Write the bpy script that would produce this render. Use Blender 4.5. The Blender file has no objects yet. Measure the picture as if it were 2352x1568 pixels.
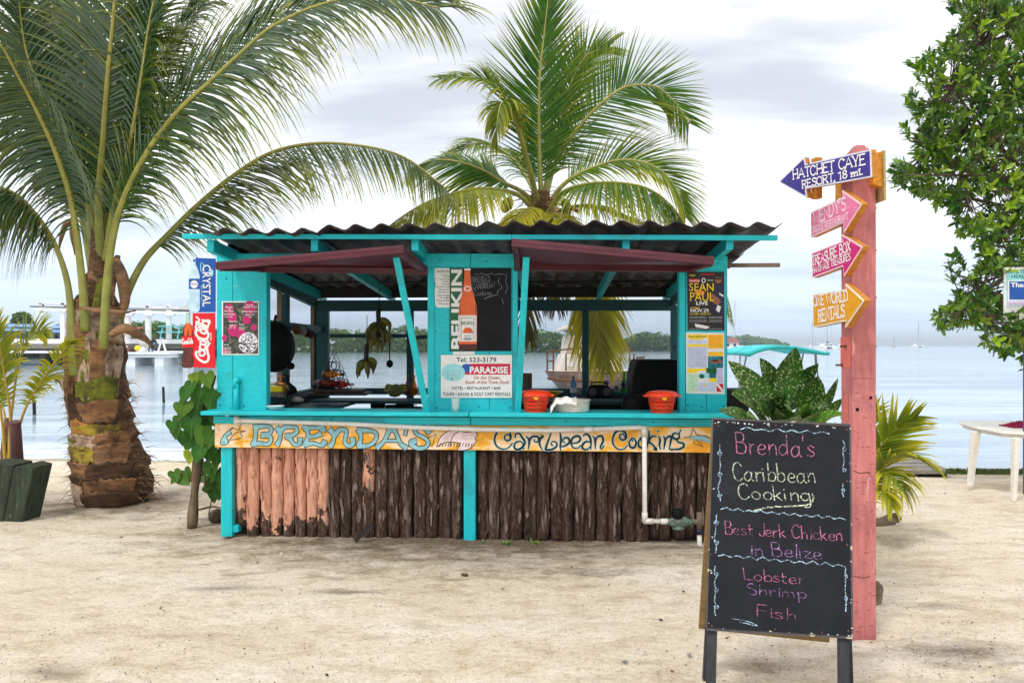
import bpy, math, random
import numpy as np
from mathutils import Vector, Matrix, noise
random.seed(11); np.random.seed(11)
R = math.radians
sc = bpy.context.scene
COL = sc.collection
V3 = Vector
Z = Vector((0, 0, 1))

# ---------------------------------------------------------------- camera
F, CX, HZ, EYE = 1829.33, 1176.0, 793.0, 1.6
cam = bpy.data.objects.new('camera', bpy.data.cameras.new('camera'))
COL.objects.link(cam); sc.camera = cam
cam.location = (0, 0, EYE); cam.rotation_euler = (R(90), 0, 0)
cam.data.lens = 28; cam.data.sensor_width = 36
cam.data.shift_y = 9 / 2352.0
cam.data.clip_end = 20000; cam.data.clip_start = .05

# ---------------------------------------------------------------- sky and sun
SUN_EL, SUN_AZ = R(58), R(215)          # azimuth from +Y clockwise: behind the camera, a little to the left
w = bpy.data.worlds.new('World'); sc.world = w; w.use_nodes = True
nt = w.node_tree; nt.nodes.clear()
def wn(t, **k):
    n = nt.nodes.new(t)
    for a, b in k.items(): setattr(n, a, b)
    return n
out = wn('ShaderNodeOutputWorld'); bg = wn('ShaderNodeBackground'); bg.inputs[1].default_value = .1
sky = wn('ShaderNodeTexSky', sky_type='NISHITA', sun_disc=False)
sky.sun_elevation = SUN_EL; sky.sun_rotation = SUN_AZ; sky.dust_density = 2.0
tc = wn('ShaderNodeTexCoord')
sep = wn('ShaderNodeSeparateXYZ'); nt.links.new(tc.outputs['Generated'], sep.inputs[0])
def wmath(op, a, b=None, c=False):
    n = wn('ShaderNodeMath', operation=op); n.use_clamp = c
    for i, x in enumerate((a, b)):
        if x is None: continue
        if isinstance(x, (int, float)): n.inputs[i].default_value = x
        else: nt.links.new(x, n.inputs[i])
    return n.outputs[0]
az_ = wmath('ABSOLUTE', sep.outputs[2])
den = wmath('ADD', az_, .16)
cx_ = wmath('DIVIDE', sep.outputs[0], den); cy_ = wmath('DIVIDE', sep.outputs[1], den)
cmb = wn('ShaderNodeCombineXYZ'); nt.links.new(cx_, cmb.inputs[0]); nt.links.new(cy_, cmb.inputs[1])
def wnoise(scale, detail, rough, off, sx=1, sy=1, dist=0):
    mp = wn('ShaderNodeMapping'); mp.inputs['Location'].default_value = off; mp.inputs['Scale'].default_value = (sx, sy, 1)
    nt.links.new(cmb.outputs[0], mp.inputs[0])
    n = wn('ShaderNodeTexNoise'); n.inputs['Scale'].default_value = scale; n.inputs['Detail'].default_value = detail
    n.inputs['Roughness'].default_value = rough; n.inputs['Distortion'].default_value = dist
    nt.links.new(mp.outputs[0], n.inputs[0]); return n.outputs[0]
def wramp(x, stops):
    n = wn('ShaderNodeValToRGB'); e = n.color_ramp.elements
    while len(e) < len(stops): e.new(.5)
    for el, (p, c) in zip(e, stops): el.position = p; el.color = (*c, 1)
    nt.links.new(x, n.inputs[0]); return n.outputs[0]
def wmix(f, a, b, typ='MIX'):
    n = wn('ShaderNodeMix', data_type='RGBA', blend_type=typ)
    if isinstance(f, (int, float)): n.inputs[0].default_value = f
    else: nt.links.new(f, n.inputs[0])
    nt.links.new(a, n.inputs[6]) if not isinstance(a, tuple) else setattr(n.inputs[6], 'default_value', (*a, 1))
    nt.links.new(b, n.inputs[7]) if not isinstance(b, tuple) else setattr(n.inputs[7], 'default_value', (*b, 1))
    return n.outputs[2]
# cloud deck: white cloud with blue-grey undersides, bluer and darker towards the horizon
n1 = wnoise(.75, 7, .52, (3.1, 1.7, 0), .8, 1.5, .35)
n2 = wnoise(1.9, 6, .55, (7.3, 4.1, 2.0), .6, 1.7, .2)
mixn = wmath('ADD', wmath('MULTIPLY', n1, .68), wmath('MULTIPLY', n2, .32))
cloud = wramp(mixn, [(.36, (6.9, 7.1, 7.6)), (.43, (8.2, 8.4, 8.8)), (.485, (10.3, 10.4, 10.5)), (.545, (12.6, 12.5, 12.5))])
low = wramp(az_, [(0.0, (5.6, 7.7, 10.6)), (.05, (6.2, 7.9, 10.4)), (.16, (7.6, 8.7, 10.4)), (.5, (11.6, 11.6, 11.6))])
lowf = wramp(az_, [(0.0, (.85,)*3), (.12, (.72,)*3), (.26, (.12,)*3), (.5, (0,)*3)])
cl2 = wmix(lowf, cloud, low)
gap = wramp(mixn, [(.34, (.75,)*3), (.44, (.96,)*3), (.5, (1,)*3)])
final = wmix(gap, sky.outputs[0], cl2)
nt.links.new(final, bg.inputs[0]); nt.links.new(bg.outputs[0], out.inputs[0])

sun = bpy.data.objects.new('sun', bpy.data.lights.new('sun', 'SUN')); COL.objects.link(sun)
sun.data.energy = 1.5; sun.data.angle = R(10); sun.data.color = (1, .96, .9)
sd = Vector((math.sin(SUN_AZ) * math.cos(SUN_EL), math.cos(SUN_AZ) * math.cos(SUN_EL), math.sin(SUN_EL)))
sun.rotation_euler = sd.to_track_quat('Z', 'Y').to_euler(); sun.location = (0, 0, 30)
sc.view_settings.view_transform = 'Standard'; sc.view_settings.look = 'None'
sc.view_settings.gamma = 1; sc.view_settings.use_curve_mapping = False
sc.view_settings.exposure = 0.34
sc.render.engine = 'CYCLES'
sc.cycles.max_bounces = 8; sc.cycles.transparent_max_bounces = 24; sc.cycles.use_denoising = True

# ---------------------------------------------------------------- geometry from distances
def P(px, py, y):                      # point at distance y along the view axis
    return V3(((px - CX) * y / F, y, EYE - (py - HZ) * y / F))
def G(px, py, z=0.0):                  # point on level z
    return P(px, py, (EYE - z) * F / (py - HZ))
class Plane:
    def __init__(s, p, n): s.p = V3(p); s.n = V3(n).normalized()
    def at(s, px, py, e=0.0):
        d = V3(((px - CX) / F, 1, -(py - HZ) / F)); o = V3((0, 0, EYE))
        t = (s.p - o).dot(s.n) / d.dot(s.n)
        return o + d * t + s.n * e
TH = .04                                # the kiosk stands turned by a touch over two degrees
KO = V3((0, 6.58, 0)); EU = V3((math.cos(TH), -math.sin(TH), 0)); EV = V3((math.sin(TH), math.cos(TH), 0))
def K(u, v, z): return KO + EU * u + EV * v + Z * z
def KPl(v): return Plane(KO + EV * v, -EV)
def KP(px, py, v): return KPl(v).at(px, py)

def S(r, g, b, k=1.0):
    def f(c):
        c /= 255.0
        return (c / 12.92 if c <= .04045 else ((c + .055) / 1.055) ** 2.4) * k
    return (f(r), f(g), f(b))

# ---------------------------------------------------------------- materials
def new_mat(name):
    m = bpy.data.materials.new(name); m.use_nodes = True
    t = m.node_tree; t.nodes.clear(); return m, t
def NN(t, typ, **k):
    n = t.nodes.new(typ)
    for a, b in k.items(): setattr(n, a, b)
    return n
def setin(t, sock, x):
    if x is None: return
    if isinstance(x, (int, float)): sock.default_value = x
    elif isinstance(x, tuple): sock.default_value = (*x, 1) if len(x) == 3 and sock.type == 'RGBA' else x
    else: t.links.new(x, sock)
def mixc(t, f, a, b, typ='MIX'):
    n = NN(t, 'ShaderNodeMix', data_type='RGBA', blend_type=typ)
    setin(t, n.inputs[0], f); setin(t, n.inputs[6], a); setin(t, n.inputs[7], b); return n.outputs[2]
def mth(t, op, a, b=None, c=False):
    n = NN(t, 'ShaderNodeMath', operation=op); n.use_clamp = c
    setin(t, n.inputs[0], a); setin(t, n.inputs[1], b); return n.outputs[0]
def coords(t, space='Object', scale=(1, 1, 1), rot=(0, 0, 0), jitter=False):
    mp = NN(t, 'ShaderNodeMapping'); mp.inputs['Scale'].default_value = scale; mp.inputs['Rotation'].default_value = rot
    if space == 'World': t.links.new(NN(t, 'ShaderNodeNewGeometry').outputs['Position'], mp.inputs[0])
    else: t.links.new(NN(t, 'ShaderNodeTexCoord').outputs[space], mp.inputs[0])
    if jitter:
        oi = NN(t, 'ShaderNodeObjectInfo'); va = NN(t, 'ShaderNodeVectorMath', operation='ADD')
        sc_ = NN(t, 'ShaderNodeVectorMath', operation='SCALE'); sc_.inputs[3].default_value = 37.0
        cb = NN(t, 'ShaderNodeCombineXYZ')
        for i in range(3): t.links.new(oi.outputs['Random'], cb.inputs[i])
        t.links.new(cb.outputs[0], sc_.inputs[0]); t.links.new(mp.outputs[0], va.inputs[0]); t.links.new(sc_.outputs[0], va.inputs[1])
        return va.outputs[0]
    return mp.outputs[0]
def nz(t, vec, scale, detail=5, rough=.55, dist=0):
    n = NN(t, 'ShaderNodeTexNoise'); n.inputs['Scale'].default_value = scale; n.inputs['Detail'].default_value = detail
    n.inputs['Roughness'].default_value = rough; n.inputs['Distortion'].default_value = dist
    t.links.new(vec, n.inputs[0]); return n.outputs[0]
def ramp(t, x, stops, interp='LINEAR'):
    n = NN(t, 'ShaderNodeValToRGB'); n.color_ramp.interpolation = interp; e = n.color_ramp.elements
    while len(e) < len(stops): e.new(.5)
    for el, (p, c) in zip(e, stops):
        el.position = p; el.color = (*c, 1) if isinstance(c, tuple) else (c, c, c, 1)
    t.links.new(x, n.inputs[0]); return n.outputs[0]
def finish(m, t, colr, rough=.6, bump=None, bstr=.3, bdist=.01, metal=0, spec=.5, trans=0, alpha=None, emis=None):
    b = NN(t, 'ShaderNodeBsdfPrincipled'); o = NN(t, 'ShaderNodeOutputMaterial')
    setin(t, b.inputs['Base Color'], colr); setin(t, b.inputs['Roughness'], rough); b.inputs['Metallic'].default_value = metal
    b.inputs['Specular IOR Level'].default_value = spec
    if bump is not None:
        bn = NN(t, 'ShaderNodeBump'); bn.inputs['Strength'].default_value = bstr; bn.inputs['Distance'].default_value = bdist
        t.links.new(bump, bn.inputs['Height']); t.links.new(bn.outputs[0], b.inputs['Normal'])
    if alpha is not None: setin(t, b.inputs['Alpha'], alpha)
    if trans:
        tr = NN(t, 'ShaderNodeBsdfTranslucent'); setin(t, tr.inputs[0], colr)
        mx = NN(t, 'ShaderNodeMixShader'); mx.inputs[0].default_value = trans
        t.links.new(b.outputs[0], mx.inputs[1]); t.links.new(tr.outputs[0], mx.inputs[2]); t.links.new(mx.outputs[0], o.inputs[0])
    else: t.links.new(b.outputs[0], o.inputs[0])
    return m
def rough_mat(name, c1, c2, scale=6, stretch=(1, 1, 1), rough=.6, bump=.3, bdist=.004, wear=None, wamt=.6, wscale=9, wsoft=.04,
              metal=0, spec=.4, rot=(0, 0, 0), fine=60, dirt=None, damt=.6, jitter=False, space='Object'):
    """two-tone noise colour, optional worn patches (wear) and stains (dirt), fine relief"""
    m, t = new_mat(name)
    v = coords(t, space, stretch, rot, jitter); vi = coords(t, space, (1, 1, 1), (0, 0, 0), jitter)
    a = nz(t, v, scale, 6, .6); c = ramp(t, a, [(.3, c1), (.7, c2)])
    f = nz(t, v, fine, 3, .6)
    c = mixc(t, .25, c, ramp(t, f, [(.3, tuple(x * .6 for x in c1)), (.7, tuple(min(1, x * 1.25) for x in c2))]))
    if dirt:
        d = nz(t, vi, wscale * .45, 6, .65); c = mixc(t, ramp(t, d, [(damt - .08, 0.0), (damt + .12, .8)]), c, dirt)
    if wear:
        wv = nz(t, v, wscale, 8, .7); c = mixc(t, ramp(t, wv, [(wamt, 0.0), (wamt + wsoft, 1.0)]), c, wear)
    h = mth(t, 'ADD', mth(t, 'MULTIPLY', f, .6), a)
    return finish(m, t, c, rough, h, bump, bdist, metal, spec)
def flat(name, c, rough=.5, spec=.4, metal=0, var=.06, scale=25):
    m, t = new_mat(name); v = coords(t, 'Object'); a = nz(t, v, scale, 4)
    c2 = ramp(t, a, [(.3, tuple(x * (1 - var * 2) for x in c)), (.7, tuple(min(1, x * (1 + var)) for x in c))])
    return finish(m, t, c2, rough, a, .08, .002, metal, spec)
def leaf_mat(name, green, yellow, dead=None, trans=.28, rough=.38, gloss=.5):
    m, t = new_mat(name)
    at = NN(t, 'ShaderNodeAttribute', attribute_name='tint')
    v = coords(t, 'Object', (1, 1, 1)); a = nz(t, v, 9, 3)
    g = ramp(t, a, [(.3, tuple(x * .72 for x in green)), (.7, tuple(x * 1.25 for x in green))])
    c = mixc(t, mth(t, 'MULTIPLY', at.outputs['Fac'], 1.0, True), g, yellow)
    if dead: c = mixc(t, mth(t, 'MULTIPLY', mth(t, 'SUBTRACT', at.outputs['Fac'], 1.0), 1.0, True), c, dead)
    return finish(m, t, c, rough, a, .1, .002, 0, gloss, trans)
def glass(name, c, alpha=.55, rough=.05):
    m, t = new_mat(name)
    b = NN(t, 'ShaderNodeBsdfPrincipled'); b.inputs['Base Color'].default_value = (*c, 1); b.inputs['Roughness'].default_value = rough
    tr = NN(t, 'ShaderNodeBsdfTransparent'); tr.inputs[0].default_value = (*[min(1, x * 1.6 + .1) for x in c], 1)
    mx = NN(t, 'ShaderNodeMixShader'); mx.inputs[0].default_value = alpha; o = NN(t, 'ShaderNodeOutputMaterial')
    t.links.new(tr.outputs[0], mx.inputs[1]); t.links.new(b.outputs[0], mx.inputs[2]); t.links.new(mx.outputs[0], o.inputs[0])
    return m

# ---------------------------------------------------------------- mesh building
WL = {}
class MB:
    def __init__(s): s.v = []; s.f = []; s.m = []; s.mats = []; s.t = []
    def mi(s, mat):
        if mat not in s.mats: s.mats.append(mat)
        return s.mats.index(mat)
    def add(s, vs, fs, mat, tint=0.0):
        b = len(s.v); k = s.mi(mat); s.v.extend(tuple(x) for x in vs)
        s.t.extend(tint if isinstance(tint, (list, tuple)) else [tint] * len(vs))
        for f in fs: s.f.append(tuple(i + b for i in f)); s.m.append(k)
    def box(s, c, size, mat, rot=None):
        c = V3(c); h = [x / 2 for x in size]; vs = []
        for z in (-1, 1):
            for x, y in ((-1, -1), (1, -1), (1, 1), (-1, 1)):
                q = V3((x * h[0], y * h[1], z * h[2]))
                if rot is not None: q = rot @ q
                vs.append(c + q)
        s.add(vs, [(0, 3, 2, 1), (4, 5, 6, 7), (0, 1, 5, 4), (1, 2, 6, 5), (2, 3, 7, 6), (3, 0, 4, 7)], mat)
    def prism(s, poly, ext, mat, back=True):
        n = len(poly); ext = V3(ext); vs = [V3(p) for p in poly] + [V3(p) + ext for p in poly]
        fs = [tuple(range(n))] + ([tuple(range(2 * n - 1, n - 1, -1))] if back else [])
        fs += [(i, (i + n), (i + 1) % n + n, (i + 1) % n) for i in range(n)]
        s.add(vs, fs, mat)
    def beam(s, p, q, w_, h_, mat, up=Z):
        p, q = V3(p), V3(q); d = (q - p).normalized(); a = d.cross(up)
        if a.length < 1e-4: a = d.cross(V3((0, 1, 0)))
        a.normalize(); b = a.cross(d).normalized(); a *= w_ / 2; b *= h_ / 2
        vs = [p - a - b, p + a - b, p + a + b, p - a + b, q - a - b, q + a - b, q + a + b, q - a + b]
        s.add(vs, [(0, 1, 2, 3), (7, 6, 5, 4), (0, 4, 5, 1), (1, 5, 6, 2), (2, 6, 7, 3), (3, 7, 4, 0)], mat)
    def tube(s, pts, rad, mat, n=8, caps=True, tint=0.0, squash=1.0):
        pts = [V3(p) for p in pts]; m = len(pts)
        if isinstance(rad, (int, float)): rad = [rad] * m
        vs = []; tn = []; up = None
        for i, p in enumerate(pts):
            d = (pts[min(i + 1, m - 1)] - pts[max(i - 1, 0)]).normalized()
            if up is None:
                up = d.cross(V3((0, 1, 0)) if abs(d.y) < .9 else V3((1, 0, 0))).normalized()
            a = (up - d * up.dot(d)).normalized(); up = a; b = d.cross(a)
            ti = tint[i] if isinstance(tint, (list, tuple)) else tint
            for k in range(n):
                an = 2 * math.pi * k / n
                vs.append(p + a * (math.cos(an) * rad[i]) + b * (math.sin(an) * rad[i] * squash)); tn.append(ti)
        fs = [(i * n + k, i * n + (k + 1) % n, (i + 1) * n + (k + 1) % n, (i + 1) * n + k) for i in range(m - 1) for k in range(n)]
        if caps: fs += [tuple(range(n - 1, -1, -1)), tuple((m - 1) * n + k for k in range(n))]
        s.add(vs, fs, mat, tn)
    def lathe(s, prof, o, mat, n=16, axis=Z, cap=False, wob=None):
        o = V3(o); ax = V3(axis).normalized(); a = ax.cross(V3((0, 1, 0)) if abs(ax.y) < .9 else V3((1, 0, 0))).normalized(); b = ax.cross(a)
        vs = []
        for i, (r, z) in enumerate(prof):
            for k in range(n):
                an = 2 * math.pi * k / n; rr = r * (wob(i, k) if wob else 1)
                vs.append(o + ax * z + a * (math.cos(an) * rr) + b * (math.sin(an) * rr))
        m = len(prof)
        fs = [(i * n + k, i * n + (k + 1) % n, (i + 1) * n + (k + 1) % n, (i + 1) * n + k) for i in range(m - 1) for k in range(n)]
        if cap: fs += [tuple(range(n - 1, -1, -1)), tuple((m - 1) * n + k for k in range(n))]
        s.add(vs, fs, mat)
    def blade(s, pts, wid, nrm, mat, fold=.25, tint=0.0):
        """a leaf: strip along pts, widths wid, V-folded about its midrib"""
        vs = []; tn = []; m = len(pts)
        for i, p in enumerate(pts):
            d = pts[min(i + 1, m - 1)] - pts[max(i - 1, 0)]
            sd_ = d.cross(nrm)
            if sd_.length < 1e-9: sd_ = V3((1, 0, 0))
            sd_.normalize(); nn = sd_.cross(d).normalized(); w2 = wid[i] / 2
            vs += [p - sd_ * w2 + nn * (w2 * fold), p, p + sd_ * w2 + nn * (w2 * fold)]
            ti = tint[i] if isinstance(tint, (list, tuple)) else tint
            tn += [ti] * 3
        fs = []
        for i in range(m - 1):
            a = i * 3; fs += [(a, a + 1, a + 4, a + 3), (a + 1, a + 2, a + 5, a + 4)]
        s.add(vs, fs, mat, tn)
    def build(s, name, parent=None, origin=None, smooth=False, bevel=0, data_only=False):
        if origin is None:
            origin = WL[parent.name] if parent is not None else V3((0, 0, 0))
        o0 = V3(origin); me = bpy.data.meshes.new(name)
        arr = np.array(s.v, dtype=np.float64) - np.array(o0)
        me.from_pydata(arr.tolist(), [], s.f)
        for m in s.mats: me.materials.append(m)
        me.polygons.foreach_set('material_index', s.m)
        if smooth: me.polygons.foreach_set('use_smooth', [True] * len(s.f))
        if any(s.t):
            at = me.attributes.new('tint', 'FLOAT', 'POINT'); at.data.foreach_set('value', s.t)
        me.update()
        if data_only: return me
        ob = bpy.data.objects.new(name, me); COL.objects.link(ob)
        place(ob, parent, o0)
        if bevel:
            b = ob.modifiers.new('bevel', 'BEVEL'); b.width = bevel; b.segments = 2; b.limit_method = 'ANGLE'
        return ob
def place(ob, parent, wloc):
    WL[ob.name] = V3(wloc)
    if parent is not None:
        ob.parent = parent; ob.location = V3(wloc) - WL[parent.name]
    else: ob.location = V3(wloc)
def tag(o, label=None, cat=None, group=None, kind=None):
    if label: o['label'] = label
    if cat: o['category'] = cat
    if group: o['group'] = group
    if kind: o['kind'] = kind
    return o
def thing(name, label, cat, loc=(0, 0, 0), group=None):
    o = bpy.data.objects.new(name, None); COL.objects.link(o); o.empty_display_size = .1
    place(o, None, loc); return tag(o, label, cat, group)
def clone(root, loc, rotz=0, label=None, scale=None):
    r = root.copy(); COL.objects.link(r); r.location = loc; r.rotation_euler = (0, 0, rotz); WL[r.name] = V3(loc)
    if scale: r.scale = (scale,) * 3
    if label: r['label'] = label
    for ch in list(root.children):
        c = ch.copy(); COL.objects.link(c); c.parent = r
        for g in ch.children:
            d = g.copy(); COL.objects.link(d); d.parent = c
    return r
def catmull(pts, n):
    pts = [V3(p) for p in pts]; q = [pts[0] * 2 - pts[1]] + pts + [pts[-1] * 2 - pts[-2]]; out = []
    m = len(pts) - 1
    for i in range(n):
        x = i / (n - 1) * m; k = min(int(x), m - 1); f = x - k
        a, b, c, d = q[k:k + 4]
        out.append(.5 * ((2 * b) + (c - a) * f + (2 * a - 5 * b + 4 * c - d) * f * f + (3 * b - a - 3 * c + d) * f ** 3))
    return out
def rnd(a, b): return random.uniform(a, b)

# ---------------------------------------------------------------- lettering
GL = {}
def gl(ch, adv, *st): GL[ch] = (adv, [(s[0] == '~', [tuple(float(q) for q in p.split(',')) for p in s.lstrip('~').split()]) for s in st])
gl('A', 66, '0,0 30,100 62,0', '13,34 50,34'); gl('B', 62, '6,0 6,100', '~6,100 38,98 46,78 36,56 6,53', '~6,53 44,50 54,26 42,2 6,0')
gl('C', 62, '~54,82 38,100 14,88 4,50 14,10 36,0 56,18'); gl('D', 64, '6,0 6,100', '~6,100 38,94 56,52 40,6 6,0')
gl('E', 56, '6,0 6,100', '6,100 50,100', '6,52 40,52', '6,0 50,0'); gl('F', 54, '6,0 6,100', '6,100 50,100', '6,52 40,52')
gl('G', 66, '~54,82 38,100 14,88 4,50 14,10 38,0 56,16 56,44', '38,44 58,44'); gl('H', 66, '6,0 6,100', '56,0 56,100', '6,52 56,52')
gl('I', 22, '10,0 10,100'); gl('J', 46, '~38,100 38,24 28,2 10,4 4,22'); gl('K', 62, '6,0 6,100', '54,100 6,44', '22,60 56,0')
gl('L', 52, '6,100 6,0 48,0'); gl('M', 80, '6,0 10,100 38,26 66,100 72,0'); gl('N', 68, '6,0 6,100 58,0 58,100')
gl('O', 70, '~32,100 8,80 4,50 10,16 34,0 58,16 64,50 56,84 32,100'); gl('P', 58, '6,0 6,100', '~6,100 40,98 52,74 40,48 6,46')
gl('R', 62, '6,0 6,100', '~6,100 40,98 50,76 38,54 6,50', '24,50 56,0'); gl('S', 56, '~48,84 32,100 10,90 10,66 30,52 48,36 46,10 26,0 6,14')
gl('T', 58, '28,0 28,100', '2,100 56,100'); gl('U', 66, '~6,100 6,30 18,2 42,2 56,30 56,100'); gl('V', 62, '2,100 30,0 58,100')
gl('W', 88, '2,100 20,0 42,80 62,0 84,100'); gl('X', 60, '4,100 54,0', '54,100 4,0'); gl('Y', 60, '2,100 28,48 54,100', '28,48 28,0')
gl('Z', 58, '6,100 52,100 6,0 54,0'); gl('1', 34, '4,82 18,100 18,0'); gl('8', 56, '~28,52 8,72 28,100 48,74 28,52 4,26 28,0 52,26 28,52')
gl(' ', 34); gl("'", 20, '10,104 6,76'); gl(',', 20, '10,8 4,-16'); gl('.', 20, '8,0 10,6'); gl('-', 36, '4,44 30,44')
gl('a', 56, '~42,42 24,50 6,30 8,6 26,0 42,18', '~44,50 43,12 54,0'); gl('b', 54, '8,98 8,2', '~8,30 26,50 46,34 42,6 22,0 8,8')
gl('c', 48, '~42,42 26,50 8,34 8,10 26,0 44,8'); gl('d', 56, '~42,40 24,50 6,30 8,6 26,0 42,18', '45,98 45,2')
gl('e', 50, '~8,24 38,28 38,44 22,50 8,36 6,14 22,0 44,8'); gl('f', 34, '~34,92 22,98 14,84 13,0', '2,50 30,50')
gl('g', 54, '~42,42 24,50 6,32 10,8 28,4 42,20', '~45,50 44,-20 30,-40 6,-32'); gl('h', 54, '8,98 8,0', '~8,28 26,50 40,38 42,0')
gl('i', 24, '12,50 12,0', '11,66 13,70'); gl('k', 50, '8,98 8,0', '40,50 8,20', '18,28 44,0'); gl('l', 22, '10,98 10,0')
gl('m', 76, '8,50 8,0', '~8,30 22,50 34,38 35,0', '~35,30 50,50 62,38 64,0'); gl('n', 54, '8,50 8,0', '~8,28 26,50 40,38 42,0')
gl('o', 52, '~26,50 8,36 8,12 26,0 42,12 44,36 26,50'); gl('p', 54, '8,50 8,-40', '~8,30 26,50 46,34 42,6 22,0 8,10')
gl('r', 40, '8,50 8,0', '~8,24 20,46 36,48'); gl('s', 44, '~38,42 22,50 8,40 22,26 38,14 26,0 4,6'); gl('t', 38, '14,84 14,4 30,0', '2,52 34,52')
gl('u', 54, '~8,50 8,12 22,0 40,16 42,50', '43,50 44,0'); gl('z', 46, '6,48 38,48 6,2 42,2'); gl('y', 50, '~6,50 10,22 24,8 40,22', '~43,50 38,-10 20,-38')
def strokes(text, jit=0.0, seed=1):
    rg = random.Random(seed); x = 0; out = []
    for ch in text:
        adv, st = GL.get(ch, GL.get(ch.upper(), GL[' ']))
        dx, dy = rg.uniform(-1, 1) * jit, rg.uniform(-1, 1) * jit; sk = rg.uniform(-1, 1) * jit * .02
        for sm, pts in st:
            q = [((x + px + dx + sk * py) / 100, (py + dy) / 100) for px, py in pts]
            if sm: q = [(a.x, a.y) for a in catmull([V3((a, b, 0)) for a, b in q], max(8, len(q) * 3))]
            out.append(q)
        x += adv + rg.uniform(-.5, 1) * jit
    return out, x / 100
def ribbon(mb, pts, wid, n, mat, eps=0.0):
    """flat stroke on a surface; wid a number or a function of 0..1"""
    pts = [V3(p) + n * eps for p in pts]; m = len(pts)
    if m < 2: return
    L = [0]
    for i in range(1, m): L.append(L[-1] + (pts[i] - pts[i - 1]).length)
    tot = max(L[-1], 1e-6); wf = wid if callable(wid) else (lambda t: wid)
    vs = []
    for i, p in enumerate(pts):
        d = pts[min(i + 1, m - 1)] - pts[max(i - 1, 0)]
        if d.length < 1e-9: d = V3((1, 0, 0))
        sd_ = d.normalized().cross(n); h = wf(L[i] / tot) / 2
        pp = p
        if i == 0: pp = p - d.normalized() * h * .6
        if i == m - 1: pp = p + d.normalized() * h * .6
        vs += [pp - sd_ * h, pp + sd_ * h]
    fs = [(2 * i, 2 * i + 1, 2 * i + 3, 2 * i + 2) for i in range(m - 1)]
    mb.add(vs, fs, mat)
def write(mb, pl, p0, p1, ptop, text, wid, mat, eps=.0015, jit=0, seed=1, serif=0, sub=1):
    """stroke lettering on plane pl: baseline p0->p1 (picture positions), cap height up to ptop; wid in metres"""
    O = pl.at(*p0); U = pl.at(*p1) - O; Vv = pl.at(*ptop) - O
    st, wdt = strokes(text, jit, seed); U /= wdt
    for k, q in enumerate(st):
        pts = [O + U * a + Vv * b for a, b in q]
        if len(q) == 2 and jit:
            a, b = pts; pts = [a.lerp(b, i / 5) + U.normalized() * random.uniform(-1, 1) * wid * .3 for i in range(6)]
        ribbon(mb, pts, wid, pl.n, mat, eps + .00012 * (k % 9))
        if serif:
            for e, f in ((0, 1), (-1, -2)):
                d = pts[e] - pts[f]
                if abs(d.dot(Vv.normalized())) > .5 * d.length:
                    c = pts[e]; h = U.normalized() * serif
                    ribbon(mb, [c - h, c + h], wid * .75, pl.n, mat, eps + .0012 + .0001 * (k % 5))
_tc = {}
def text2d(s_, bold=.0, shear=0.0):
    key = (s_, bold, shear)
    if key in _tc: return _tc[key]
    cu = bpy.data.curves.new('t', 'FONT'); cu.body = s_; cu.offset = bold; cu.shear = shear; cu.resolution_u = 3
    ob = bpy.data.objects.new('t', cu); me = bpy.data.meshes.new_from_object(ob)
    vs = [(v.co.x, v.co.y) for v in me.vertices]; fs = [tuple(p.vertices) for p in me.polygons]
    bpy.data.objects.remove(ob); bpy.data.curves.remove(cu); bpy.data.meshes.remove(me)
    xs = [a for a, b in vs] or [0, 1]; x0, x1 = min(xs), max(xs)
    r = ([((a - x0) / max(1e-6, (x1 - x0)), b / .7) for a, b in vs], fs); _tc[key] = r; return r
def printt(mb, pl, p0, p1, ptop, text, mat, eps=.0015, bold=.01, shear=0.0):
    """printed lettering (plain face) spanning p0->p1, cap height to ptop"""
    vs, fs = text2d(text, bold, shear); O = pl.at(*p0); U = pl.at(*p1) - O; Vv = pl.at(*ptop) - O
    mb.add([O + U * a + Vv * b + pl.n * eps for a, b in vs], fs, mat)
def poly(mb, pl, pts, mat, eps=.001): mb.add([pl.at(x, y, eps) for x, y in pts], [tuple(range(len(pts)))], mat)
def rect(mb, pl, x0, y0, x1, y1, mat, eps=.001): poly(mb, pl, [(x0, y0), (x1, y0), (x1, y1), (x0, y1)], mat, eps)
def disc(mb, pl, x, y, rx, ry, mat, eps=.001, n=24):
    poly(mb, pl, [(x + rx * math.cos(6.2832 * i / n), y + ry * math.sin(6.2832 * i / n)) for i in range(n)], mat, eps)
def line(mb, pl, pts, wid, mat, eps=.0015, smooth=True):
    q = [pl.at(x, y) for x, y in pts]
    if smooth and len(q) > 2: q = catmull(q, len(q) * 4)
    ribbon(mb, q, wid, pl.n, mat, eps)

# ================================================================ materials in use
TEAL = rough_mat('teal_paint', (.003, .43, .49), (.008, .60, .66), 3, (1, 1, 1), .5, .35, .003, wear=(.13, .40, .42), wamt=.66, wscale=14, dirt=(.03, .22, .24), damt=.66, jitter=True)
TEALV = rough_mat('teal_paint_upright', (.003, .43, .49), (.008, .60, .66), 5, (9, 9, 1), .5, .5, .003, wear=(.24, .48, .48), wamt=.655, wscale=3, dirt=(.02, .15, .17), damt=.60, jitter=True)
TEALH = rough_mat('teal_paint_lengthwise', (.003, .43, .49), (.008, .60, .66), 5, (1, 9, 9), .5, .5, .003, wear=(.26, .50, .50), wamt=.655, wscale=3, dirt=(.02, .15, .17), damt=.60, jitter=True)
TEALD = rough_mat('teal_sawn_panel', (.003, .43, .49), (.009, .60, .66), 7, (1.2, 1, 9), .5, .55, .004, wear=(.20, .47, .48), wamt=.645, wscale=4, dirt=(.02, .22, .25), damt=.64, rot=(0, R(38), 0), jitter=True)
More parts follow.
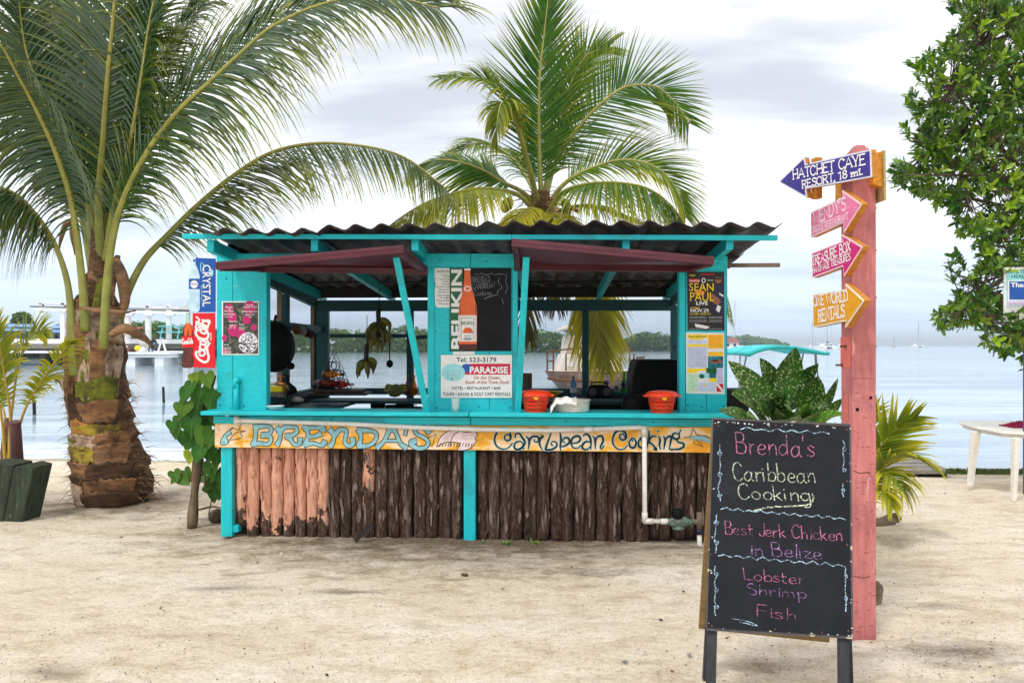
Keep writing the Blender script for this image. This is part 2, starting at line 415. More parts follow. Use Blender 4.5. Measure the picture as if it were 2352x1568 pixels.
TEALI = rough_mat('teal_paint_shaded', (.002, .055, .065), (.004, .10, .115), 5, (1, 1, 1), .6, .4, .004, dirt=(.01, .07, .08), damt=.5, jitter=True)  # darkened copy of the teal paint, indoor shade is in its colour
MAROON = rough_mat('maroon_paint', (.040, .006, .012), (.125, .018, .034), 4, (1, 7, 7), .42, .4, .003, wear=(.34, .13, .14), wamt=.69, wscale=6, jitter=True)
DARKW = rough_mat('dark_timber_and_shade', (.012, .010, .009), (.03, .024, .02), 6, (1, 1, 1), .8)  # near-black timber; inside the kiosk its colour carries the shade
OLDW = rough_mat('weathered_timber', (.10, .075, .05), (.22, .17, .12), 5, (6, 6, 1), .8, .6, .006, jitter=True)
GREYW = rough_mat('grey_timber', (.16, .14, .12), (.33, .30, .26), 5, (1, 6, 6), .85, .6, .006, jitter=True)
ROOFM = rough_mat('roof_sheet_dark', (.014, .010, .010), (.065, .050, .046), 5, (1, 1, 1), .55, .4, .004, wear=(.30, .26, .25), wamt=.58, wscale=5, wsoft=.12, jitter=True)  # pale patches paint in the light that catches the waves underneath
def log_mat(name, salmon):
    m, t = new_mat(name)
    v = coords(t, 'Object', (14, 14, 2.2), (0, 0, 0), True); v2 = coords(t, 'Object', (26, 26, 7), (R(12), R(20), 0), True); vi = coords(t, 'Object', (4, 4, 3), (0, 0, 0), True)
    a = nz(t, v, 1.2, 7, .65, .6); b = nz(t, v2, 2.2, 5, .7, 1.2)
    c = ramp(t, a, [(.34, (.008, .004, .003)), (.45, (.055, .024, .013)), (.55, (.13, .066, .040)), (.64, (.32, .24, .20))])
    c = mixc(t, .55, c, ramp(t, b, [(.38, (.014, .008, .006)), (.55, (.10, .062, .044)), (.66, (.34, .27, .235))]))
    if salmon is not None:
        sp = NN(t, 'ShaderNodeSeparateXYZ'); t.links.new(NN(t, 'ShaderNodeTexCoord').outputs['Object'], sp.inputs[0])
        pn = nz(t, vi, 2.4, 6, .7)
        lim = mth(t, 'ADD', mth(t, 'MULTIPLY', sp.outputs[2], 2.2 if salmon > -.5 else 1.3), salmon)      # paint gone near the foot
        k = mth(t, 'ADD', mth(t, 'ADD', mth(t, 'MULTIPLY', pn, 2.2), -.55), mth(t, 'MINIMUM', lim, .30 if salmon > -.5 else .05))
        f = ramp(t, k, [(.5, 0.0), (.53, 1.0)])
        pc = ramp(t, a, [(.3, S(186, 122, 96)), (.5, S(226, 166, 138)), (.7, S(240, 196, 170))])
        c = mixc(t, f, c, pc)
    oi = NN(t, 'ShaderNodeObjectInfo'); c = mixc(t, mth(t, 'MULTIPLY', oi.outputs['Random'], .45), c, (.025, .015, .010)) if salmon is None else c
    h = mth(t, 'ADD', mth(t, 'MULTIPLY', b, 1.2), a)
    return finish(m, t, c, .85, h, .9, .014, 0, .2)
LOGM = log_mat('palm_log_fibre', None); LOGS = log_mat('palm_log_salmon_paint', -.42); LOGT = log_mat('palm_log_salmon_top', -.62)
PVC = rough_mat('pvc_pipe', S(205, 200, 190), S(232, 228, 220), 8, (1, 1, 1), .35, .1, .002, dirt=S(170, 150, 130), damt=.66)
WHITEP = rough_mat('white_board', S(222, 222, 218), S(240, 240, 236), 6, (1, 1, 1), .5, .1, .002, dirt=S(190, 170, 150), damt=.7)
BLACKB = rough_mat('blackboard', (.008, .008, .010), (.016, .017, .020), 7, (1, 1, 1), .75, .3, .002, spec=.15, wear=(.05, .055, .062), wamt=.64, wsoft=.2, wscale=5)
BLACK = flat('black_print', (.01, .01, .01)); WHITE = flat('white_print', (.78, .78, .77), .55, .3, 0, .02)
RED = flat('red_print', S(224, 14, 34), .35); GREEND = flat('green_print', S(14, 92, 50), .4); BLUE = flat('blue_print', S(14, 82, 168), .35)
BLUEL = flat('pale_blue_print', S(150, 215, 222)); AMBER = flat('amber_print', S(226, 92, 8), .35, .5, 0, .09, 12); BROWND = flat('brown_print', S(70, 22, 12), .35)
YEL = flat('yellow_print', S(250, 214, 20)); PINKP = flat('magenta_print', S(190, 30, 110)); CRIM = flat('crimson_print', S(200, 20, 60))
GREYP = flat('grey_print', S(150, 152, 156)); DKPR = flat('dark_print', S(34, 28, 32), .4, .4, 0, .5, 40); LILAC = flat('lilac_print', S(200, 208, 236))
SKINP = flat('tan_print', S(150, 92, 70)); NAVY = flat('navy_print', S(28, 30, 66)); SEAP = flat('sea_print', S(20, 130, 150), .4, .4, 0, .4, 40)
STEEL = flat('aluminium', (.74, .66, .58), .45, .4, .1, .10, 12); RUST = rough_mat('rust', (.10, .035, .02), (.22, .09, .05), 14, rough=.8)
BLACKM = flat('black_enamel', (.003, .003, .0035), .6, .18)
BRASS = flat('brass', (.36, .17, .06), .4, .5, .8)

# ================================================================ ground and water
def shore(x): return 12.9 - .10 * (x + 3) if x < 4 else 12.2 + .02 * (x - 4)
def gz(x, y):
    s = shore(x); t = (y - 7.6) / (s - 7.6)
    if t <= 0: z = 0
    elif t < 1: z = -.30 * t * t * (1.6 - .6 * t)
    else: z = -.30 - min(1.6, (y - s) * .16)
    return z
def steps(fine, coarse):
    out = [fine[0]]
    while out[-1] < fine[1]: out.append(out[-1] + fine[2])
    d = fine[2]
    while out[-1] < coarse: d *= 1.35; out.append(out[-1] + d)
    return out
xs = steps((0, 7.4, .045), 5000); xs = sorted({-x for x in xs} | set(xs))
ysf = steps((2.2, 13.6, .045), 6000)
yb = [2.2 - 5 * 1.6 ** i for i in range(10)]; ys_ = sorted(yb) + ysf
nx, ny = len(xs), len(ys_)
sm, st = new_mat('sand')
v = coords(st, 'World'); v1 = coords(st, 'World', (1, 1.9, 1))
a1 = nz(st, v1, .55, 6, .6); a2 = nz(st, v1, 3.4, 9, .72, .1); a3 = nz(st, v, 34, 6, .75); a4 = nz(st, v, 85, 4, .75)
c = ramp(st, a1, [(.3, S(214, 196, 170)), (.48, S(237, 223, 202)), (.62, S(246, 238, 224))])
c = mixc(st, .34, c, ramp(st, a2, [(.34, S(150, 128, 98)), (.43, S(204, 182, 148)), (.50, S(238, 223, 200)), (.64, S(250, 242, 228))]))
# darker brown ground in front of the kiosk and round the palm
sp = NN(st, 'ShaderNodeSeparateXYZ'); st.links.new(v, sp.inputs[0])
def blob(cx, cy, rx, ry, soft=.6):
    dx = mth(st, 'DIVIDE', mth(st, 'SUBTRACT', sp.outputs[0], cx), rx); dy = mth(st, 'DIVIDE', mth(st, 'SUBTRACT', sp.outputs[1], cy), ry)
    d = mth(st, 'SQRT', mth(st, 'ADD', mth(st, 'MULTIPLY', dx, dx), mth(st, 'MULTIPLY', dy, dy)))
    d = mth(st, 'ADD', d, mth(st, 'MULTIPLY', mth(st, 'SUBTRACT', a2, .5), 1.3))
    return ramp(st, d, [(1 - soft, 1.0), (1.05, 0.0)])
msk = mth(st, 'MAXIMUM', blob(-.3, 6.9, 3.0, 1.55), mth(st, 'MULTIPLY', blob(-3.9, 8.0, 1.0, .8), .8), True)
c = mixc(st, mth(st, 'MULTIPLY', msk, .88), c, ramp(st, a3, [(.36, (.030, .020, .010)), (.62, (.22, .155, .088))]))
for (cx, cy, rx, ry, k) in ((-1.9, 5.25, .34, .10, .6), (-1.05, 5.15, .30, .07, .7), (-2.25, 3.9, .25, .10, .5), (2.3, 4.15, .5, .22, .7), (2.5, 3.75, .35, .16, .6), (1.3, 4.0, .3, .14, .5), (2.6, 4.9, .25, .12, .5), (.55, 5.6, .35, .12, .5)):
    c = mixc(st, mth(st, 'MULTIPLY', blob(cx, cy, rx, ry, .9), k), c, ramp(st, a3, [(.42, (.025, .022, .018)), (.62, (.22, .17, .12))]))
wet = ramp(st, mth(st, 'ADD', sp.outputs[2], mth(st, 'MULTIPLY', a2, .03)), [(0.0, 1.0), (1.0, 0.0)])
wz = mth(st, 'MULTIPLY', mth(st, 'ADD', sp.outputs[2], .255), -22.0, True)
c = mixc(st, wz, c, S(140, 128, 106))
# grains: dark and pale specks
vo = NN(st, 'ShaderNodeTexVoronoi'); vo.inputs['Scale'].default_value = 34; st.links.new(v1, vo.inputs[0])
spk = mth(st, 'MULTIPLY', ramp(st, vo.outputs['Distance'], [(.10, 1.0), (.17, 0.0)]), ramp(st, a1, [(.46, 0.0), (.62, .9)]))
hs = NN(st, 'ShaderNodeSeparateColor'); st.links.new(vo.outputs['Color'], hs.inputs[0])
c = mixc(st, mth(st, 'MULTIPLY', spk, ramp(st, hs.outputs[0], [(.55, 0.0), (.6, .8)])), c, S(96, 92, 92))
c = mixc(st, .8, c, ramp(st, a4, [(.3, (.66, .63, .58)), (.5, (.95, .95, .95)), (.7, (1.12, 1.12, 1.12))]), 'MULTIPLY')
a5 = nz(st, v1, 14, 8, .75, .1); hb = mth(st, 'ADD', mth(st, 'ADD', mth(st, 'MULTIPLY', a3, .6), mth(st, 'MULTIPLY', a4, .35)), mth(st, 'ADD', mth(st, 'MULTIPLY', a2, .30), mth(st, 'MULTIPLY', a5, .45))); c = mixc(st, .5, c, ramp(st, a5, [(.36, (.66, .60, .52)), (.46, (.98, .97, .95)), (.66, (1.12, 1.12, 1.12))]), 'MULTIPLY'); c = mixc(st, .42, c, ramp(st, a3, [(.36, (.62, .57, .50)), (.5, (1, 1, 1)), (.7, (1.1, 1.1, 1.1))]), 'MULTIPLY')
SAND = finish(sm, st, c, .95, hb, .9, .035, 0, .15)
verts = []
for j, y in enumerate(ys_):
    for i, x in enumerate(xs):
        z = gz(x, y)
        if -9 < x < 9 and 1 < y < 14:
            q = V3((x * 1.0, y * 1.6, 0))
            z += .020 * noise.noise(q * .8) + .007 * noise.noise(q * 2.7 + V3((5, 3, 1))) + .006 * noise.noise(q * 8.1)
            rough_ = max(0, min(1, (y - 6.4) * .7)) if x < -2.4 else .25
            n_ = noise.noise(q * 4.3 + V3((9, 1, 4)))
            z += rough_ * (.028 * abs(n_) - .008)
            if x < -2: z += .05 * math.exp(-((x + 3.95) ** 2 / .5 + (y - 8.15) ** 2 / .35))
            if -2.3 < x < 1.8 and 6.0 < y < 9.2: z += .012
        verts.append([x, y, z])
VA = np.array(verts); rg = random.Random(17)
def dent(cx, cy, a, L, W, dp):
    k = (abs(VA[:, 0] - cx) < L * 2.2) & (abs(VA[:, 1] - cy) < L * 2.2); dx, dy = VA[k, 0] - cx, VA[k, 1] - cy
    u, v_ = (dx * math.cos(a) + dy * math.sin(a)) / L, (-dx * math.sin(a) + dy * math.cos(a)) / W; r2 = u * u + v_ * v_; VA[k, 2] += dp * (-np.exp(-r2 * 1.6) + .55 * np.exp(-(np.sqrt(r2) - 1.35) ** 2 * 7))
for k in range(230):
    y = rg.uniform(2.6, 11.5); x = rg.uniform(-.7, .7) * y
    if -2.6 < x < 1.9 and y > 6.3: continue
    a = rg.uniform(0, 3.14); dent(x, y, a, .15, .075, rg.uniform(.003, .008) * (2.6 if y > 7 else 1)); dent(x + math.cos(a) * .62 + .1, y + math.sin(a) * .62, a + rg.uniform(-.2, .2), .15, .075, .004)
for k in range(60):
    f = k / 59; dent(3.2 + .9 * math.sin(f * 2.2), 3.2 + f * 3.2, 1.4 - f * .8, .12, .05, .005)
verts = VA.tolist()
faces = [(j * nx + i, j * nx + i + 1, (j + 1) * nx + i + 1, (j + 1) * nx + i) for j in range(ny - 1) for i in range(nx - 1)]
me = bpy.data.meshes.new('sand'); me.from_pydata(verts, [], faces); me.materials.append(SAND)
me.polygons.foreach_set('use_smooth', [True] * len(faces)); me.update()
sand = bpy.data.objects.new('sand', me); COL.objects.link(sand); WL['sand'] = V3((0, 0, 0)); tag(sand, 'pale trodden beach sand with darker brown patches', None, None, 'structure')

wm, wt = new_mat('sea_water')
v = coords(wt, 'World', (.55, 1.6, 1)); vb = coords(wt, 'World', (.05, .35, 1)); vv = coords(wt, 'World')
h1 = nz(wt, v, 1.5, 5, .6, .3); h2 = nz(wt, vb, 1.0, 5, .6, .4)
sp = NN(wt, 'ShaderNodeSeparateXYZ'); wt.links.new(vv, sp.inputs[0])
hh = mth(wt, 'ADD', mth(wt, 'MULTIPLY', h1, .35), h2)
# surf lines along the left shore
vf = coords(wt, 'World', (.35, 3.2, 1)); fo = nz(wt, vf, 1.6, 8, .75, 1.0)
xm = ramp(wt, mth(wt, 'MULTIPLY', mth(wt, 'ADD', sp.outputs[0], 8.0), .1), [(.70, 1.0), (.95, 0.0)])
dsh = mth(wt, 'SUBTRACT', sp.outputs[1], mth(wt, 'ADD', 12.6, mth(wt, 'MULTIPLY', sp.outputs[0], -.10)))
near = ramp(wt, mth(wt, 'MULTIPLY', dsh, .25), [(0.0, 1.0), (.35, .9), (.62, 0.0)])
foam = mth(wt, 'MULTIPLY', mth(wt, 'MULTIPLY', near, xm), ramp(wt, fo, [(.44, 0.0), (.56, 1.0)]))
deep = mixc(wt, ramp(wt, hh, [(.58, 0.0), (.76, 1.0)]), (.17, .28, .37), (.42, .54, .62))
c = mixc(wt, foam, deep, (.82, .84, .84))
WATER = finish(wm, wt, c, mth(wt, 'ADD', .10, mth(wt, 'MULTIPLY', foam, .6)), hh, .6, .08, 0, .9)
m_ = MB(); m_.add([(-5000, 10.5, -.30), (5000, 10.5, -.30), (5000, 6000, -.30), (-5000, 6000, -.30)], [(0, 1, 2, 3)], WATER)
tag(m_.build('sea'), 'calm pale blue-grey sea reaching the horizon', None, None, 'structure')

# ================================================================ the kiosk
kiosk = thing('food_kiosk', 'turquoise wooden beach food kiosk with palm log base and propped maroon shutters', 'kiosk', K(0, 1.2, 0))
def kp(mb, pts, v, depth, mat): mb.prism([KP(x, y, v) for x, y in pts], EV * depth, mat)
def kpart(name, pts, v, depth, mat, bevel=.004, parent=None):
    m = MB(); kp(m, pts, v, depth, mat); c_ = KP(*pts[0], v)
    return m.build(name, parent or kiosk, origin=c_, bevel=bevel)
def q4(x0, y0, x1, y1, dy=0): return [(x0, y0), (x1, y0 + dy), (x1, y1 + dy), (x0, y1)]
# front wall
kpart('top_beam', [(497, 582), (1080, 582), (1080, 613), (497, 611)], -.022, .04, TEALH)
kpart('top_beam', [(1081, 582), (1671, 588), (1671, 620), (1081, 613)], -.026, .04, TEALH)
for x0, x1 in ((498, 534), (535, 600)): kpart('wall_panel', q4(x0, 612, x1, 944), 0, .03, TEALD, .002)
for x0, x1 in ((997, 1051), (1052, 1124), (1125, 1177)): kpart('wall_panel', q4(x0, 614, x1, 950), 0, .03, TEALD, .002)
for x0, x1 in ((1575, 1622), (1623, 1669)): kpart('wall_panel', q4(x0, 619, x1, 954), 0, .03, TEALD, .002)
for x0, x1 in ((599, 612), (982, 997), (1177, 1189), (1560, 1574)): kpart('wall_post', q4(x0, 613, x1, 951), -.012, .10, TEALV)
# counter, apron
kpart('counter_board', [(460, 944.5), (1076, 947.5), (1076, 956.5), (460, 953.5)], -.24, .40, TEALH, .005)
kpart('counter_board', [(1078, 947.5), (1690, 951.5), (1690, 962), (1078, 957)], -.245, .41, TEALH, .005)
kpart('apron_board', [(490, 955.5), (1080, 958), (1080, 976), (490, 972)], -.145, .03, TEALH)
kpart('apron_board', [(1081.5, 958), (1688, 963), (1688, 980), (1081.5, 976)], -.143, .03, TEALH)
# painted name board
bm, bt = new_mat('name_board_paint')
v = coords(bt, 'Object', (1, 1, 2.2), (0, R(28), 0)); a = nz(bt, v, 3.0, 6, .6, 1.4); b = nz(bt, v, 7.5, 5, .6, .8)
c = ramp(bt, a, [(.36, S(222, 150, 26)), (.46, S(238, 176, 38)), (.52, S(240, 200, 150)), (.62, S(244, 214, 182))])
c = mixc(bt, ramp(bt, b, [(.66, 0.0), (.70, .9)]), c, S(206, 84, 66)); c = mixc(bt, ramp(bt, nz(bt, v, 12, 6, .7), [(.67, 0.0), (.71, .8)]), c, S(110, 30, 24))
NB = finish(bm, bt, c, .55, b, .25, .002)
nb = kpart('name_board', [(493, 972), (1678, 981), (1678, 1040), (493, 1027)], -.125, .028, NB)
# lower frame
kpart('corner_post', q4(507, 1026, 533, 1232), -.105, .09, TEALV, .006); kpart('middle_post', q4(1065, 1033, 1092, 1246), -.11, .09, TEALV, .006)
kpart('corner_block', q4(533.5, 1206, 547, 1222), -.09, .08, TEALV); kpart('backing_board', q4(533, 1024, 1690, 1180, 12), .10, .02, DARKW, 0)  # the dark board behind the logs stands for shade in their gaps
kpart('backing_board', q4(534, 1028, 541, 1205), -.05, .10, OLDW, 0)
BARKP = rough_mat('pale_bark', (.13, .085, .065), (.36, .28, .24), 5, (14, 14, 2), .85, .6, .006, dirt=(.05, .03, .02), damt=.5, wscale=14)
def make_log(px, wpx, y0, y1, mat, k, bulge=1.0):
    rg = random.Random(k); top = KP(px, y0, -.02); bot = KP(px + rg.uniform(-3, 3), y1, -.02); r = wpx / 2 * 6.6 / F * .965
    m = MB(); n = 14; rows = 16; vs = []
    for i in range(rows + 1):
        t = i / rows; c_ = bot.lerp(top, t) + V3((.0022 * math.sin(i * .7 + k), .002 * math.cos(i * .6 + k), 0))
        for j in range(n):
            an = 6.2832 * j / n; q = V3((math.cos(an) * 2.2, math.sin(an) * 2.2, c_.z * 6 + k * 7.1))
            rr = r * (1 + .055 * noise.noise(q) + .05 * noise.noise(q * 3.1)) * (1 if t > .04 else .93)
            st_ = .004 * (1 if noise.noise(V3((j * .9, c_.z * 9 + k, k))) > .15 else 0)
            vs.append(c_ + V3((math.cos(an) * (rr + st_), math.sin(an) * (rr * .95 + st_), 0)))
    fs = [(i * n + j, i * n + (j + 1) % n, (i + 1) * n + (j + 1) % n, (i + 1) * n + j) for i in range(rows) for j in range(n)]
    fs += [tuple(range(n - 1, -1, -1)), tuple(rows * n + j for j in range(n))]
    m.add(vs, fs, mat)
    for q in range(9):      # split fibres and flakes of bark standing off the log
        an = -math.pi / 2 + rg.uniform(-1.1, 1.1); zz = rg.uniform(.1, .85)
        p = bot.lerp(top, zz) + V3((math.cos(an) * r * 1.0, math.sin(an) * r * 1.0, 0)); L = rg.uniform(.05, .20)
        d = V3((rg.uniform(-.012, .012), -.008, L)); m.blade([p, p + d * .5 + V3((0, -.004, 0)), p + d], [.010, rg.uniform(.016, .040), .004], V3((math.cos(an), math.sin(an), 0)), mat if q % 2 or mat is LOGS else BARKP, .3)
    return m.build('log', kiosk, origin=bot, smooth=True)
edges = [542, 569, 598, 624, 652, 678, 704, 730, 757, 783, 808, 833, 862, 892, 921, 949, 979, 1008, 1037, 1064]
for k in range(19):
    x0, x1 = edges[k], edges[k + 1]
    make_log((x0 + x1) / 2, x1 - x0, 1024, 1205 if k == 0 else rnd(1236, 1246), LOGS if k < 8 else (LOGT if k == 11 else LOGM), k)
edges = [1096, 1122, 1149, 1174, 1203, 1234, 1263, 1291, 1318, 1345, 1370, 1397, 1427, 1459, 1490, 1514, 1543, 1571, 1600, 1626, 1652, 1679]
for k in range(21):
    x0, x1 = edges[k], edges[k + 1]
    make_log((x0 + x1) / 2, x1 - x0, 1032, rnd(1243, 1252) if k < 14 else rnd(1226, 1246), LOGM, k + 40)
# side and back framing
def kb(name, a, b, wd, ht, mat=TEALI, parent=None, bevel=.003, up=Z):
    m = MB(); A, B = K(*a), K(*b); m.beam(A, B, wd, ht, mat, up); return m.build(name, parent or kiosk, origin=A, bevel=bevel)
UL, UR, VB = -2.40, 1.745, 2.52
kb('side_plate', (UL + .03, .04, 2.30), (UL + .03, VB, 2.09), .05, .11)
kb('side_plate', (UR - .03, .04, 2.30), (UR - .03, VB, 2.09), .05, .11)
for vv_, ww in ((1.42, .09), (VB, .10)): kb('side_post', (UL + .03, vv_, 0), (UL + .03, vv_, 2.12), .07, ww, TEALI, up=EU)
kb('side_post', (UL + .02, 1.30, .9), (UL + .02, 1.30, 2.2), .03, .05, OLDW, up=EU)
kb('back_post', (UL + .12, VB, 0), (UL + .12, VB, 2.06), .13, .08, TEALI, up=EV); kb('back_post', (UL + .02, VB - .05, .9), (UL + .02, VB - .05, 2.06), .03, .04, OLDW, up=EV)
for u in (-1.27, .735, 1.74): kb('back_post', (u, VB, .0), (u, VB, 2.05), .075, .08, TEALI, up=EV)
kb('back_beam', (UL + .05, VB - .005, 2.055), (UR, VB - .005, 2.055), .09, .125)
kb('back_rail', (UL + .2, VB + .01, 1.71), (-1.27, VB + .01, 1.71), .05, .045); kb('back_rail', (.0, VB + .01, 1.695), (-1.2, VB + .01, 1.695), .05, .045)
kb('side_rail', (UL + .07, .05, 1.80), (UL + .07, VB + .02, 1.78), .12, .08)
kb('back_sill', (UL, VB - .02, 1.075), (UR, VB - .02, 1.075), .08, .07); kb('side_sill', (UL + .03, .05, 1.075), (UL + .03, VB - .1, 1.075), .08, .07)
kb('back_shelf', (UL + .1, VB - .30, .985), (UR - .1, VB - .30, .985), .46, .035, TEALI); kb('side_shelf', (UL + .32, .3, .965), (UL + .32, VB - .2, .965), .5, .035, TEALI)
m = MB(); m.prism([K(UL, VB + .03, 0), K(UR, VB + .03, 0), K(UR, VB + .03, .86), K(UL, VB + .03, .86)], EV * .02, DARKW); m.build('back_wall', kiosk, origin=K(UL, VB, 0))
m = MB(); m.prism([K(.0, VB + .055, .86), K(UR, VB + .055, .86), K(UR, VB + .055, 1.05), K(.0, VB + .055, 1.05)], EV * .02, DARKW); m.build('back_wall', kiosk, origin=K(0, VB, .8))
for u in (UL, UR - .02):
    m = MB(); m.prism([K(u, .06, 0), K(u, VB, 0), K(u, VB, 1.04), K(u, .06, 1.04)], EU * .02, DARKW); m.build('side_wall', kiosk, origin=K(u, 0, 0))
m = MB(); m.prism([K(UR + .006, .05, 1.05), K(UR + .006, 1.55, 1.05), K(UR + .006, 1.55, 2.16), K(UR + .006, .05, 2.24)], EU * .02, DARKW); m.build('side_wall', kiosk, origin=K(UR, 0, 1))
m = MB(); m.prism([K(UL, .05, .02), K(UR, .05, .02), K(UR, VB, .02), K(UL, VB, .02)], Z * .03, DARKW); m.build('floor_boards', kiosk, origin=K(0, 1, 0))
# insect screens: woven wire on a 12 mm grid
mm, mt = new_mat('wire_screen')
v = coords(mt, 'Object', (1, 1, 1))
sx = NN(mt, 'ShaderNodeSeparateXYZ'); mt.links.new(v, sx.inputs[0])
def wire(sock, f=83.0):
    fr = mth(mt, 'FRACT', mth(mt, 'ADD', mth(mt, 'MULTIPLY', sock, f), 500.0)); return mth(mt, 'LESS_THAN', fr, .13)
al = mth(mt, 'MAXIMUM', mth(mt, 'MAXIMUM', wire(sx.outputs[0]), wire(sx.outputs[2])), 0.0)
MESHB = finish(mm, mt, (.03, .04, .06), .6, alpha=al)
mm, mt = new_mat('wire_screen_side')
v = coords(mt, 'Object', (1, 1, 1)); sx = NN(mt, 'ShaderNodeSeparateXYZ'); mt.links.new(v, sx.inputs[0])
al = mth(mt, 'MAXIMUM', wire(sx.outputs[1]) if False else mth(mt, 'LESS_THAN', mth(mt, 'FRACT', mth(mt, 'ADD', mth(mt, 'MULTIPLY', sx.outputs[1], 60.0), 500.0)), .12), mth(mt, 'LESS_THAN', mth(mt, 'FRACT', mth(mt, 'ADD', mth(mt, 'MULTIPLY', sx.outputs[2], 83.0), 500.0)), .13))
MESHS = finish(mm, mt, (.05, .06, .08), .6, alpha=al)
for u0, u1 in ((UL + .18, -1.31), (-1.23, .70), (.77, 1.70)):
    m = MB(); m.add([K(u0, VB + .02, 1.11), K(u1, VB + .02, 1.11), K(u1, VB + .02, 1.995), K(u0, VB + .02, 1.995)], [(0, 1, 2, 3)], MESHB); m.build('wire_screen', kiosk, origin=K(u0, VB, 1.1))
for v0, v1 in ((.1, 1.36), (1.47, VB - .08)):
    m = MB(); m.add([K(UL + .01, v0, 1.11), K(UL + .01, v1, 1.11), K(UL + .01, v1, 2.22 - .03 * v1), K(UL + .01, v0, 2.24)], [(0, 1, 2, 3)], MESHS); m.build('wire_screen', kiosk, origin=K(UL, v0, 1.1))
# roof
def zb(v): return 2.294 - .065 * v
for px in (483, 722, 953, 1185, 1438, 1676):
    u = (KP(px, 560, -.48) - KO).dot(EU)
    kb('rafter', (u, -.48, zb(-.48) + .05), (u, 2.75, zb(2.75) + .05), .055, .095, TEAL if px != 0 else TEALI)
fa, fb, fc = KP(420, 543, -.52), KP(1175, 545, -.52), KP(1785, 546.5, -.52)
m = MB(); m.beam(fa, fb, .03, .038, TEALH); m.build('fascia_board', kiosk, origin=fa, bevel=.003)
m = MB(); m.beam(fb + EU * .003, fc, .03, .038, TEALH); m.build('fascia_board', kiosk, origin=fb, bevel=.003)
for vv_, hh_ in ((.95, .022), (1.85, .022), (2.72, .03), (2.52, .12)): kb('purlin', (-2.36, vv_, zb(vv_) + .098 - (.02 if hh_ > .05 else 0)), (2.0 if vv_ < 2.5 else 1.78, vv_, zb(vv_) + .098 - (.02 if hh_ > .05 else 0)), .05, hh_, DARKW)
kb('roof_pole', (.9, .72, zb(.7) + .075), (2.36, .60, zb(.7) + .065), .04, .035, OLDW)
PITCH, AMP = .2, .020
cols = [(-2.37, -1.47, 0), (-1.50, -.62, 1), (-.65, .23, 0), (.20, 1.10, 1), (1.07, 2.02, 0)]
rows_ = [(-.62, .62, 2), (.52, 1.75, 1), (1.65, 2.95, 0)]
for ri, (v0, v1, lift) in enumerate(rows_):
    for (u0, u1, k) in cols:
        m = MB(); nu = 36; nv = 9; vs = []
        for j in range(nv + 1):
            vv_ = v0 + (v1 - v0) * j / nv
            for i in range(nu + 1):
                u = u0 + (u1 - u0) * i / nu; ph = u * 6.2832 / PITCH
                wv = math.sin(ph); wv = wv + .18 * math.sin(2 * ph)
                tile = .010 * (((vv_ - v0) * 3.2) % 1.0)
                sag = .012 * math.sin(u * 1.7 + 1) + (.022 if u > -1.45 else 0) * (1 if ri == 0 else .3)
                vs.append(K(u, vv_ + .010 * math.sin(u * 9 + k), zb(vv_) + .138 + AMP * wv + lift * .004 + k * .003 + sag - tile))
        fs = [(j * (nu + 1) + i, j * (nu + 1) + i + 1, (j + 1) * (nu + 1) + i + 1, (j + 1) * (nu + 1) + i) for j in range(nv) for i in range(nu)]
        m.add(vs, fs, ROOFM); o = m.build('roof_sheet', kiosk, origin=K(u0, v0, 2.4), smooth=True)
        so = o.modifiers.new('thickness', 'SOLIDIFY'); so.thickness = .006
for u_ in (UL + .03, 1.74): kb('gable_board', (u_, -.02, 2.405), (u_, VB + .05, 2.225), .02, .16, DARKW)
# maroon shutters propped open
def shutter(f0, f1, h0, h1, thick, lab):
    m = MB(); poly_ = [f0, f1, h1, h0]; n_ = (f1 - f0).cross(h0 - f0).normalized()
    if n_.z < 0: n_ = -n_
    o = None
    for k in range(1): m.prism(poly_, -n_ * .02, MAROON)
    m.beam(f0 + EV * .02 - n_ * .02, f1 + EV * .02 - n_ * .02, .035, thick, MAROON, n_)
    m.beam(h0 - EV * .03 - n_ * .045, h1 - EV * .03 - n_ * .045, .05, .05, MAROON, n_)
    for a, b, s_ in ((f0, h0, 1), (f1, h1, -1)):
        e = (f1 - f0).normalized() * .03 * s_
        m.beam(a.lerp(b, .04) + e - n_ * .04, a.lerp(b, .96) + e - n_ * .04, .045, .045, MAROON, n_)
    o = m.build('shutter', kiosk, origin=h0, bevel=.003); o['label'] = lab; return o
Lf0, Lf1 = P(494, 604, 5.93), P(926, 565, 5.86); Lh0, Lh1 = P(598, 607, 6.60), P(982, 611, 6.58)
shutter(Lf0, Lf1, Lh0, Lh1, .06, 'maroon shutter drooping to the left')
Rf0, Rf1 = P(1176, 551, 5.84), P(1641, 593, 5.76); Rh0, Rh1 = P(1182, 603, 6.55), P(1598, 606, 6.52)
shutter(Rf0, Rf1, Rh0, Rh1, .06, 'maroon shutter drooping to the right')
for a, b in ((P(910, 590, 6.0), P(981, 947, 6.46)), (P(1209, 590, 6.0), P(1189, 951, 6.44))):
    m = MB(); m.beam(a, b, .05, .028, TEALV, EV); m.build('prop_stick', kiosk, origin=b, bevel=.003)
# small nails / bolt heads
m = MB()
for px, py in ((516, 600), (700, 597), (1010, 598), (1118, 600), (1650, 604), (505, 930), (1000, 640), (1001, 760), (1000, 860), (1003, 936), (1172, 936), (1050, 932), (1100, 934), (1580, 930), (1662, 932), (1612, 934), (560, 932), (520, 640), (1300, 966), (760, 962), (1500, 969)):
    m.lathe([(.006, 0), (.004, .004), (0, .005)], KP(px, py, -.148 if py > 950 else -.028 if py < 612 else -.001), BLACKM, 6, -EV)
tag(m.build('nail_heads', kiosk), kind='stuff')

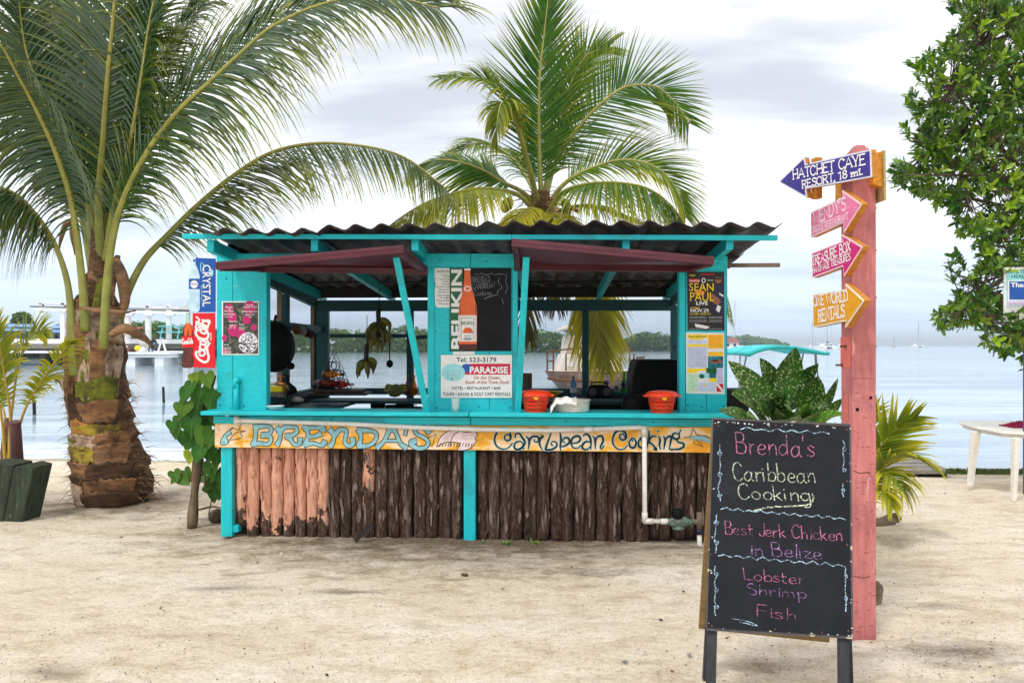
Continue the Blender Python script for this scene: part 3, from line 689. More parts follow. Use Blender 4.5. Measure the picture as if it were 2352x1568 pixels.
# ================================================================ lettering on the name board
pb = KPl(-.1255)
def Z1(x, y): return ((800 + x / 2.352) * .60308, (1560 + y / 2.352) * .60308)
def Z2(x, y): return ((1750 + x / 2.352) * .60308, (1560 + y / 2.352) * .60308)
BRD = {'B': ['408,150 410,200 404,255 388,306', '408,152 480,148 530,150 550,180 528,214 478,226', '470,228 530,234 546,270 520,308 455,300 385,306'],
 'R': ['604,166 628,200 628,255 604,308', '622,208 660,160 720,152 770,160 776,200 740,226 690,236', '692,238 720,262 752,306 800,306 806,262'],
 'E': ['848,158 876,200 870,260 852,310', '852,164 930,160 1012,160 1012,180', '876,238 930,240 985,218', '858,308 930,300 1000,318 1026,286'],
 'N': ['1078,182 1110,220 1104,280 1080,322', '1112,232 1160,180 1218,184 1216,235 1208,290 1240,322 1278,306 1276,262'],
 'D': ['1334,190 1352,240 1336,310', '1330,182 1420,184 1482,204 1492,248 1456,300 1400,322 1330,322'],
 'A': ['1606,178 1580,240 1550,290 1500,334', '1606,178 1650,182 1680,240 1706,300 1752,338', '1578,276 1672,276'],
 'Q': ['1758,180 1748,222'], 'S': ['1962,200 1920,160 1862,156 1834,184 1862,222 1924,252 1954,292 1930,334 1868,344 1812,318 1804,288 1836,280']}
SKYL = flat('sky_blue_sign_paint', S(140, 192, 200), .5, .4, 0, .12, 18)
m = MB(); mk = 0
for L in BRD.values():
    for s_ in L:
        pts = [Z1(*[float(q) for q in p.split(',')]) for p in s_.split()]
        q3 = catmull([pb.at(x, y) for x, y in pts], len(pts) * 5)
        fl = (lambda t: .026 + .016 * abs(2 * t - 1) ** 2) if len(pts) > 2 else (lambda t: .022)
        fk = (lambda f: (lambda t: f(t) + .013))(fl)
        ribbon(m, q3, fk, pb.n, BLACK, .0006 + mk * .00003); ribbon(m, q3, fl, pb.n, SKYL, .0022 + mk * .00003); mk += 1
m.build('lettering', nb)
CAR = ['456,250 440,222 412,228 404,256 426,276 456,262 458,225 432,176 380,164 336,204 314,262 332,322 384,350 436,340 474,298',
 '498,252 504,216 536,212 560,246 586,290 560,336 520,356 492,336 500,296 540,282 566,300 574,352', '598,240 622,262 624,300 616,350', '622,300 640,250 672,236 706,246 704,282 676,286 668,266',
 '742,225 722,262 718,310 742,356', '724,262 756,232', '822,200 800,262 776,330 776,356 820,356 866,330 870,296 838,282 820,306 838,320', '900,204 910,262 902,326 906,362', '904,330 944,322 984,292 978,256 944,250 924,276 942,294',
 '1010,300 1060,290 1084,262 1062,234 1018,248 1000,292 1018,336 1062,340 1086,318', '1108,232 1136,216 1166,240 1178,290 1176,352', '1176,290 1136,284 1104,310 1104,346 1142,354 1176,322',
 '1196,236 1214,266 1216,346', '1216,290 1236,242 1276,236 1286,280 1262,330 1274,348 1292,322',
 '1484,250 1468,218 1440,222 1436,252 1464,270 1492,250 1486,206 1440,182 1400,200 1374,250 1378,310 1420,350 1470,350 1504,318',
 '1544,252 1520,290 1530,330 1562,338 1582,300 1568,262 1544,252 1550,282', '1622,250 1602,290 1610,330 1644,336 1660,300 1650,262 1622,250 1630,280',
 '1700,186 1694,260 1676,340 1660,350', '1764,240 1726,236 1696,282 1730,310 1768,346', '1730,310 1764,360 1738,350', '1784,236 1796,270 1790,320 1802,352', '1782,186 1776,196',
 '1828,236 1842,270 1830,350', '1838,280 1868,240 1896,244 1888,300 1878,352', '1956,214 1920,210 1908,240 1936,262 1968,248 1966,214 1984,180', '1940,262 1962,290 2004,300 2006,330 1960,352 1890,352 1906,362']
m = MB()
for k, s_ in enumerate(CAR):
    pts = [Z2(*[float(q) for q in p.split(',')]) for p in s_.split()]
    q3 = catmull([pb.at(x, y) for x, y in pts], max(6, len(pts) * 4))
    bw = lambda t: .009 + .009 * math.sin(math.pi * min(1, t * 1.15))
    ribbon(m, q3, lambda t: bw(t) + .008, pb.n, BLUEL, .0006 + k * .00003); ribbon(m, q3, bw, pb.n, BLACK, .0022 + k * .00003)
m.build('lettering', nb)
# fish, conch shell and marlin
m = MB()
def zl(f, s_, wd, mat, e, fill=None):
    pts = [f(*[float(q) for q in p.split(',')]) for p in s_.split()]
    if fill: m.add([q for q in catmull([pb.at(x, y, e - .0005) for x, y in pts], len(pts) * 3)], [tuple(range(len(pts) * 3))], fill)
    line(m, pb, pts, wd, mat, e)
SHELLC = flat('shell_paint', S(240, 214, 214), .5, .4, 0, .15, 14)
zl(Z1, '92,300 98,270 130,220 180,172 210,160 180,190 195,215 150,240 165,290 140,312 104,314 92,300', .006, BLACK, .0014, BLUEL)
zl(Z1, '165,290 190,250 240,200 320,190 270,205 290,240 240,262 180,268', .005, BLACK, .002); zl(Z1, '200,160 260,178 270,140 290,110', .005, BLACK, .0026); disc(m, pb, *Z1(120, 292), 3.4, 2.6, GREYP, .003); m.build('painted_fish', nb); m = MB()
zl(Z1, '2150,330 2160,270 2200,210 2300,170 2352,175', .006, BLACK, .0014)
zl(Z2, '-205,330 -180,262 -120,200 -30,185 60,200 130,190 160,220 140,260 150,285 80,352 -20,360 0,300 -120,290 -205,330', .006, BLACK, .0016, SHELLC)
for k in range(12): line(m, pb, [Z2(-170 + k * 26, 300 - 5 * k % 9), Z2(-182 + k * 26, 330 - 4 * (k % 3))], .006, BLACK, .0026)
zl(Z2, '-296,250 -250,240 -210,215 -230,270 -246,330 -262,290 -296,250', .004, BLACK, .0020)
m.build('painted_shell', nb); m = MB(); zl(Z2, '2010,250 2070,232 2090,170 2130,225 2200,232 2262,262', .006, BLACK, .0018); zl(Z2, '2030,245 2110,236 2200,240 2262,300 2190,280 2100,262 2030,245', .005, GREYP, .0024, SKYL)
zl(Z2, '2090,290 2120,270 2180,330 2110,300 2090,290', .004, BLACK, .0030)
m.build('painted_marlin', nb)

# ================================================================ signs and posters on the kiosk
pw = KPl(-.001)
def board(name, label, cat, pl, pts, thick, mat, group=None, parent_grp=None):
    t = thing(name, label, cat, pl.at(*pts[0]), group); m = MB()
    m.prism([pl.at(x, y, thick) for x, y in pts], -pl.n * (thick * .92), mat); m.build('board', t); return t
def top_of(pl, th): return Plane(pl.p + pl.n * th, pl.n)
def scribble(m, pl, x0, x1, y, h, mat, e=.0015, seed=0):
    """tiny print too small to read: a row of word-length bars"""
    rg = random.Random(seed + int(y * 7)); x = x0
    while x < x1:
        w_ = min(rg.uniform(2, 6), x1 - x)
        if w_ > .8: rect(m, pl, x, y - h / 2, x + w_, y + h / 2, mat, e)
        x += w_ + 1.2
# dance party poster
t = board('event_poster', 'dark party poster with a silver disco ball, on the kiosk left end panel', 'poster', pw, q4(510, 692, 595, 815), .004, WHITE); pl = top_of(pw, .004)
m = MB(); art, at_ = new_mat('night_photo_print'); v = coords(at_, 'Object', (1, 1, 1)); a = nz(at_, v, 22, 6, .7, 1.5)
ART = finish(art, at_, ramp(at_, a, [(.3, S(16, 16, 16)), (.48, S(44, 42, 36)), (.58, S(70, 84, 76)), (.64, S(150, 118, 40)), (.72, S(190, 196, 196))]), .4)
rect(m, pl, 512.5, 694.5, 592.8, 812.5, ART, .0005)
for (x, y, r) in ((526, 708, 10), (574, 706, 14), (533, 728, 11), (567, 734, 10), (536, 758, 13), (553, 766, 11), (583, 752, 7), (516, 776, 6), (518, 806, 6)): disc(m, pl, x, y, r, r * 1.1, PINKP, .001 + .0001 * (x % 5))
DISCO, dt = new_mat('mirror_ball_print'); v = coords(dt, 'Object'); vo = NN(dt, 'ShaderNodeTexVoronoi', distance='CHEBYCHEV'); vo.inputs['Scale'].default_value = 75; dt.links.new(v, vo.inputs[0])
hs = NN(dt, 'ShaderNodeSeparateColor'); dt.links.new(vo.outputs['Color'], hs.inputs[0]); DISCO = finish(DISCO, dt, ramp(dt, hs.outputs[0], [(.2, S(70, 66, 76)), (.6, S(190, 188, 200)), (.8, S(250, 250, 255))]), .4)
disc(m, pl, 570, 787, 22.5, 24, WHITE, .0014, 32); disc(m, pl, 570, 787, 21, 22.5, DISCO, .0019, 32); m.build('print', t)
m = MB(); printt(m, pl, (548, 792), (592, 791), (548, 784), 'Mistletoe', BLACK, .0026, .01)
for tx, x0, x1, y, h in (('Dinner', 518, 535, 707, 4), ('with', 524, 530, 711, 2.5), ("Aaron Kevin's", 514, 537, 716, 4), ('Classical Guitar', 512, 541, 723, 4), ('7:00 - 10:00', 516, 534, 729, 3), ('Saturday', 565, 582, 702, 4), ('December 13, 2014', 560, 590, 707, 4), ('Barefoot Beach Club', 556, 591, 717, 4), ('Happy Hour', 563, 586, 724, 4), ('6:00', 572, 579, 729, 3),
        ('Dance Party', 526, 546, 740, 4), ('Gilberry 7', 527, 543, 749, 4), ('9:00 - 1:00', 527, 541, 754, 3), ('Tickets', 549, 561, 747, 4), ('$ 40 each', 549, 562, 753, 3), ('2 for $75', 549, 562, 757, 3), ('Shuttle', 515, 526, 793, 3.4), ('Departs North', 514, 531, 799, 3), ('7:00 & 8:00', 514, 530, 803, 3), ('Departs BVC', 514, 531, 808, 3), ('6:30 & 7:30', 514, 530, 811.5, 3)):
    printt(m, pl, (x0, y), (x1, y), (x0, y - h), tx, WHITE, .0026, .012)
m.build('lettering', t)
# delivery flyer, half covered
t = board('flyer', 'torn white delivery flyer with black text beside the green beer sign', 'flyer', pw, [(998, 616), (1033, 616), (1033, 706), (1004, 706), (1000, 701), (998, 668), (1001, 655), (998, 640)], .0015, WHITE); pl = top_of(pw, .0015); m = MB()
for tx, x0, x1, y, h in (('PLACENCIA DEL', 1003, 1031.5, 626, 6), ('Anything in', 1014, 1031, 633, 3), ('Food', 1019, 1031, 638, 3), ('Prescription', 1010, 1031.5, 643, 3), ('Alcohol', 1018, 1031.5, 648.5, 3), ('Booking', 1016, 1031, 654, 3), ('What ever else anyone', 1002, 1032, 660, 3.2), ('Placencia $5', 1008, 1030, 666, 3.2), ('Blue Creek $10', 1007, 1030, 672, 3.2), ('Open Sunday', 1005, 1032, 680, 4), ('9 A.M', 1012, 1030, 686, 4), ('Phone Number', 1003, 1032, 692, 4), ('Brittney', 1008, 1031, 699, 4)):
    printt(m, pl, (x0, y), (x1, y), (x0, y - h), tx, BLACK, .0006, .012)
m.build('lettering', t)
# beer chalkboard
t = board('menu_chalkboard', 'green and black beer chalkboard with an amber bottle, on the kiosk middle panel', 'chalkboard', pw, q4(1033, 616, 1174, 806), .010, BLACKB); pl = top_of(pw, .010)
m = MB(); rect(m, pl, 1033, 616, 1063, 805, GREEND, .0006)
bo = [(1067, 619), (1080, 619), (1081, 640), (1084, 662), (1094, 700), (1095.5, 716), (1095, 804), (1054, 804), (1053.5, 716), (1055, 700), (1064, 662), (1066, 640)]
poly(m, pl, bo, AMBER, .0014); poly(m, pl, [(1054, 790), (1095, 790), (1095, 804), (1054, 804)], BROWND, .0019)
rect(m, pl, 1066, 616.5, 1081, 621, WHITE, .002); disc(m, pl, 1074, 663, 8, 6.5, WHITE, .002); disc(m, pl, 1074, 663, 5.5, 4, AMBER, .0024)
for x_, w_ in ((1056.5, 1.4), (1092, 1.6)): rect(m, pl, x_, 700, x_ + w_, 725, BROWND, .0018)
rect(m, pl, 1053, 724, 1094.5, 784, WHITE, .0024)
for a_, b_, mt_ in ((2.6, 1.6, RED), (6.2, 3.0, GREEND)):
    x0, y0, x1, y1 = 1053 + a_, 724 + a_, 1094.5 - a_, 784 - a_
    line(m, pl, [(x0, y0), (x1, y0), (x1, y1), (x0, y1), (x0, y0)], .0022 * b_ / 1.6, mt_, .0028 + a_ * .0001, False)
poly(m, pl, [(1062, 765), (1066, 755), (1069, 752), (1079, 752), (1083, 755), (1088, 765)], AMBER, .003)
m.build('print', t); m = MB()
pr = top_of(pl, 0)
O = pl.at(1060, 801); U = pl.at(1060, 619) - O; Vv = pl.at(1037, 801) - O; vs, fs = text2d('BELIKIN', .03)
m.add([O + U * a + Vv * b + pl.n * .0012 for a, b in vs], fs, WHITE)
printt(m, pl, (1060, 745.5), (1089, 745.5), (1060, 738), 'BELIKIN', GREEND, .0034, .015); printt(m, pl, (1067, 780.5), (1083, 780.5), (1067, 775), 'BEER', GREEND, .0034, .015); printt(m, pl, (1066, 772.5), (1082, 772.5), (1066, 770), 'SPECIALLY BREWED', BROWND, .0034, .01)
m.build('lettering', t)
CHALK = rough_mat('white_chalk', (.10, .11, .13), (.42, .45, .50), 60, rough=.9, fine=200); m = MB()
write(m, pl, (1084, 648), (1126, 646), (1084, 636), "BRENDA'S", .0026, CHALK, .001, 5, 3); write(m, pl, (1086, 664), (1136, 660), (1086, 651), 'CARIBBEAN', .0026, CHALK, .001, 5, 4); write(m, pl, (1088, 680), (1130, 677), (1088, 667), 'Cooking', .0024, CHALK, .001, 4, 5)
line(m, pl, [(1089, 628), (1098, 631), (1106, 628), (1116, 631), (1126, 628), (1138, 631), (1150, 629), (1164, 632)], .003, CHALK, .001)
line(m, pl, [(1147, 638), (1145, 650), (1153, 659), (1144, 668), (1142, 673)], .003, CHALK, .001); line(m, pl, [(1164, 634), (1161, 646), (1166, 660), (1160, 674)], .003, CHALK, .001); line(m, pl, [(1112, 686), (1128, 680), (1144, 676)], .004, CHALK, .001); line(m, pl, [(1153, 684), (1156, 698)], .003, CHALK, .001)
m.build('chalk_writing', t)
# telephone / paradise sign
t = board('paradise_sign', 'white printed hotel sign with telephone number under the beer chalkboard', 'sign', pw, q4(1013, 815, 1176, 913), .008, WHITEP); pl = top_of(pw, .008); m = MB()
poly(m, pl, [(1069, 848), (1080, 835), (1172, 835), (1172, 860), (1063, 860)], CRIM, .0008); disc(m, pl, 1072, 845, 13, 10, BLUE, .0012); rect(m, pl, 1078, 850, 1172, 859.5, CRIM, .0014)
disc(m, pl, 1041, 855, 27, 20, BLUEL, .002, 32); line(m, pl, [(1054, 841), (1066, 843)], .002, BLACK, .0026)
for k in range(6): scribble(m, pl, 1026, 1058, 850 + k * 3.4, .8, GREYP, .0026, k)
rect(m, pl, 1036, 868, 1040, 871, BLUE, .003); rect(m, pl, 1041, 867, 1046, 871, YEL, .003)
rect(m, pl, 1040, 807, 1090, 814, WHITE, -.006 + .0005); m.build('print', t); m = MB()
printt(m, pl, (1048, 831), (1140, 831), (1048, 820.5), 'Tel: 523-3179', BLACK, .0012, .012); printt(m, pl, (1079, 856.5), (1167, 856.5), (1079, 842), 'PARADISE', WHITE, .0022, .035)
CR2 = flat('dark_red_print', S(168, 24, 36))
printt(m, pl, (1088, 870.5), (1149, 870.5), (1088, 863), 'On the Ocean,', CR2, .0012, .012, .25); printt(m, pl, (1068, 881), (1170, 881), (1068, 873.5), 'South of the Town Dock', CR2, .0012, .012, .25)
printt(m, pl, (1038, 894.5), (1150, 894.5), (1038, 887.5), 'HOTEL • RESTAURANT • BAR', BLACK, .0012, .012); printt(m, pl, (1016.5, 908.5), (1172, 908.5), (1016.5, 900.5), 'TOURS • KAYAK & GOLF CART RENTALS', BLACK, .0012, .012)
m.build('lettering', t)
# concert poster
t = board('concert_poster', 'black concert poster with yellow lettering on the kiosk right end panel', 'poster', pw, [(1578, 624), (1663, 624), (1664, 759), (1580, 758)], .003, DKPR); pl = top_of(pw, .003); m = MB()
GLOW = flat('orange_print', S(236, 140, 50)); disc(m, pl, 1606, 672, 20, 10, BROWND, .0004); disc(m, pl, 1607, 672, 11, 6, GLOW, .0007)
poly(m, pl, [(1642, 648), (1648, 652), (1656, 655), (1662, 664), (1662, 734), (1638, 712), (1634, 702), (1644, 690)], NAVY, .0006)
disc(m, pl, 1650, 640, 8, 11, SKINP, .0009); poly(m, pl, [(1642, 630), (1650, 626), (1659, 630), (1659, 637), (1642, 636)], BLACK, .0012); rect(m, pl, 1642, 638, 1657, 642, BLACK, .0014)
poly(m, pl, [(1630, 680), (1636, 674), (1650, 684), (1656, 694), (1648, 700), (1638, 696)], SKINP, .0012); poly(m, pl, [(1648, 700), (1656, 704), (1652, 718), (1644, 712)], WHITE, .0012); poly(m, pl, [(1652, 672), (1662, 678), (1662, 682), (1652, 677)], WHITE, .0014)
rect(m, pl, 1582, 641, 1607, 648, RED, .001); disc(m, pl, 1616, 644, 5, 5.5, WHITE, .001); disc(m, pl, 1616, 644, 3, 3.4, NAVY, .0013); poly(m, pl, [(1595, 743), (1612, 746), (1630, 750), (1624, 755), (1598, 751)], WHITE, .001)
for k, y in enumerate((727.5, 730, 735.5, 738.5, 755)): scribble(m, pl, 1584, 1624, y, 1.4, GREYP, .001, k); scribble(m, pl, 1628, 1658, y, 1.4, GREYP, .001, k + 9)
m.build('print', t); m = MB()
for tx, x0, x1, y, h, mt_, b in (('DigiCel', 1584, 1606, 647, 4.6, WHITE, .02), ('Nises', 1584, 1597, 634, 4, YEL, .02), ('ZABAVA', 1610, 1640, 632, 3.6, RED, .02), ('TRAVELLERS', 1624, 1638, 645, 2.6, WHITE, .01), ('SEAN', 1583, 1639, 668, 18, YEL, .0), ('PAUL', 1585, 1640, 691, 20, YEL, .0), ('LIVE', 1599, 1626, 700, 7.5, WHITE, .03), ('SATURDAY', 1586, 1608, 708.5, 3.4, YEL, .01), ('NOV.29', 1586, 1628, 717, 8, WHITE, .02), ('BTL PARK - BELIZE CITY', 1586, 1633, 722.5, 3.4, YEL, .01)):
    printt(m, pl, (x0, y), (x1, y), (x0, y - h), tx, mt_, .0018, b)
m.build('lettering', t)
# resort flyer
t = board('resort_flyer', 'white and yellow resort flyer with small photos, under the concert poster', 'flyer', pw, [(1575, 763), (1663, 764), (1664, 905), (1576, 903)], .003, WHITE); pl = top_of(pw, .003); m = MB()
rect(m, pl, 1578, 768, 1625, 776, YEL, .0006); rect(m, pl, 1584, 776.5, 1616, 780, YEL, .0006); rect(m, pl, 1579, 781, 1624, 789, LILAC, .0006); rect(m, pl, 1579, 790.5, 1624, 796, YEL, .0006); rect(m, pl, 1579, 797, 1624, 845, LILAC, .0006)
rect(m, pl, 1579, 846, 1624, 851, YEL, .0008); rect(m, pl, 1579, 851, 1602, 856, YEL, .0008); ORA = flat('orange_yellow_print', S(252, 190, 20)); rect(m, pl, 1626, 768, 1661, 800, ORA, .0006); rect(m, pl, 1626, 808, 1661, 817.5, ORA, .0006)
rect(m, pl, 1626, 818, 1661, 845, SEAP, .0006); disc(m, pl, 1644, 830, 14, 4.6, SKINP, .001); disc(m, pl, 1642, 828, 8, 2.2, BROWND, .0013); rect(m, pl, 1622, 845, 1646, 858, GREEND, .0009); rect(m, pl, 1604, 856, 1628, 876, BLUEL, .001); rect(m, pl, 1604, 868, 1628, 876, WHITE, .0013); disc(m, pl, 1612, 864, 6, 5, GREEND, .0015)
rect(m, pl, 1629, 857, 1645, 877, SEAP, .0012); rect(m, pl, 1629, 868, 1645, 877, YEL, .0014); rect(m, pl, 1646, 846, 1661, 880, LILAC, .0012); LG = flat('pale_green_print', S(190, 226, 190), .5, .3, 0, .1, 60); rect(m, pl, 1580, 858, 1602, 898, LG, .0007); rect(m, pl, 1603, 879, 1644, 898, LILAC, .0007); poly(m, pl, [(1613, 886), (1618, 881), (1622, 887)], YEL, .0012)
rect(m, pl, 1646, 881, 1661, 899, RED, .0014); poly(m, pl, [(1646, 881), (1650, 881), (1661, 895), (1661, 899), (1658, 899), (1646, 885)], WHITE, .0018)
for k in range(11): scribble(m, pl, 1581, 1622, 799 + k * 4.1, .9, GREYP, .0012, k)
for k in range(7): scribble(m, pl, 1630, 1657, 772 + k * 4, .9, RED, .0012, k)
for k in range(8): scribble(m, pl, 1648, 1659, 849 + k * 3.8, .8, PINKP, .0016, k)
m.build('print', t); m = MB(); printt(m, pl, (1581, 774.5), (1622, 774.5), (1581, 770.5), "Glover's Atoll Resort", BLACK, .0012, .012); m.build('lettering', t)
# drink signs hung on the left end
ps = KPl(.02)
t = board('water_sign', 'blue bottled water sign fixed above the red cola sign', 'sign', ps, [(450, 592), (496, 594), (495.5, 717), (451, 717)], .006, BLUE); pl = top_of(ps, .006); m = MB()
PL2 = flat('bottle_print', S(196, 222, 240), .35, .5, 0, .12, 20)
bo = [(444, 600), (449, 600), (450, 608), (456, 622), (459, 634), (459, 710), (456, 716), (437, 716), (434, 710), (434, 634), (437, 622), (443, 608)]
m.prism([pl.at(x, y, .003) for x, y in bo], -pl.n * .008, PL2); rect(m, pl, 434, 640, 459, 664, BLUE, .0038); disc(m, pl, 446.5, 653, 9, 9, WHITE, .0044); rect(m, pl, 443.5, 596, 449.5, 601, BLUE, .0040)
for k in range(9): line(m, pl, [(435, 670 + k * 4.8), (446, 671 + k * 4.8), (458, 670 + k * 4.8)], .003, BLUEL, .0040)
line(m, pl, [(472, 612), (462, 604), (462, 622), (474, 632)], .006, BLUEL, .0012); poly(m, pl, [(486, 618), (490, 622), (490, 630), (486, 636), (482, 630), (482, 622)], BLUEL, .0012); m.build('print', t)
m = MB(); O = pl.at(466, 608); U = pl.at(466, 704) - O; Vv = pl.at(484, 608) - O; vs, fs = text2d('CRYSTAL', .012)
m.add([O + U * a + Vv * b + pl.n * .0022 for a, b in vs], fs, WHITE); printt(m, pl, (438, 655), (455, 655), (438, 650), 'CRYSTAL', BLUE, .005, .01)
O = pl.at(461.5, 654); U = pl.at(461.5, 690) - O; Vv = pl.at(464.5, 654) - O; vs, fs = text2d('THE BEST WATER IN THE WORLD', .01); m.add([O + U * a + Vv * b + pl.n * .0012 for a, b in vs], fs, BLUEL); m.build('lettering', t)
t = board('cola_sign', 'red cola sign with bottle fixed at the kiosk left end', 'sign', ps, [(443, 719), (495, 718.5), (494.5, 845), (443, 843)], .006, RED); pl = top_of(ps, .006); m = MB()
COLA = flat('cola_print', S(90, 16, 10), .3, .6, 0, .5, 25)
bo = [(427.5, 720), (436, 720), (436.5, 742), (442, 760), (445, 772), (444, 796), (442, 812), (445, 830), (443, 842), (438, 845), (423, 845), (418, 841), (417, 828), (421, 806), (418, 786), (418, 770), (422, 754), (427, 742)]
m.prism([pl.at(x, y, .003) for x, y in bo], -pl.n * .008, COLA); poly(m, pl, [(427.5, 721), (436, 721), (436.5, 742), (427, 742)], flat('pale_glass_print', S(168, 210, 190)), .004)
poly(m, pl, [(427, 742), (436.5, 742), (441, 757), (440, 771), (434, 771), (433, 750), (430, 771), (424, 771), (424, 755)], AMBER, .0042); poly(m, pl, [(418, 772), (445, 772), (444, 798), (419, 798)], RED, .0046)
for x_ in (422, 429, 438): line(m, pl, [(x_, 802), (x_ + 1, 818), (x_ - 1, 838)], .004, RUST, .0044)
m.build('print', t); m = MB()
write(m, pl, (419.5, 790), (444, 788), (419.5, 778), 'CocaCola', .0075, WHITE, .0052)
def Z3(x, y): return ((400 + x / 4.704) * .60308, (1120 + y / 4.704) * .60308)
for k, (s_, wd) in enumerate((('1636,1030 1630,1080 1660,1140 1720,1190 1790,1216 1840,1190 1856,1120 1836,1030 1830,950 1872,876', .020), ('1636,1034 1680,1030 1700,1060', .014),
        ('1690,1050 1700,1090 1760,1100 1790,1060 1770,1010 1710,1010 1690,1050', .017), ('1700,960 1690,1000', .012), ('1700,940 1720,985 1780,990 1806,950 1790,912', .017), ('1790,912 1740,900 1708,916 1700,944', .015),
        ('1816,870 1770,838 1716,844 1712,880 1766,902 1816,880 1800,850', .016), ('1816,870 1850,850 1830,822', .012), ('1672,812 1700,806', .013),
        ('1636,628 1628,700 1668,768 1740,800 1812,800 1850,760 1848,700 1812,664', .020), ('1636,628 1700,584 1706,628 1664,650 1628,610 1640,540 1690,460 1636,406', .014),
        ('1760,700 1716,672 1724,630 1782,628 1810,664 1790,706 1760,700', .017), ('1840,650 1790,600 1700,560 1640,520 1650,490 1740,540 1812,584 1850,600', .015),
        ('1760,560 1750,510 1796,484 1850,500 1862,546 1820,570 1776,548', .016), ('1740,462 1800,470 1866,470 1884,510', .014))):
    pts = [Z3(*[float(q) for q in p.split(',')]) for p in s_.split()]; line(m, pl, pts, wd, WHITE, .0012 + k * .0001)
O = pl.at(486, 781); U = pl.at(486, 764) - O; Vv = pl.at(482.5, 781) - O; vs, fs = text2d('BELIZE', .015); m.add([O + U * a + Vv * b + pl.n * .0012 for a, b in vs], fs, WHITE); m.build('lettering', t)

# ================================================================ pipe run and water meter
t = thing('water_pipe', 'white plastic water pipe with green brass meter along the kiosk front', 'pipe', KP(1480, 1195, -.17)); vpi = -.16
def kt(mb, pts, r, mat, v=vpi, n=10): mb.tube([KP(x, y, v) for x, y in pts], r, mat, n)
m = MB(); kt(m, [(543, 880), (543, 944)], .021, TEAL, -.03); kt(m, [(541, 890), (541, 874), (550, 872)], .026, TEAL, -.03); m.build('painted_pipe', t, smooth=True)
m = MB(); kt(m, [(544, 955), (544, 962), (549, 965), (640, 968), (800, 973), (950, 981), (1100, 986), (1250, 988), (1345, 986)], .0195, PVC); kt(m, [(1345, 986), (1470, 981), (1480, 984)], .0195, PVC); kt(m, [(1480, 981), (1481, 1188), (1486, 1196), (1530, 1197)], .0195, PVC); m.build('pipe', t, smooth=True)
for a, b in (((1340, 986), (1362, 985)), ((1480, 978), (1480, 1002)), ((1481, 1176), (1481, 1199)), ((1478, 1196), (1500, 1196.5)), ((1518, 1197), (1534, 1197)), ((543, 958), (544, 972)), ((540, 965), (556, 966))): m = MB(); kt(m, [a, b], .024, PVC); m.build('coupling', t, smooth=True)
PAT = rough_mat('green_brass', (.05, .06, .045), (.16, .30, .24), 60, rough=.7, wear=(.10, .07, .05), wamt=.52, wscale=40)
m = MB(); m.lathe([(0, 0), (.022, 0), (.026, .02), (.042, .045), (.048, .08), (.048, .13), (.040, .155), (.026, .18), (.022, .215), (0, .215)], KP(1531, 1198, vpi), PAT, 16, EU); m.lathe([(0, -.05), (.05, -.05), (.05, -.035), (.042, -.03), (.042, 0)], KP(1558, 1200, vpi), PAT, 16, Z); m.build('meter_body', t, smooth=True)
m = MB(); m.lathe([(.044, 0), (.047, .01), (.047, .055), (.043, .068), (.02, .074), (0, .074)], KP(1556, 1189, vpi), BLACKM, 18, Z); m.build('meter_cap', t, smooth=True)
m = MB(); kt(m, [(1590, 1198), (1612, 1198)], .022, OLDW); kt(m, [(1606, 1176), (1606, 1216)], .022, OLDW); kt(m, [(1606, 1214), (1606, 1226)], .026, NAVY); m.build('tee_fitting', t, smooth=True)
m = MB(); kt(m, [(1606, 1218), (1607, 1256), (1611, 1266)], .0195, PVC); m.build('down_pipe', t, smooth=True)

def KC(px, v): p = KP(px, 900, v); p.z = (KP(px, 944.5 + (px - 460) * .0053, -.24)).z + .001; return p
# ================================================================ things on the counters and hanging inside
def pxm(v): return (6.58 + v) / F        # metres per picture unit at depth v
ORB = flat('orange_plastic', S(232, 60, 14), .3, .5, 0, .05); FOODC = rough_mat('fried_food', (.25, .13, .03), (.55, .38, .10), 40)
def colander(px, v, lab):
    c_ = KC(px, v); t = thing('colander', lab, 'basket', c_, 'orange baskets on the kiosk counter'); s_ = pxm(v)
    m = MB(); m.lathe([(0, .002), (.082, .002), (.086, .0), (.088, .012), (.084, .012)], c_, ORB, 28); n = 34
    for k in range(n):
        a = 6.2832 * k / n; d = V3((math.cos(a), math.sin(a), 0)); tg = V3((-math.sin(a), math.cos(a), 0))
        m.beam(c_ + d * .086 + Z * .010, c_ + d * .105 + Z * .088, .0075, .005, ORB, d)
    for z, r in ((.036, .0925), (.062, .099)): m.lathe([(r - .002, z - .003), (r + .002, z - .003), (r + .002, z + .003), (r - .002, z + .003)], c_, ORB, 28)
    m.build('basket_wall', t)
    m = MB(); m.lathe([(.102, .082), (.107, .082), (.110, .108), (.128, .112), (.130, .118), (.112, .120), (.105, .112), (.102, .082)], c_, ORB, 32); m.build('rim', t, smooth=True)
    m = MB(); m.lathe([(.128, .117), (.126, .132), (.105, .145), (.05, .152), (0, .153)], c_, ORB, 32, wob=lambda i, k: 1 + .02 * math.cos(4 * 6.28 * k / 32)); m.box(c_ + V3((-.13, 0, .116)), (.03, .09, .012), ORB); m.box(c_ + V3((.13, 0, .116)), (.03, .09, .012), ORB); m.build('lid', t, smooth=False)
    m = MB(); rg = random.Random(px)
    for k in range(40):
        a = rg.uniform(0, 6.28); r = rg.uniform(0, .075); m.lathe([(0, -.014), (.014, -.008), (.016, 0), (.012, .010), (0, .013)], c_ + V3((r * math.cos(a), r * math.sin(a), rg.uniform(.02, .075))), FOODC, 6)
    tag(m.build('food', t), kind='stuff')
    m = MB(); m.lathe([(0, 0), (.022, .001), (.022, .003)], c_ + V3((.0, -.112, .112)), YEL, 10, -EV); m.build('sticker', t)
    for ch in t.children: ch.scale = (1, 1, 1.16)
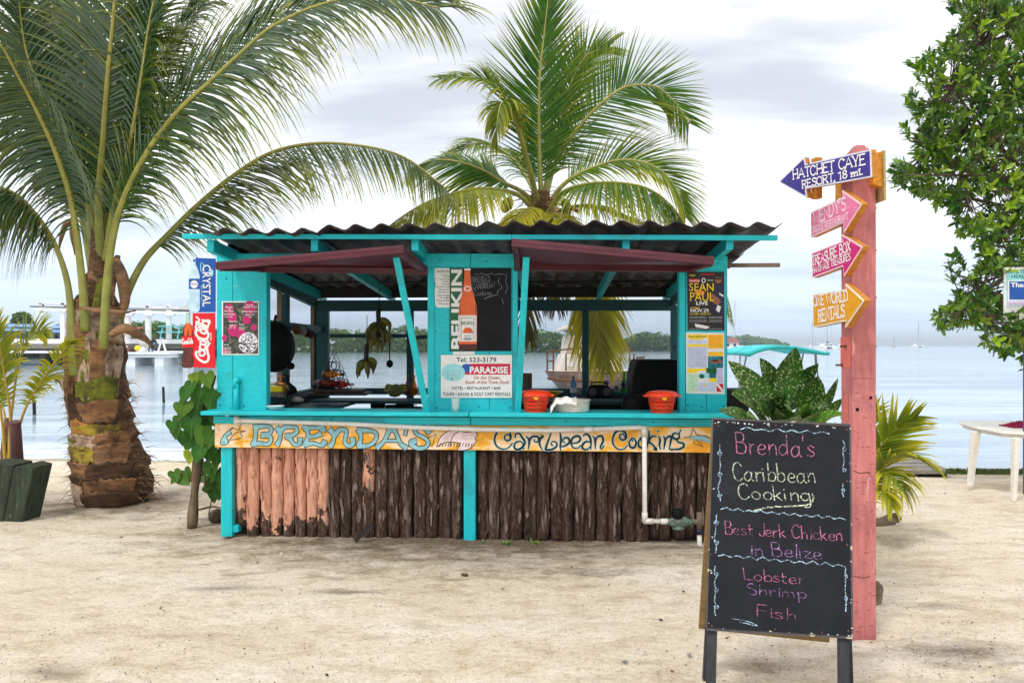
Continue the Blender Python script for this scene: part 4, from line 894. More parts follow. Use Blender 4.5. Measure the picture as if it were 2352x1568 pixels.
colander(1230, -.115, 'orange lidded basket beside the metal pan, behind the right prop stick'); colander(1520, -.115, 'orange lidded basket alone at the right end of the counter')
c_ = KC(1314, -.085); t = thing('metal_pan', 'round aluminium pan on the counter between the baskets', 'pan', c_)
m = MB(); m.lathe([(0, .0), (.128, .0), (.138, .012), (.142, .092), (.150, .094), (.151, .100), (.142, .101), (.137, .09), (.132, .015), (0, .008)], c_, STEEL, 40); m.build('pan_body', t, smooth=True)
CLOTH = rough_mat('white_cloth', S(215, 214, 212), S(240, 240, 238), 10, rough=.9)
def drape(c0, ax, ay, w_, d_, fz, name, lab, cat, mat, n=22):
    m = MB(); vs = []
    for j in range(n + 1):
        for i in range(n + 1):
            a, b = (i / n - .5), (j / n - .5); vs.append(c0 + ax * (a * w_) + ay * (b * d_) + Z * fz(a, b))
    m.add(vs, [(j * (n + 1) + i, j * (n + 1) + i + 1, (j + 1) * (n + 1) + i + 1, (j + 1) * (n + 1) + i) for j in range(n) for i in range(n)], mat)
    o = m.build(name, origin=c0, smooth=True); s_ = o.modifiers.new('t', 'SOLIDIFY'); s_.thickness = .003; return tag(o, lab, cat)
drape(c_ + V3((-.075, -.04, .108)), EU, EV, .21, .26, lambda a, b: .030 * noise.noise(V3((a * 4, b * 4, 3))) + .010 * noise.noise(V3((a * 11, b * 9, 7))) - max(0, -a - .28) * .33 - max(0, -b - .38) * .3, 'dish_cloth', 'crumpled white cloth hanging over the metal pan', 'cloth', CLOTH)
CUPM = glass('clear_cup', (.75, .8, .8), .35, .1)
c_ = KC(1046, -.13); m = MB(); m.lathe([(0, .002), (.026, 0), (.030, .04), (.036, .105), (.039, .108), (.034, .104), (.028, .04), (0, .006)], c_, CUPM, 20); tag(m.build('plastic_cup', origin=c_, smooth=True), 'clear plastic cup standing before the telephone sign', 'cup')
c_ = KC(632, -.06); m = MB(); m.lathe([(0, 0), (.04, 0), (.075, .032), (.078, .034), (.073, .034), (.04, .006), (0, .006)], c_, WHITE, 20); tag(m.build('bowl', origin=c_, smooth=True), 'shallow white bowl at the left end of the counter', 'bowl')
c_ = KP(683, 922, 1.4); m = MB(); m.lathe([(0, 0), (.05, 0), (.07, .02), (.03, .045), (0, .05)], c_, STEEL, 14, wob=lambda i, k: 1 + .1 * math.sin(k * 2.2)); tag(m.build('foil_dish', origin=c_, smooth=True), 'shiny foil dish on the side shelf below the tap', 'dish')
# bottles
def bottle(px, py, v, h, r, gm, lab, neck=.32, cap=None, lbl=None, liquid=None, grp=None, name='bottle', rt=None):
    c_ = KP(px, py, v); t = thing(name, lab, 'bottle', c_, grp); m = MB(); rn = rt or r * .38
    m.lathe([(0, 0), (r * .9, 0), (r, .01), (r, h * (1 - neck * 1.5)), (r * .92, h * (1 - neck * 1.25)), (rn * 1.15, h * (1 - neck * .75)), (rn, h * (1 - neck * .5)), (rn, h * .97), (0, h * .97)], c_, gm, 14); m.build('glass_body', t, smooth=True)
    if cap: m = MB(); m.lathe([(rn * 1.15, h * .94), (rn * 1.15, h), (0, h)], c_, cap, 10); m.build('cap', t)
    if lbl: m = MB(); m.lathe([(r * 1.02, h * .2), (r * 1.02, h * .45)], c_, lbl, 14); m.build('paper_label', t)
    if liquid: m = MB(); m.lathe([(0, .01), (r * .93, .01), (r * .93, h * .38), (0, h * .38)], c_, liquid, 12); m.build('liquid', t)
GG = glass('green_glass', (.03, .42, .05), .45); GA = glass('amber_glass', (.25, .08, .02), .6); GC = glass('clear_glass', (.6, .65, .66), .25); GB = glass('blue_plastic', (.15, .40, .62), .4); GR = glass('red_glass', (.5, .04, .02), .5); GO = glass('orange_glass', (.75, .28, .03), .45)
SAUCE = flat('dark_sauce', (.03, .01, .006), .3)
vs_ = 2.25
bottle(1317, 911, 2.12, .225, .034, GB, 'blue water bottle standing on the back shelf', .22, NAVY, WHITE, name='water_bottle')
bottle(1330, 911, 2.08, .10, .026, GC, 'small clear jar right beside the blue water bottle', .2, BLACKM, None, SAUCE, name='jar', rt=.02)
bottle(1418, 900, 2.36, .19, .038, GC, 'clear bottle with dark sauce left of two green bottles', .3, WHITE, None, SAUCE)
bottle(1434, 900, 2.36, .235, .034, GG, 'left one of two green beer bottles on the back sill', .42, None, DKPR, None, 'green bottles on the back sill'); bottle(1450, 900, 2.36, .235, .034, GG, 'right one of two green beer bottles, against the black grill', .42, None, DKPR, None, 'green bottles on the back sill')
bottle(1394, 884, 2.36, .13, .032, GC, 'pepper shaker standing behind the radio', .3, BLACKM, None, SAUCE, name='shaker', rt=.022)
bottle(936, 908, 2.25, .235, .030, GA, 'brown glass bottle farthest left on the back shelf', .4, None, None, SAUCE, 'brown bottles on the back shelf'); bottle(951, 908, 2.25, .235, .030, GO, 'amber bottle between the brown and the clear bottle', .4, None, None, FOODC, 'brown bottles on the back shelf'); bottle(964, 908, 2.25, .23, .031, GC, 'clear bottle with white contents by the prop stick', .35, None, None, WHITE, 'brown bottles on the back shelf')
# radio
c_ = KP(1376, 911, 2.05); t = thing('radio', 'rounded black portable radio on the back shelf', 'radio', c_); m = MB()
prof = [(-.13, 0), (-.135, .05), (-.12, .10), (-.085, .13), (.085, .13), (.12, .10), (.135, .05), (.13, 0)]
m.prism([c_ + EU * a + Z * b - EV * .07 for a, b in prof], EV * .15, BLACKM); m.build('radio_body', t, bevel=.015, smooth=False)
m = MB(); m.tube([c_ + EU * a + Z * b - EV * .02 for a, b in ((-.09, .12), (-.085, .152), (0, .158), (.085, .152), (.09, .12))], .008, BLACKM, 8); m.build('carry_handle', t, smooth=True)
GREYK = flat('dark_grey_plastic', (.05, .05, .055), .3)
for a in (-.075, .075): m = MB(); m.lathe([(0, .006), (.038, .006), (.043, 0)], c_ + EU * a + Z * .058 - EV * .07, GREYK, 18, -EV); m.build('speaker_cone', t)
# yellow colander, stump, grill, pot
c_ = KP(1261, 913, 1.9); t = MB(); YP = flat('yellow_plastic', S(232, 214, 30), .35)
for k in range(40):
    a = 6.2832 * k / 40; d = V3((math.cos(a), math.sin(a), 0)); t.beam(c_ + d * .07 + Z * .005, c_ + d * .135 + Z * .062, .012, .004, YP, d)
t.lathe([(0, .002), (.075, .002), (.075, .01), (0, .01)], c_, YP, 24); t.lathe([(.132, .058), (.148, .062), (.150, .068), (.130, .066)], c_, YP, 36)
for z, r in ((.022, .092), (.042, .113)): t.lathe([(r, z), (r + .004, z + .005)], c_, YP, 30)
tag(t.build('sieve', origin=c_), 'yellow plastic sieve behind the left orange basket', 'sieve')
c_ = KP(1208, 911, 1.7); m = MB(); m.lathe([(0, 0), (.066, 0), (.068, .24), (.062, .245), (0, .24)], c_, OLDW, 12, wob=lambda i, k: 1 + .06 * math.sin(k * 1.9)); tag(m.build('wooden_block', origin=c_, smooth=True), 'round wooden block on the shelf by the right prop stick', 'block')
c_ = K(1.50, 1.15, 1.0); t = thing('drum_grill', 'black drum grill filling the right end of the kiosk', 'grill', c_)
a, b = KP(1456, 826, 1.25), KP(1556, 912, 1.25); m = MB(); n = 10; prof = []
for k in range(9): an = math.pi * k / 8; prof.append((a.x + .03 - .05 * math.sin(an), b.z - .12 + (a.z - b.z + .12) * k / 8))
m.prism([V3((x, a.y, z)) for x, z in prof] + [V3((b.x + .03, a.y, a.z)), V3((b.x + .03, a.y, b.z - .12))], EV * .55, BLACKM); m.build('drum', t, bevel=.02)
m = MB(); m.tube([V3((a.x + .46, a.y + .1, a.z - .02)), V3((a.x + .47, a.y + .1, a.z + .13)), V3((b.x - .02, a.y + .1, a.z + .13)), V3((b.x, a.y + .1, a.z + .10))], .008, BLACKM, 6); m.build('grill_handle', t)
for dx in (.06, .4): m = MB(); m.beam(V3((a.x + dx, a.y + .25, .05)), V3((a.x + dx, a.y + .25, b.z - .11)), .04, .04, BLACKM); m.build('leg', t)
c_ = KP(1453, 955, .45); m = MB(); m.lathe([(0, 0), (.08, 0), (.095, .03), (.098, .13), (.088, .17), (.05, .185), (.02, .19), (0, .20)], c_, BLACKM, 20); tag(m.build('cooking_pot', origin=c_, smooth=True), 'black lidded cooking pot below the drum grill', 'pot')
# shelf that carries the pot, inside the counter
kb('inner_shelf', (.2, .42, (KP(1453, 955, .45)).z - .016), (UR - .05, .42, (KP(1453, 955, .45)).z - .016), .34, .03, DARKW)
kb('inner_shelf', (UL + .3, .8, .90), (-.25, .8, .90), .5, .03, DARKW)
# dark pans along the inner shelf
rg = random.Random(3)
for k, (px, lab) in enumerate(((926, 'black pan at the left of the row under the back shelf'), (952, 'black pan second from the left under the back shelf'), (868, 'tall black pot under the hanging bananas'), (902, 'small black pot under the cabbage'))):
    c_ = K((KP(px, 930, 2.2) - KO).dot(EU), 2.2, .86) - Z * .0; h = (.09, .06, .12, .08)[k]; m = MB(); m.lathe([(0, 0), (.07, 0), (.08, .01), (.083, h), (.088, h), (.078, h - .01), (0, h - .02)], c_, BLACKM, 14); m.beam(c_ + V3((.08, 0, h - .015)), c_ + V3((.15, 0, h - .01)), .018, .01, BLACKM); tag(m.build('pan', origin=c_), lab, 'pan', 'black pans under the back shelf')
kb('back_lower_shelf', (UL + .1, 2.2, .845), (UR - .1, 2.2, .845), .3, .03, DARKW)
c_ = K((KP(735, 930, 1.9) - KO).dot(EU), 1.9, .86); m = MB(); m.box(c_ + Z * .06, (.11, .08, .12), flat('blue_carton', S(20, 60, 190))); tag(m.build('carton', origin=c_), 'small blue carton under the wine rack shelf', 'carton')
# chopping boards under the wine rack
c_ = KP(782, 908, 1.75); t = thing('chopping_board', 'stack of dark wooden chopping boards under the wine rack', 'chopping board', c_)
CB = rough_mat('dark_board', (.03, .015, .01), (.09, .04, .025), 8)
for dz, w_ in ((.012, .60), (.045, .50)): m = MB(); m.box(c_ + Z * (dz + .01), (w_, .32, .026), CB); m.build('board', t, bevel=.004)
top = c_ + Z * .068
# triangular wire wine rack with bottles
WIRE = flat('black_wire', (.012, .012, .014), .4)
r0 = KP(766, 893, 1.75); t = thing('wine_rack', 'triangular black wire rack holding coloured bottles', 'wine rack', r0)
hb_, hh_ = .155, .385
for dv in (-.07, .07):
    m = MB(); A, B, Cc = r0 - EU * hb_ + EV * dv, r0 + EU * (hb_ + .02) + EV * dv, r0 + Z * hh_ + EU * .01 + EV * dv
    m.tube([A, Cc, B, A], .0075, WIRE, 6)
    for (cx__, cz__) in ((-.085, .06), (.005, .06), (.09, .06), (-.04, .155), (.05, .155), (.005, .245)):
        m.tube([r0 + EV * dv + EU * (cx__ + .046 * math.cos(q * .5236)) + Z * (cz__ + .046 * math.sin(q * .5236)) for q in range(13)], .0055, WIRE, 5, False)
    m.build('wire_side', t)
m = MB()
for (a, b) in ((-hb_, 0), (hb_ + .02, 0), (.01, hh_), (-.07, .19), (.09, .19)): m.tube([r0 + EU * a + Z * b - EV * .07, r0 + EU * a + Z * b + EV * .07], .004, WIRE, 6)
m.build('cross_bar', t)
for k, (a, b, gm, cp, lab) in enumerate(((-.085, .06, GR, BLACKM, 'red bottle lying lowest left in the wire rack'), (.07, .05, GR, WHITE, 'red bottle with white cap lying lowest right in the wire rack'), (-.03, .155, GO, NAVY, 'orange bottle lying on the upper tier of the wire rack'))):
    c_ = r0 + EU * (a - .06) + Z * b + EV * .05; ax = (EU * .9 - EV * .42).normalized(); tt = thing('wine_bottle', lab, 'bottle', c_, 'bottles in the wire rack')
    m = MB(); m.lathe([(0, -.03), (.034, -.03), (.037, -.02), (.037, .11), (.028, .135), (.014, .16), (.013, .215), (0, .215)], c_, gm, 14, ax); m.build('glass_body', tt, smooth=True); m = MB(); m.lathe([(.016, .205), (.016, .235), (0, .235)], c_, cp, 10, ax); m.build('cap', tt)
c_ = KP(745, 892, 1.9); m = MB(); m.lathe([(0, 0), (.10, 0), (.13, .04), (.10, .09), (.04, .11), (0, .11)], c_, BLACKM, 14, wob=lambda i, k: 1 + .16 * math.sin(k * 1.7 + i)); tag(m.build('plastic_bag', origin=c_, smooth=True), 'crumpled black plastic bag behind the wire rack', 'bag')
# tap
c_ = KP(636, 884, 1.0); t = thing('tap', 'brass garden tap on a white pipe at the left window', 'tap', c_)
m = MB(); m.tube([KP(608, 881, 1.0), KP(634, 881, 1.0)], .016, PVC, 10); m.build('pipe', t, smooth=True)
m = MB(); m.tube([KP(634, 881, 1.0), KP(652, 882, 1.0), KP(660, 888, 1.0), KP(662, 897, 1.0)], [.02, .02, .018, .016], BRASS, 10); m.tube([KP(646, 880, 1.0), KP(646, 866, 1.0)], .010, BRASS, 8); m.tube([KP(637, 864, 1.0), KP(655, 865, 1.0)], .008, BRASS, 8); m.build('valve', t, smooth=True)
c_ = KP(632, 905, 1.1); m = MB(); m.box(c_ + Z * .05, (.17, .10, .06), flat('yellow_carton', S(226, 206, 20))); m.box(c_ + Z * -.0, (.2, .12, .05), OLDW); tag(m.build('carton', origin=c_), 'yellow carton under the brass tap', 'carton')
m = MB(); m.lathe([(0, 0), (.06, 0), (.07, .05), (.03, .12), (.045, .19), (.0, .22)], KP(668, 906, 1.3), BLACKM, 12, (EU * -.35 + Z).normalized(), wob=lambda i, k: 1 + .2 * math.sin(k * 2.1 + i * 1.4)); tag(m.build('sponge_bag', origin=KP(668, 906, 1.3), smooth=True), 'dark crumpled bag slumped beside the tap', 'bag')
# wok and ladle on the left post, cups on the rail
c_ = KP(632, 797, .75); t = thing('wok', 'large black wok hanging in the left window', 'wok', c_)
m = MB(); ax = (-EV * .55 + EU * .85).normalized(); m.lathe([(.22, 0), (.235, .0), (.23, .01), (.19, .05), (.12, .085), (.04, .10), (0, .10)], c_, BLACKM, 24, ax); m.build('wok_bowl', t, smooth=True)
m = MB(); m.tube([c_ + Z * .2, c_ + Z * .26, c_ + Z * .30 + EU * .01], .014, BLACKM, 8); m.build('wok_handle', t)
c_ = KP(668, 838, .9); t = thing('ladle', 'black ladle hanging beside the wok', 'ladle', c_); m = MB(); m.tube([KP(655, 760, .9), KP(659, 800, .9), KP(660, 828, .9)], .005, BLACKM, 6); m.lathe([(0, -.03), (.03, -.01), (.036, .015), (.02, .04), (0, .045)], c_, BLACKM, 12, (EU * .3 - Z).normalized()); m.build('spoon', t, smooth=True)
for k, (px, py, lab) in enumerate(((681, 757, 'mug hanging nearest on the side rail'), (693, 760, 'second mug hanging from the side rail'), (703, 763, 'third mug hanging from the side rail'), (712, 766, 'mug hanging farthest back on the side rail'))):
    v_ = 1.3 + k * .25; c_ = KP(px, py, v_); t = thing('mug', lab, 'mug', c_, 'mugs on the side rail'); ax = (-EV * .8 + EU * .5 - Z * .2).normalized()
    m = MB(); m.lathe([(0, -.05), (.040, -.05), (.046, .04), (.042, .04), (.034, -.035), (0, -.035)], c_, (RUST, GREYP, BROWND, GREYK)[k], 16, ax); m.build('cup_body', t, smooth=True); m = MB(); m.tube([c_ + Z * .035, c_ + Z * .06, c_ + Z * .07 - EU * .02], .004, WIRE, 6); m.build('handle', t)
# hanging bananas
BAN = leaf_mat('plantain_skin', (.10, .11, .015), (.35, .28, .03), (.02, .015, .01), 0, .5); STALK = rough_mat('banana_stalk', (.02, .014, .01), (.06, .04, .025), 10)
def bananas(px, py, v, n, R0, lab, topy, sc_=1.0, seed=1):
    rg = random.Random(seed); c_ = KP(px, py, v); t = thing('banana_bunch', lab, 'bananas', c_, 'plantain bunches hanging in the left window'); m = MB()
    tp = KP(px + 2, topy, v); m.tube([tp, c_ + Z * R0 * .8, c_ - Z * R0 * .4], [.022, .026, .018], STALK, 8); m.tube([tp + Z * .3, tp], .004, WIRE, 5); m.build('stalk', t, smooth=True)
    for k in range(n):
        a = 6.2832 * k / n * 1.9 + rg.uniform(-.3, .3); z = R0 * (.55 - 1.1 * k / n); d = V3((math.cos(a), math.sin(a), 0)); L = .15 * sc_ * rg.uniform(.85, 1.1)
        b0 = c_ + Z * z; pts = catmull([b0 + d * .02, b0 + d * L * .35 - Z * .02, b0 + d * L * .62 - Z * L * .35, b0 + d * L * .62 - Z * L * .8], 9)
        m = MB(); ti = rg.uniform(0, .7); m.tube(pts, [.010, .018, .025, .028, .028, .026, .020, .012, .006], BAN, 7, tint=[1.8] + [ti] * 7 + [1.9]); m.build('plantain', t, smooth=True)
bananas(869, 757, 1.7, 26, .22, 'large bunch of plantains hanging from the rafter', 700, 1.15, 2); bananas(841, 832, 1.6, 14, .09, 'small green plantain bunch hanging below the large one', 790, .95, 5)
c_ = KP(895, 835, 1.9); t = thing('pasta_spoon', 'black slotted spoon hanging beside the plantains', 'spoon', c_); m = MB(); m.tube([KP(895, 790, 1.9), KP(895, 828, 1.9)], .006, BLACKM, 6); m.tube([KP(895, 768, 1.9), KP(895, 790, 1.9)], .003, OLDW, 5); m.lathe([(0, -.045), (.026, -.03), (.034, 0), (.026, .03), (0, .045)], c_, BLACKM, 14, Z, wob=lambda i, k: 1 + .14 * (k % 2)); m.build('spoon_head', t)
# cabbage / plantain leaves parcel
LP = leaf_mat('cabbage_leaf', (.16, .20, .04), (.42, .40, .08), None, .15, .5); c_ = KP(907, 912, 1.95); t = thing('cabbage', 'wilted green cabbage on the edge of the back shelf', 'cabbage', c_)
rg = random.Random(8)
for k in range(9):
    a = rg.uniform(0, 6.28); d = V3((math.cos(a), math.sin(a), .3)).normalized(); m = MB(); p = c_ + V3((0, 0, .05)) + d * .03
    m.blade([p - d * .03, p + d * .03 + Z * .03, p + d * .075 + Z * .02, p + d * .1 - Z * .02], [.05, .12, .11, .03], V3((rg.uniform(-.4, .4), -1, .6)), LP, -.3, rg.uniform(0, .8)); m.build('leaf', t, smooth=True)
m = MB(); m.lathe([(0, 0), (.05, .01), (.085, .06), (.06, .11), (0, .13)], c_, LP, 14, wob=lambda i, k: 1 + .12 * math.sin(k * 1.3 + i * 2)); m.build('heart', t, smooth=True)

# ================================================================ palms
PALM = leaf_mat('palm_leaflet', (.016, .058, .006), (.36, .40, .015), (.13, .08, .04), .15, .22, .75)
PALM2 = leaf_mat('palm_leaflet_light', (.042, .145, .005), (.66, .58, .02), (.14, .09, .04), .40, .42, .35)
RACH = leaf_mat('palm_rachis', (.22, .26, .05), (.50, .33, .06), (.11, .06, .035), 0, .45)
FIBRE = rough_mat('palm_sheath', (.13, .06, .025), (.42, .24, .12), 5, (2, 2, 9), .85, .7, .008, dirt=(.05, .028, .016), damt=.5, wscale=10, jitter=True)
def frond(root, path, L, n=80, t0=.22, face=None, ang=(72, 22), droop=.10, tint=.08, tip=.25, r0=.035, wd=.035, mat=None, seed=0, petcol=.1, lift=.15, name='frond', rt=None, nseg=6):
    rg = random.Random(seed); mat = mat or PALM
    C = catmull([P(*p) for p in path], 60); m = MB()
    m.tube(C, [r0 * (1 - .88 * (i / 59) ** .7) for i in range(60)], RACH, 8, tint=[petcol + .35 * (i / 59) if i / 59 < .5 else petcol + .2 for i in range(60)], squash=.75)
    fr = m.build(name, root, origin=C[0], smooth=True)
    m = MB()
    for side in (-1, 1):
        for i in range(n):
            t = t0 + (1 - t0) * (i + rg.uniform(-.35, .35)) / n; t = min(.999, max(t0, t)); x = t * 59; k = min(57, int(x)); p = C[k].lerp(C[k + 1], x - k)
            T = (C[min(59, k + 2)] - C[max(0, k - 1)]).normalized(); N = V3(face) if face is not None else V3((0, 0, 1)); N = (N - T * N.dot(T))
            if N.length < .05: N = V3((0, -1, .3)); N = N - T * N.dot(T)
            N.normalize(); Sd = T.cross(N) * side
            s = (t - t0) / (1 - t0); a = R(ang[0] + (ang[1] - ang[0]) * s + rg.uniform(-5, 5))
            prof = min(1, .45 + 2.2 * s) * (1 - .62 * max(0, s - .45) / .55); ln = L * prof * rg.uniform(.88, 1.06)
            d = (T * math.cos(a) + Sd * math.sin(a) + N * (lift + rg.uniform(-.07, .07))).normalized()
            q = p.copy(); pts = [q.copy()]; sg = ln / nseg
            dr = droop * rg.uniform(.7, 1.5)
            for j in range(nseg):
                q = q + d * sg; pts.append(q.copy()); d = (d + V3((0, 0, -1)) * dr * (1 + j * .35)).normalized()
            w_ = wd * (.55 + .45 * min(1, s * 4)) * (1 - .35 * s) * rg.uniform(.85, 1.1)
            ti = tint - .08 + rg.uniform(-.06, .08) + (.3 if rg.random() < .05 else 0); te = ti + tip * rg.uniform(.3, 1.4)
            m.blade(pts, [w_ * .5] + [w_ * q_ for q_ in (1, .92, .74, .52, .3, .02)][:nseg], N, mat, .35, [max(0, ti + (te - ti) * max(0, (j - 2) / 3)) for j in range(nseg + 1)])
    f = m.build('leaflets', fr, smooth=False); f['kind'] = 'stuff'; return fr

palm = thing('coconut_palm', 'big young coconut palm with a thick ragged trunk left of the kiosk', 'palm tree', G(262, 1150))
LF = [ ([(215, 560, 8.2), (240, 400, 8.6), (330, 210, 9.0), (430, 60, 9.2), (520, -60, 9.2)], 1.0, dict(droop=.16, t0=.15, n=90, wd=.04, seed=13)),
 ([(215, 560, 8.2), (170, 400, 8.5), (100, 220, 8.8), (20, 100, 9.0), (-80, 20, 9.0)], 1.0, dict(droop=.2, t0=.15, n=90, wd=.04, seed=14)),
 ([(225, 600, 8.3), (215, 420, 8.7), (150, 200, 9.2), (120, 20, 9.4), (110, -120, 9.4)], 1.0, dict(droop=.1, t0=.15, n=90, wd=.045, seed=15, face=(0, -1, 0))),
 ([(225, 600, 8.3), (262, 420, 8.7), (300, 200, 9.2), (340, 20, 9.4), (370, -120, 9.4)], 1.0, dict(droop=.1, t0=.15, n=90, wd=.045, seed=16, face=(0, -1, 0))),
 # path (picture x, y, distance), leaflet length, options
 ([(232, 600, 8.05), (226, 470, 7.9), (236, 330, 7.75), (247, 180, 7.6), (262, 20, 7.45), (272, -140, 7.4), (270, -300, 7.6)], .98, dict(face=(0, -1, -.15), ang=(68, 28), droop=.085, t0=.16, n=86, wd=.052, seed=1, lift=-.05)),
 ([(214, 600, 8.2), (206, 450, 8.3), (200, 280, 8.4), (188, 100, 8.6), (165, -80, 8.8)], .95, dict(face=(.2, -1, 0), ang=(66, 28), droop=.08, t0=.16, n=80, wd=.05, seed=2)),
 ([(196, 760, 7.75), (188, 640, 7.7), (165, 470, 7.6), (128, 350, 7.4), (85, 255, 7.2), (45, 180, 7.0), (0, 100, 6.8), (-70, 10, 6.6)], .95, dict(droop=.20, lift=-.35, t0=.24, n=84, wd=.032, seed=3, ang=(105, 60), tip=.2)),
 ([(215, 640, 8.3), (185, 480, 8.5), (140, 300, 8.6), (75, 150, 8.6), (0, 40, 8.5), (-120, -20, 8.4)], .95, dict(droop=.2, t0=.2, n=80, wd=.045, seed=4)),
 ([(170, 862, 7.78), (164, 740, 7.78), (154, 645, 7.8), (125, 560, 7.8), (80, 490, 7.7), (25, 440, 7.6), (-60, 425, 7.5), (-160, 470, 7.4)], 1.0, dict(droop=.20, lift=-.4, t0=.42, n=70, wd=.032, seed=5, ang=(105, 60))),
 ([(238, 800, 7.68), (243, 690, 7.64), (252, 590, 7.6), (270, 500, 7.55), (303, 415, 7.45), (355, 325, 7.3), (415, 250, 7.15), (475, 195, 7.0), (545, 130, 6.85), (625, 62, 6.7), (740, 10, 6.5), (880, -10, 6.35), (1010, 20, 6.2)], 1.45, dict(droop=.10, lift=.0, face=(-.3, -.85, .40), t0=.24, n=150, wd=.031, seed=6, tint=.12, tip=.5, ang=(62, 24))),
 ([(235, 640, 8.2), (275, 450, 8.3), (330, 320, 8.4), (440, 175, 8.4), (545, 85, 8.4), (680, 5, 8.3), (820, -50, 8.2), (980, -60, 8.1)], 1.35, dict(droop=.12, lift=-.1, face=(-.2, -.7, .6), t0=.2, n=130, wd=.033, seed=7, tint=.08, tip=.3)),
 ([(268, 760, 8.05), (290, 680, 8.1), (330, 600, 8.15), (385, 540, 8.2), (450, 475, 8.3), (530, 408, 8.3), (620, 352, 8.3), (720, 330, 8.2), (830, 335, 8.1), (930, 362, 8.0), (1020, 430, 7.9)], 1.15, dict(droop=.07, lift=-.5, face=(-.2, -.3, .9), t0=.26, n=150, wd=.028, seed=8, tint=.2, tip=.8, ang=(76, 30))),
 ([(225, 560, 8.1), (235, 420, 8.3), (300, 250, 8.6), (390, 100, 8.8), (470, -20, 9.0)], .95, dict(droop=.14, t0=.18, n=80, wd=.045, seed=9, face=(-.4, -.6, .3))),
 ([(220, 560, 8.1), (190, 430, 8.0), (110, 260, 7.8), (60, 120, 7.7), (40, -20, 7.6)], .9, dict(droop=.16, t0=.18, n=75, wd=.045, seed=10, face=(.4, -.6, .3))),
 ([(245, 600, 8.0), (262, 480, 7.9), (300, 330, 7.7), (325, 180, 7.5), (350, 20, 7.3), (390, -120, 7.2)], .85, dict(droop=.15, t0=.2, n=80, wd=.042, seed=12, face=(-.5, -.8, .1))),
]
for pth, L, o in LF: frond(palm, pth, L, r0=.052, **o)
# trunk
TRK = rough_mat('palm_trunk', (.035, .014, .006), (.26, .13, .055), 6, (2.4, 2.4, 10), .9, .9, .015, wear=(.50, .34, .20), wamt=.58, wscale=4, wsoft=.08, dirt=(.03, .018, .012), damt=.55)
tc_ = catmull([P(262, 1166, 8.05), P(262, 1090, 8.05), P(243, 1000, 8.05), P(228, 900, 8.05), P(222, 800, 8.05), P(222, 700, 8.05), P(226, 620, 8.05), P(224, 520, 8.1), P(228, 430, 8.1)], 120)
def trad(t): # picture half-widths to metres
    tb = [(0, 70), (.07, 82), (.15, 80), (.28, 66), (.40, 62), (.50, 60), (.58, 54), (.64, 44), (.70, 30), (.78, 20), (.9, 15), (1, 8)]
    for (a, x), (b, y) in zip(tb, tb[1:]):
        if t <= b: return (x + (y - x) * (t - a) / (b - a)) * 8.05 / F
    return .03
m = MB(); n = 40; vs = []
for i, p in enumerate(tc_):
    t = i / 119
    for k in range(n):
        an = 6.2832 * k / n; q = V3((math.cos(an), math.sin(an), 0))
        ring = ((t * 13 + .35 * math.sin(an + t * 20)) % 1.0) if t < .66 else .5
        rr = trad(t) * (.90 + .16 * (1 - ring) * (t < .66) + .07 * noise.noise(V3((q.x * 2, q.y * 2, t * 22))) + .035 * noise.noise(V3((q.x * 6, q.y * 6, t * 60))))
        vs.append(p + V3((q.x * rr, q.y * rr, 0)))
m.add(vs, [(i * n + k, i * n + (k + 1) % n, (i + 1) * n + (k + 1) % n, (i + 1) * n + k) for i in range(119) for k in range(n)], TRK)
m.build('trunk', palm, smooth=True)
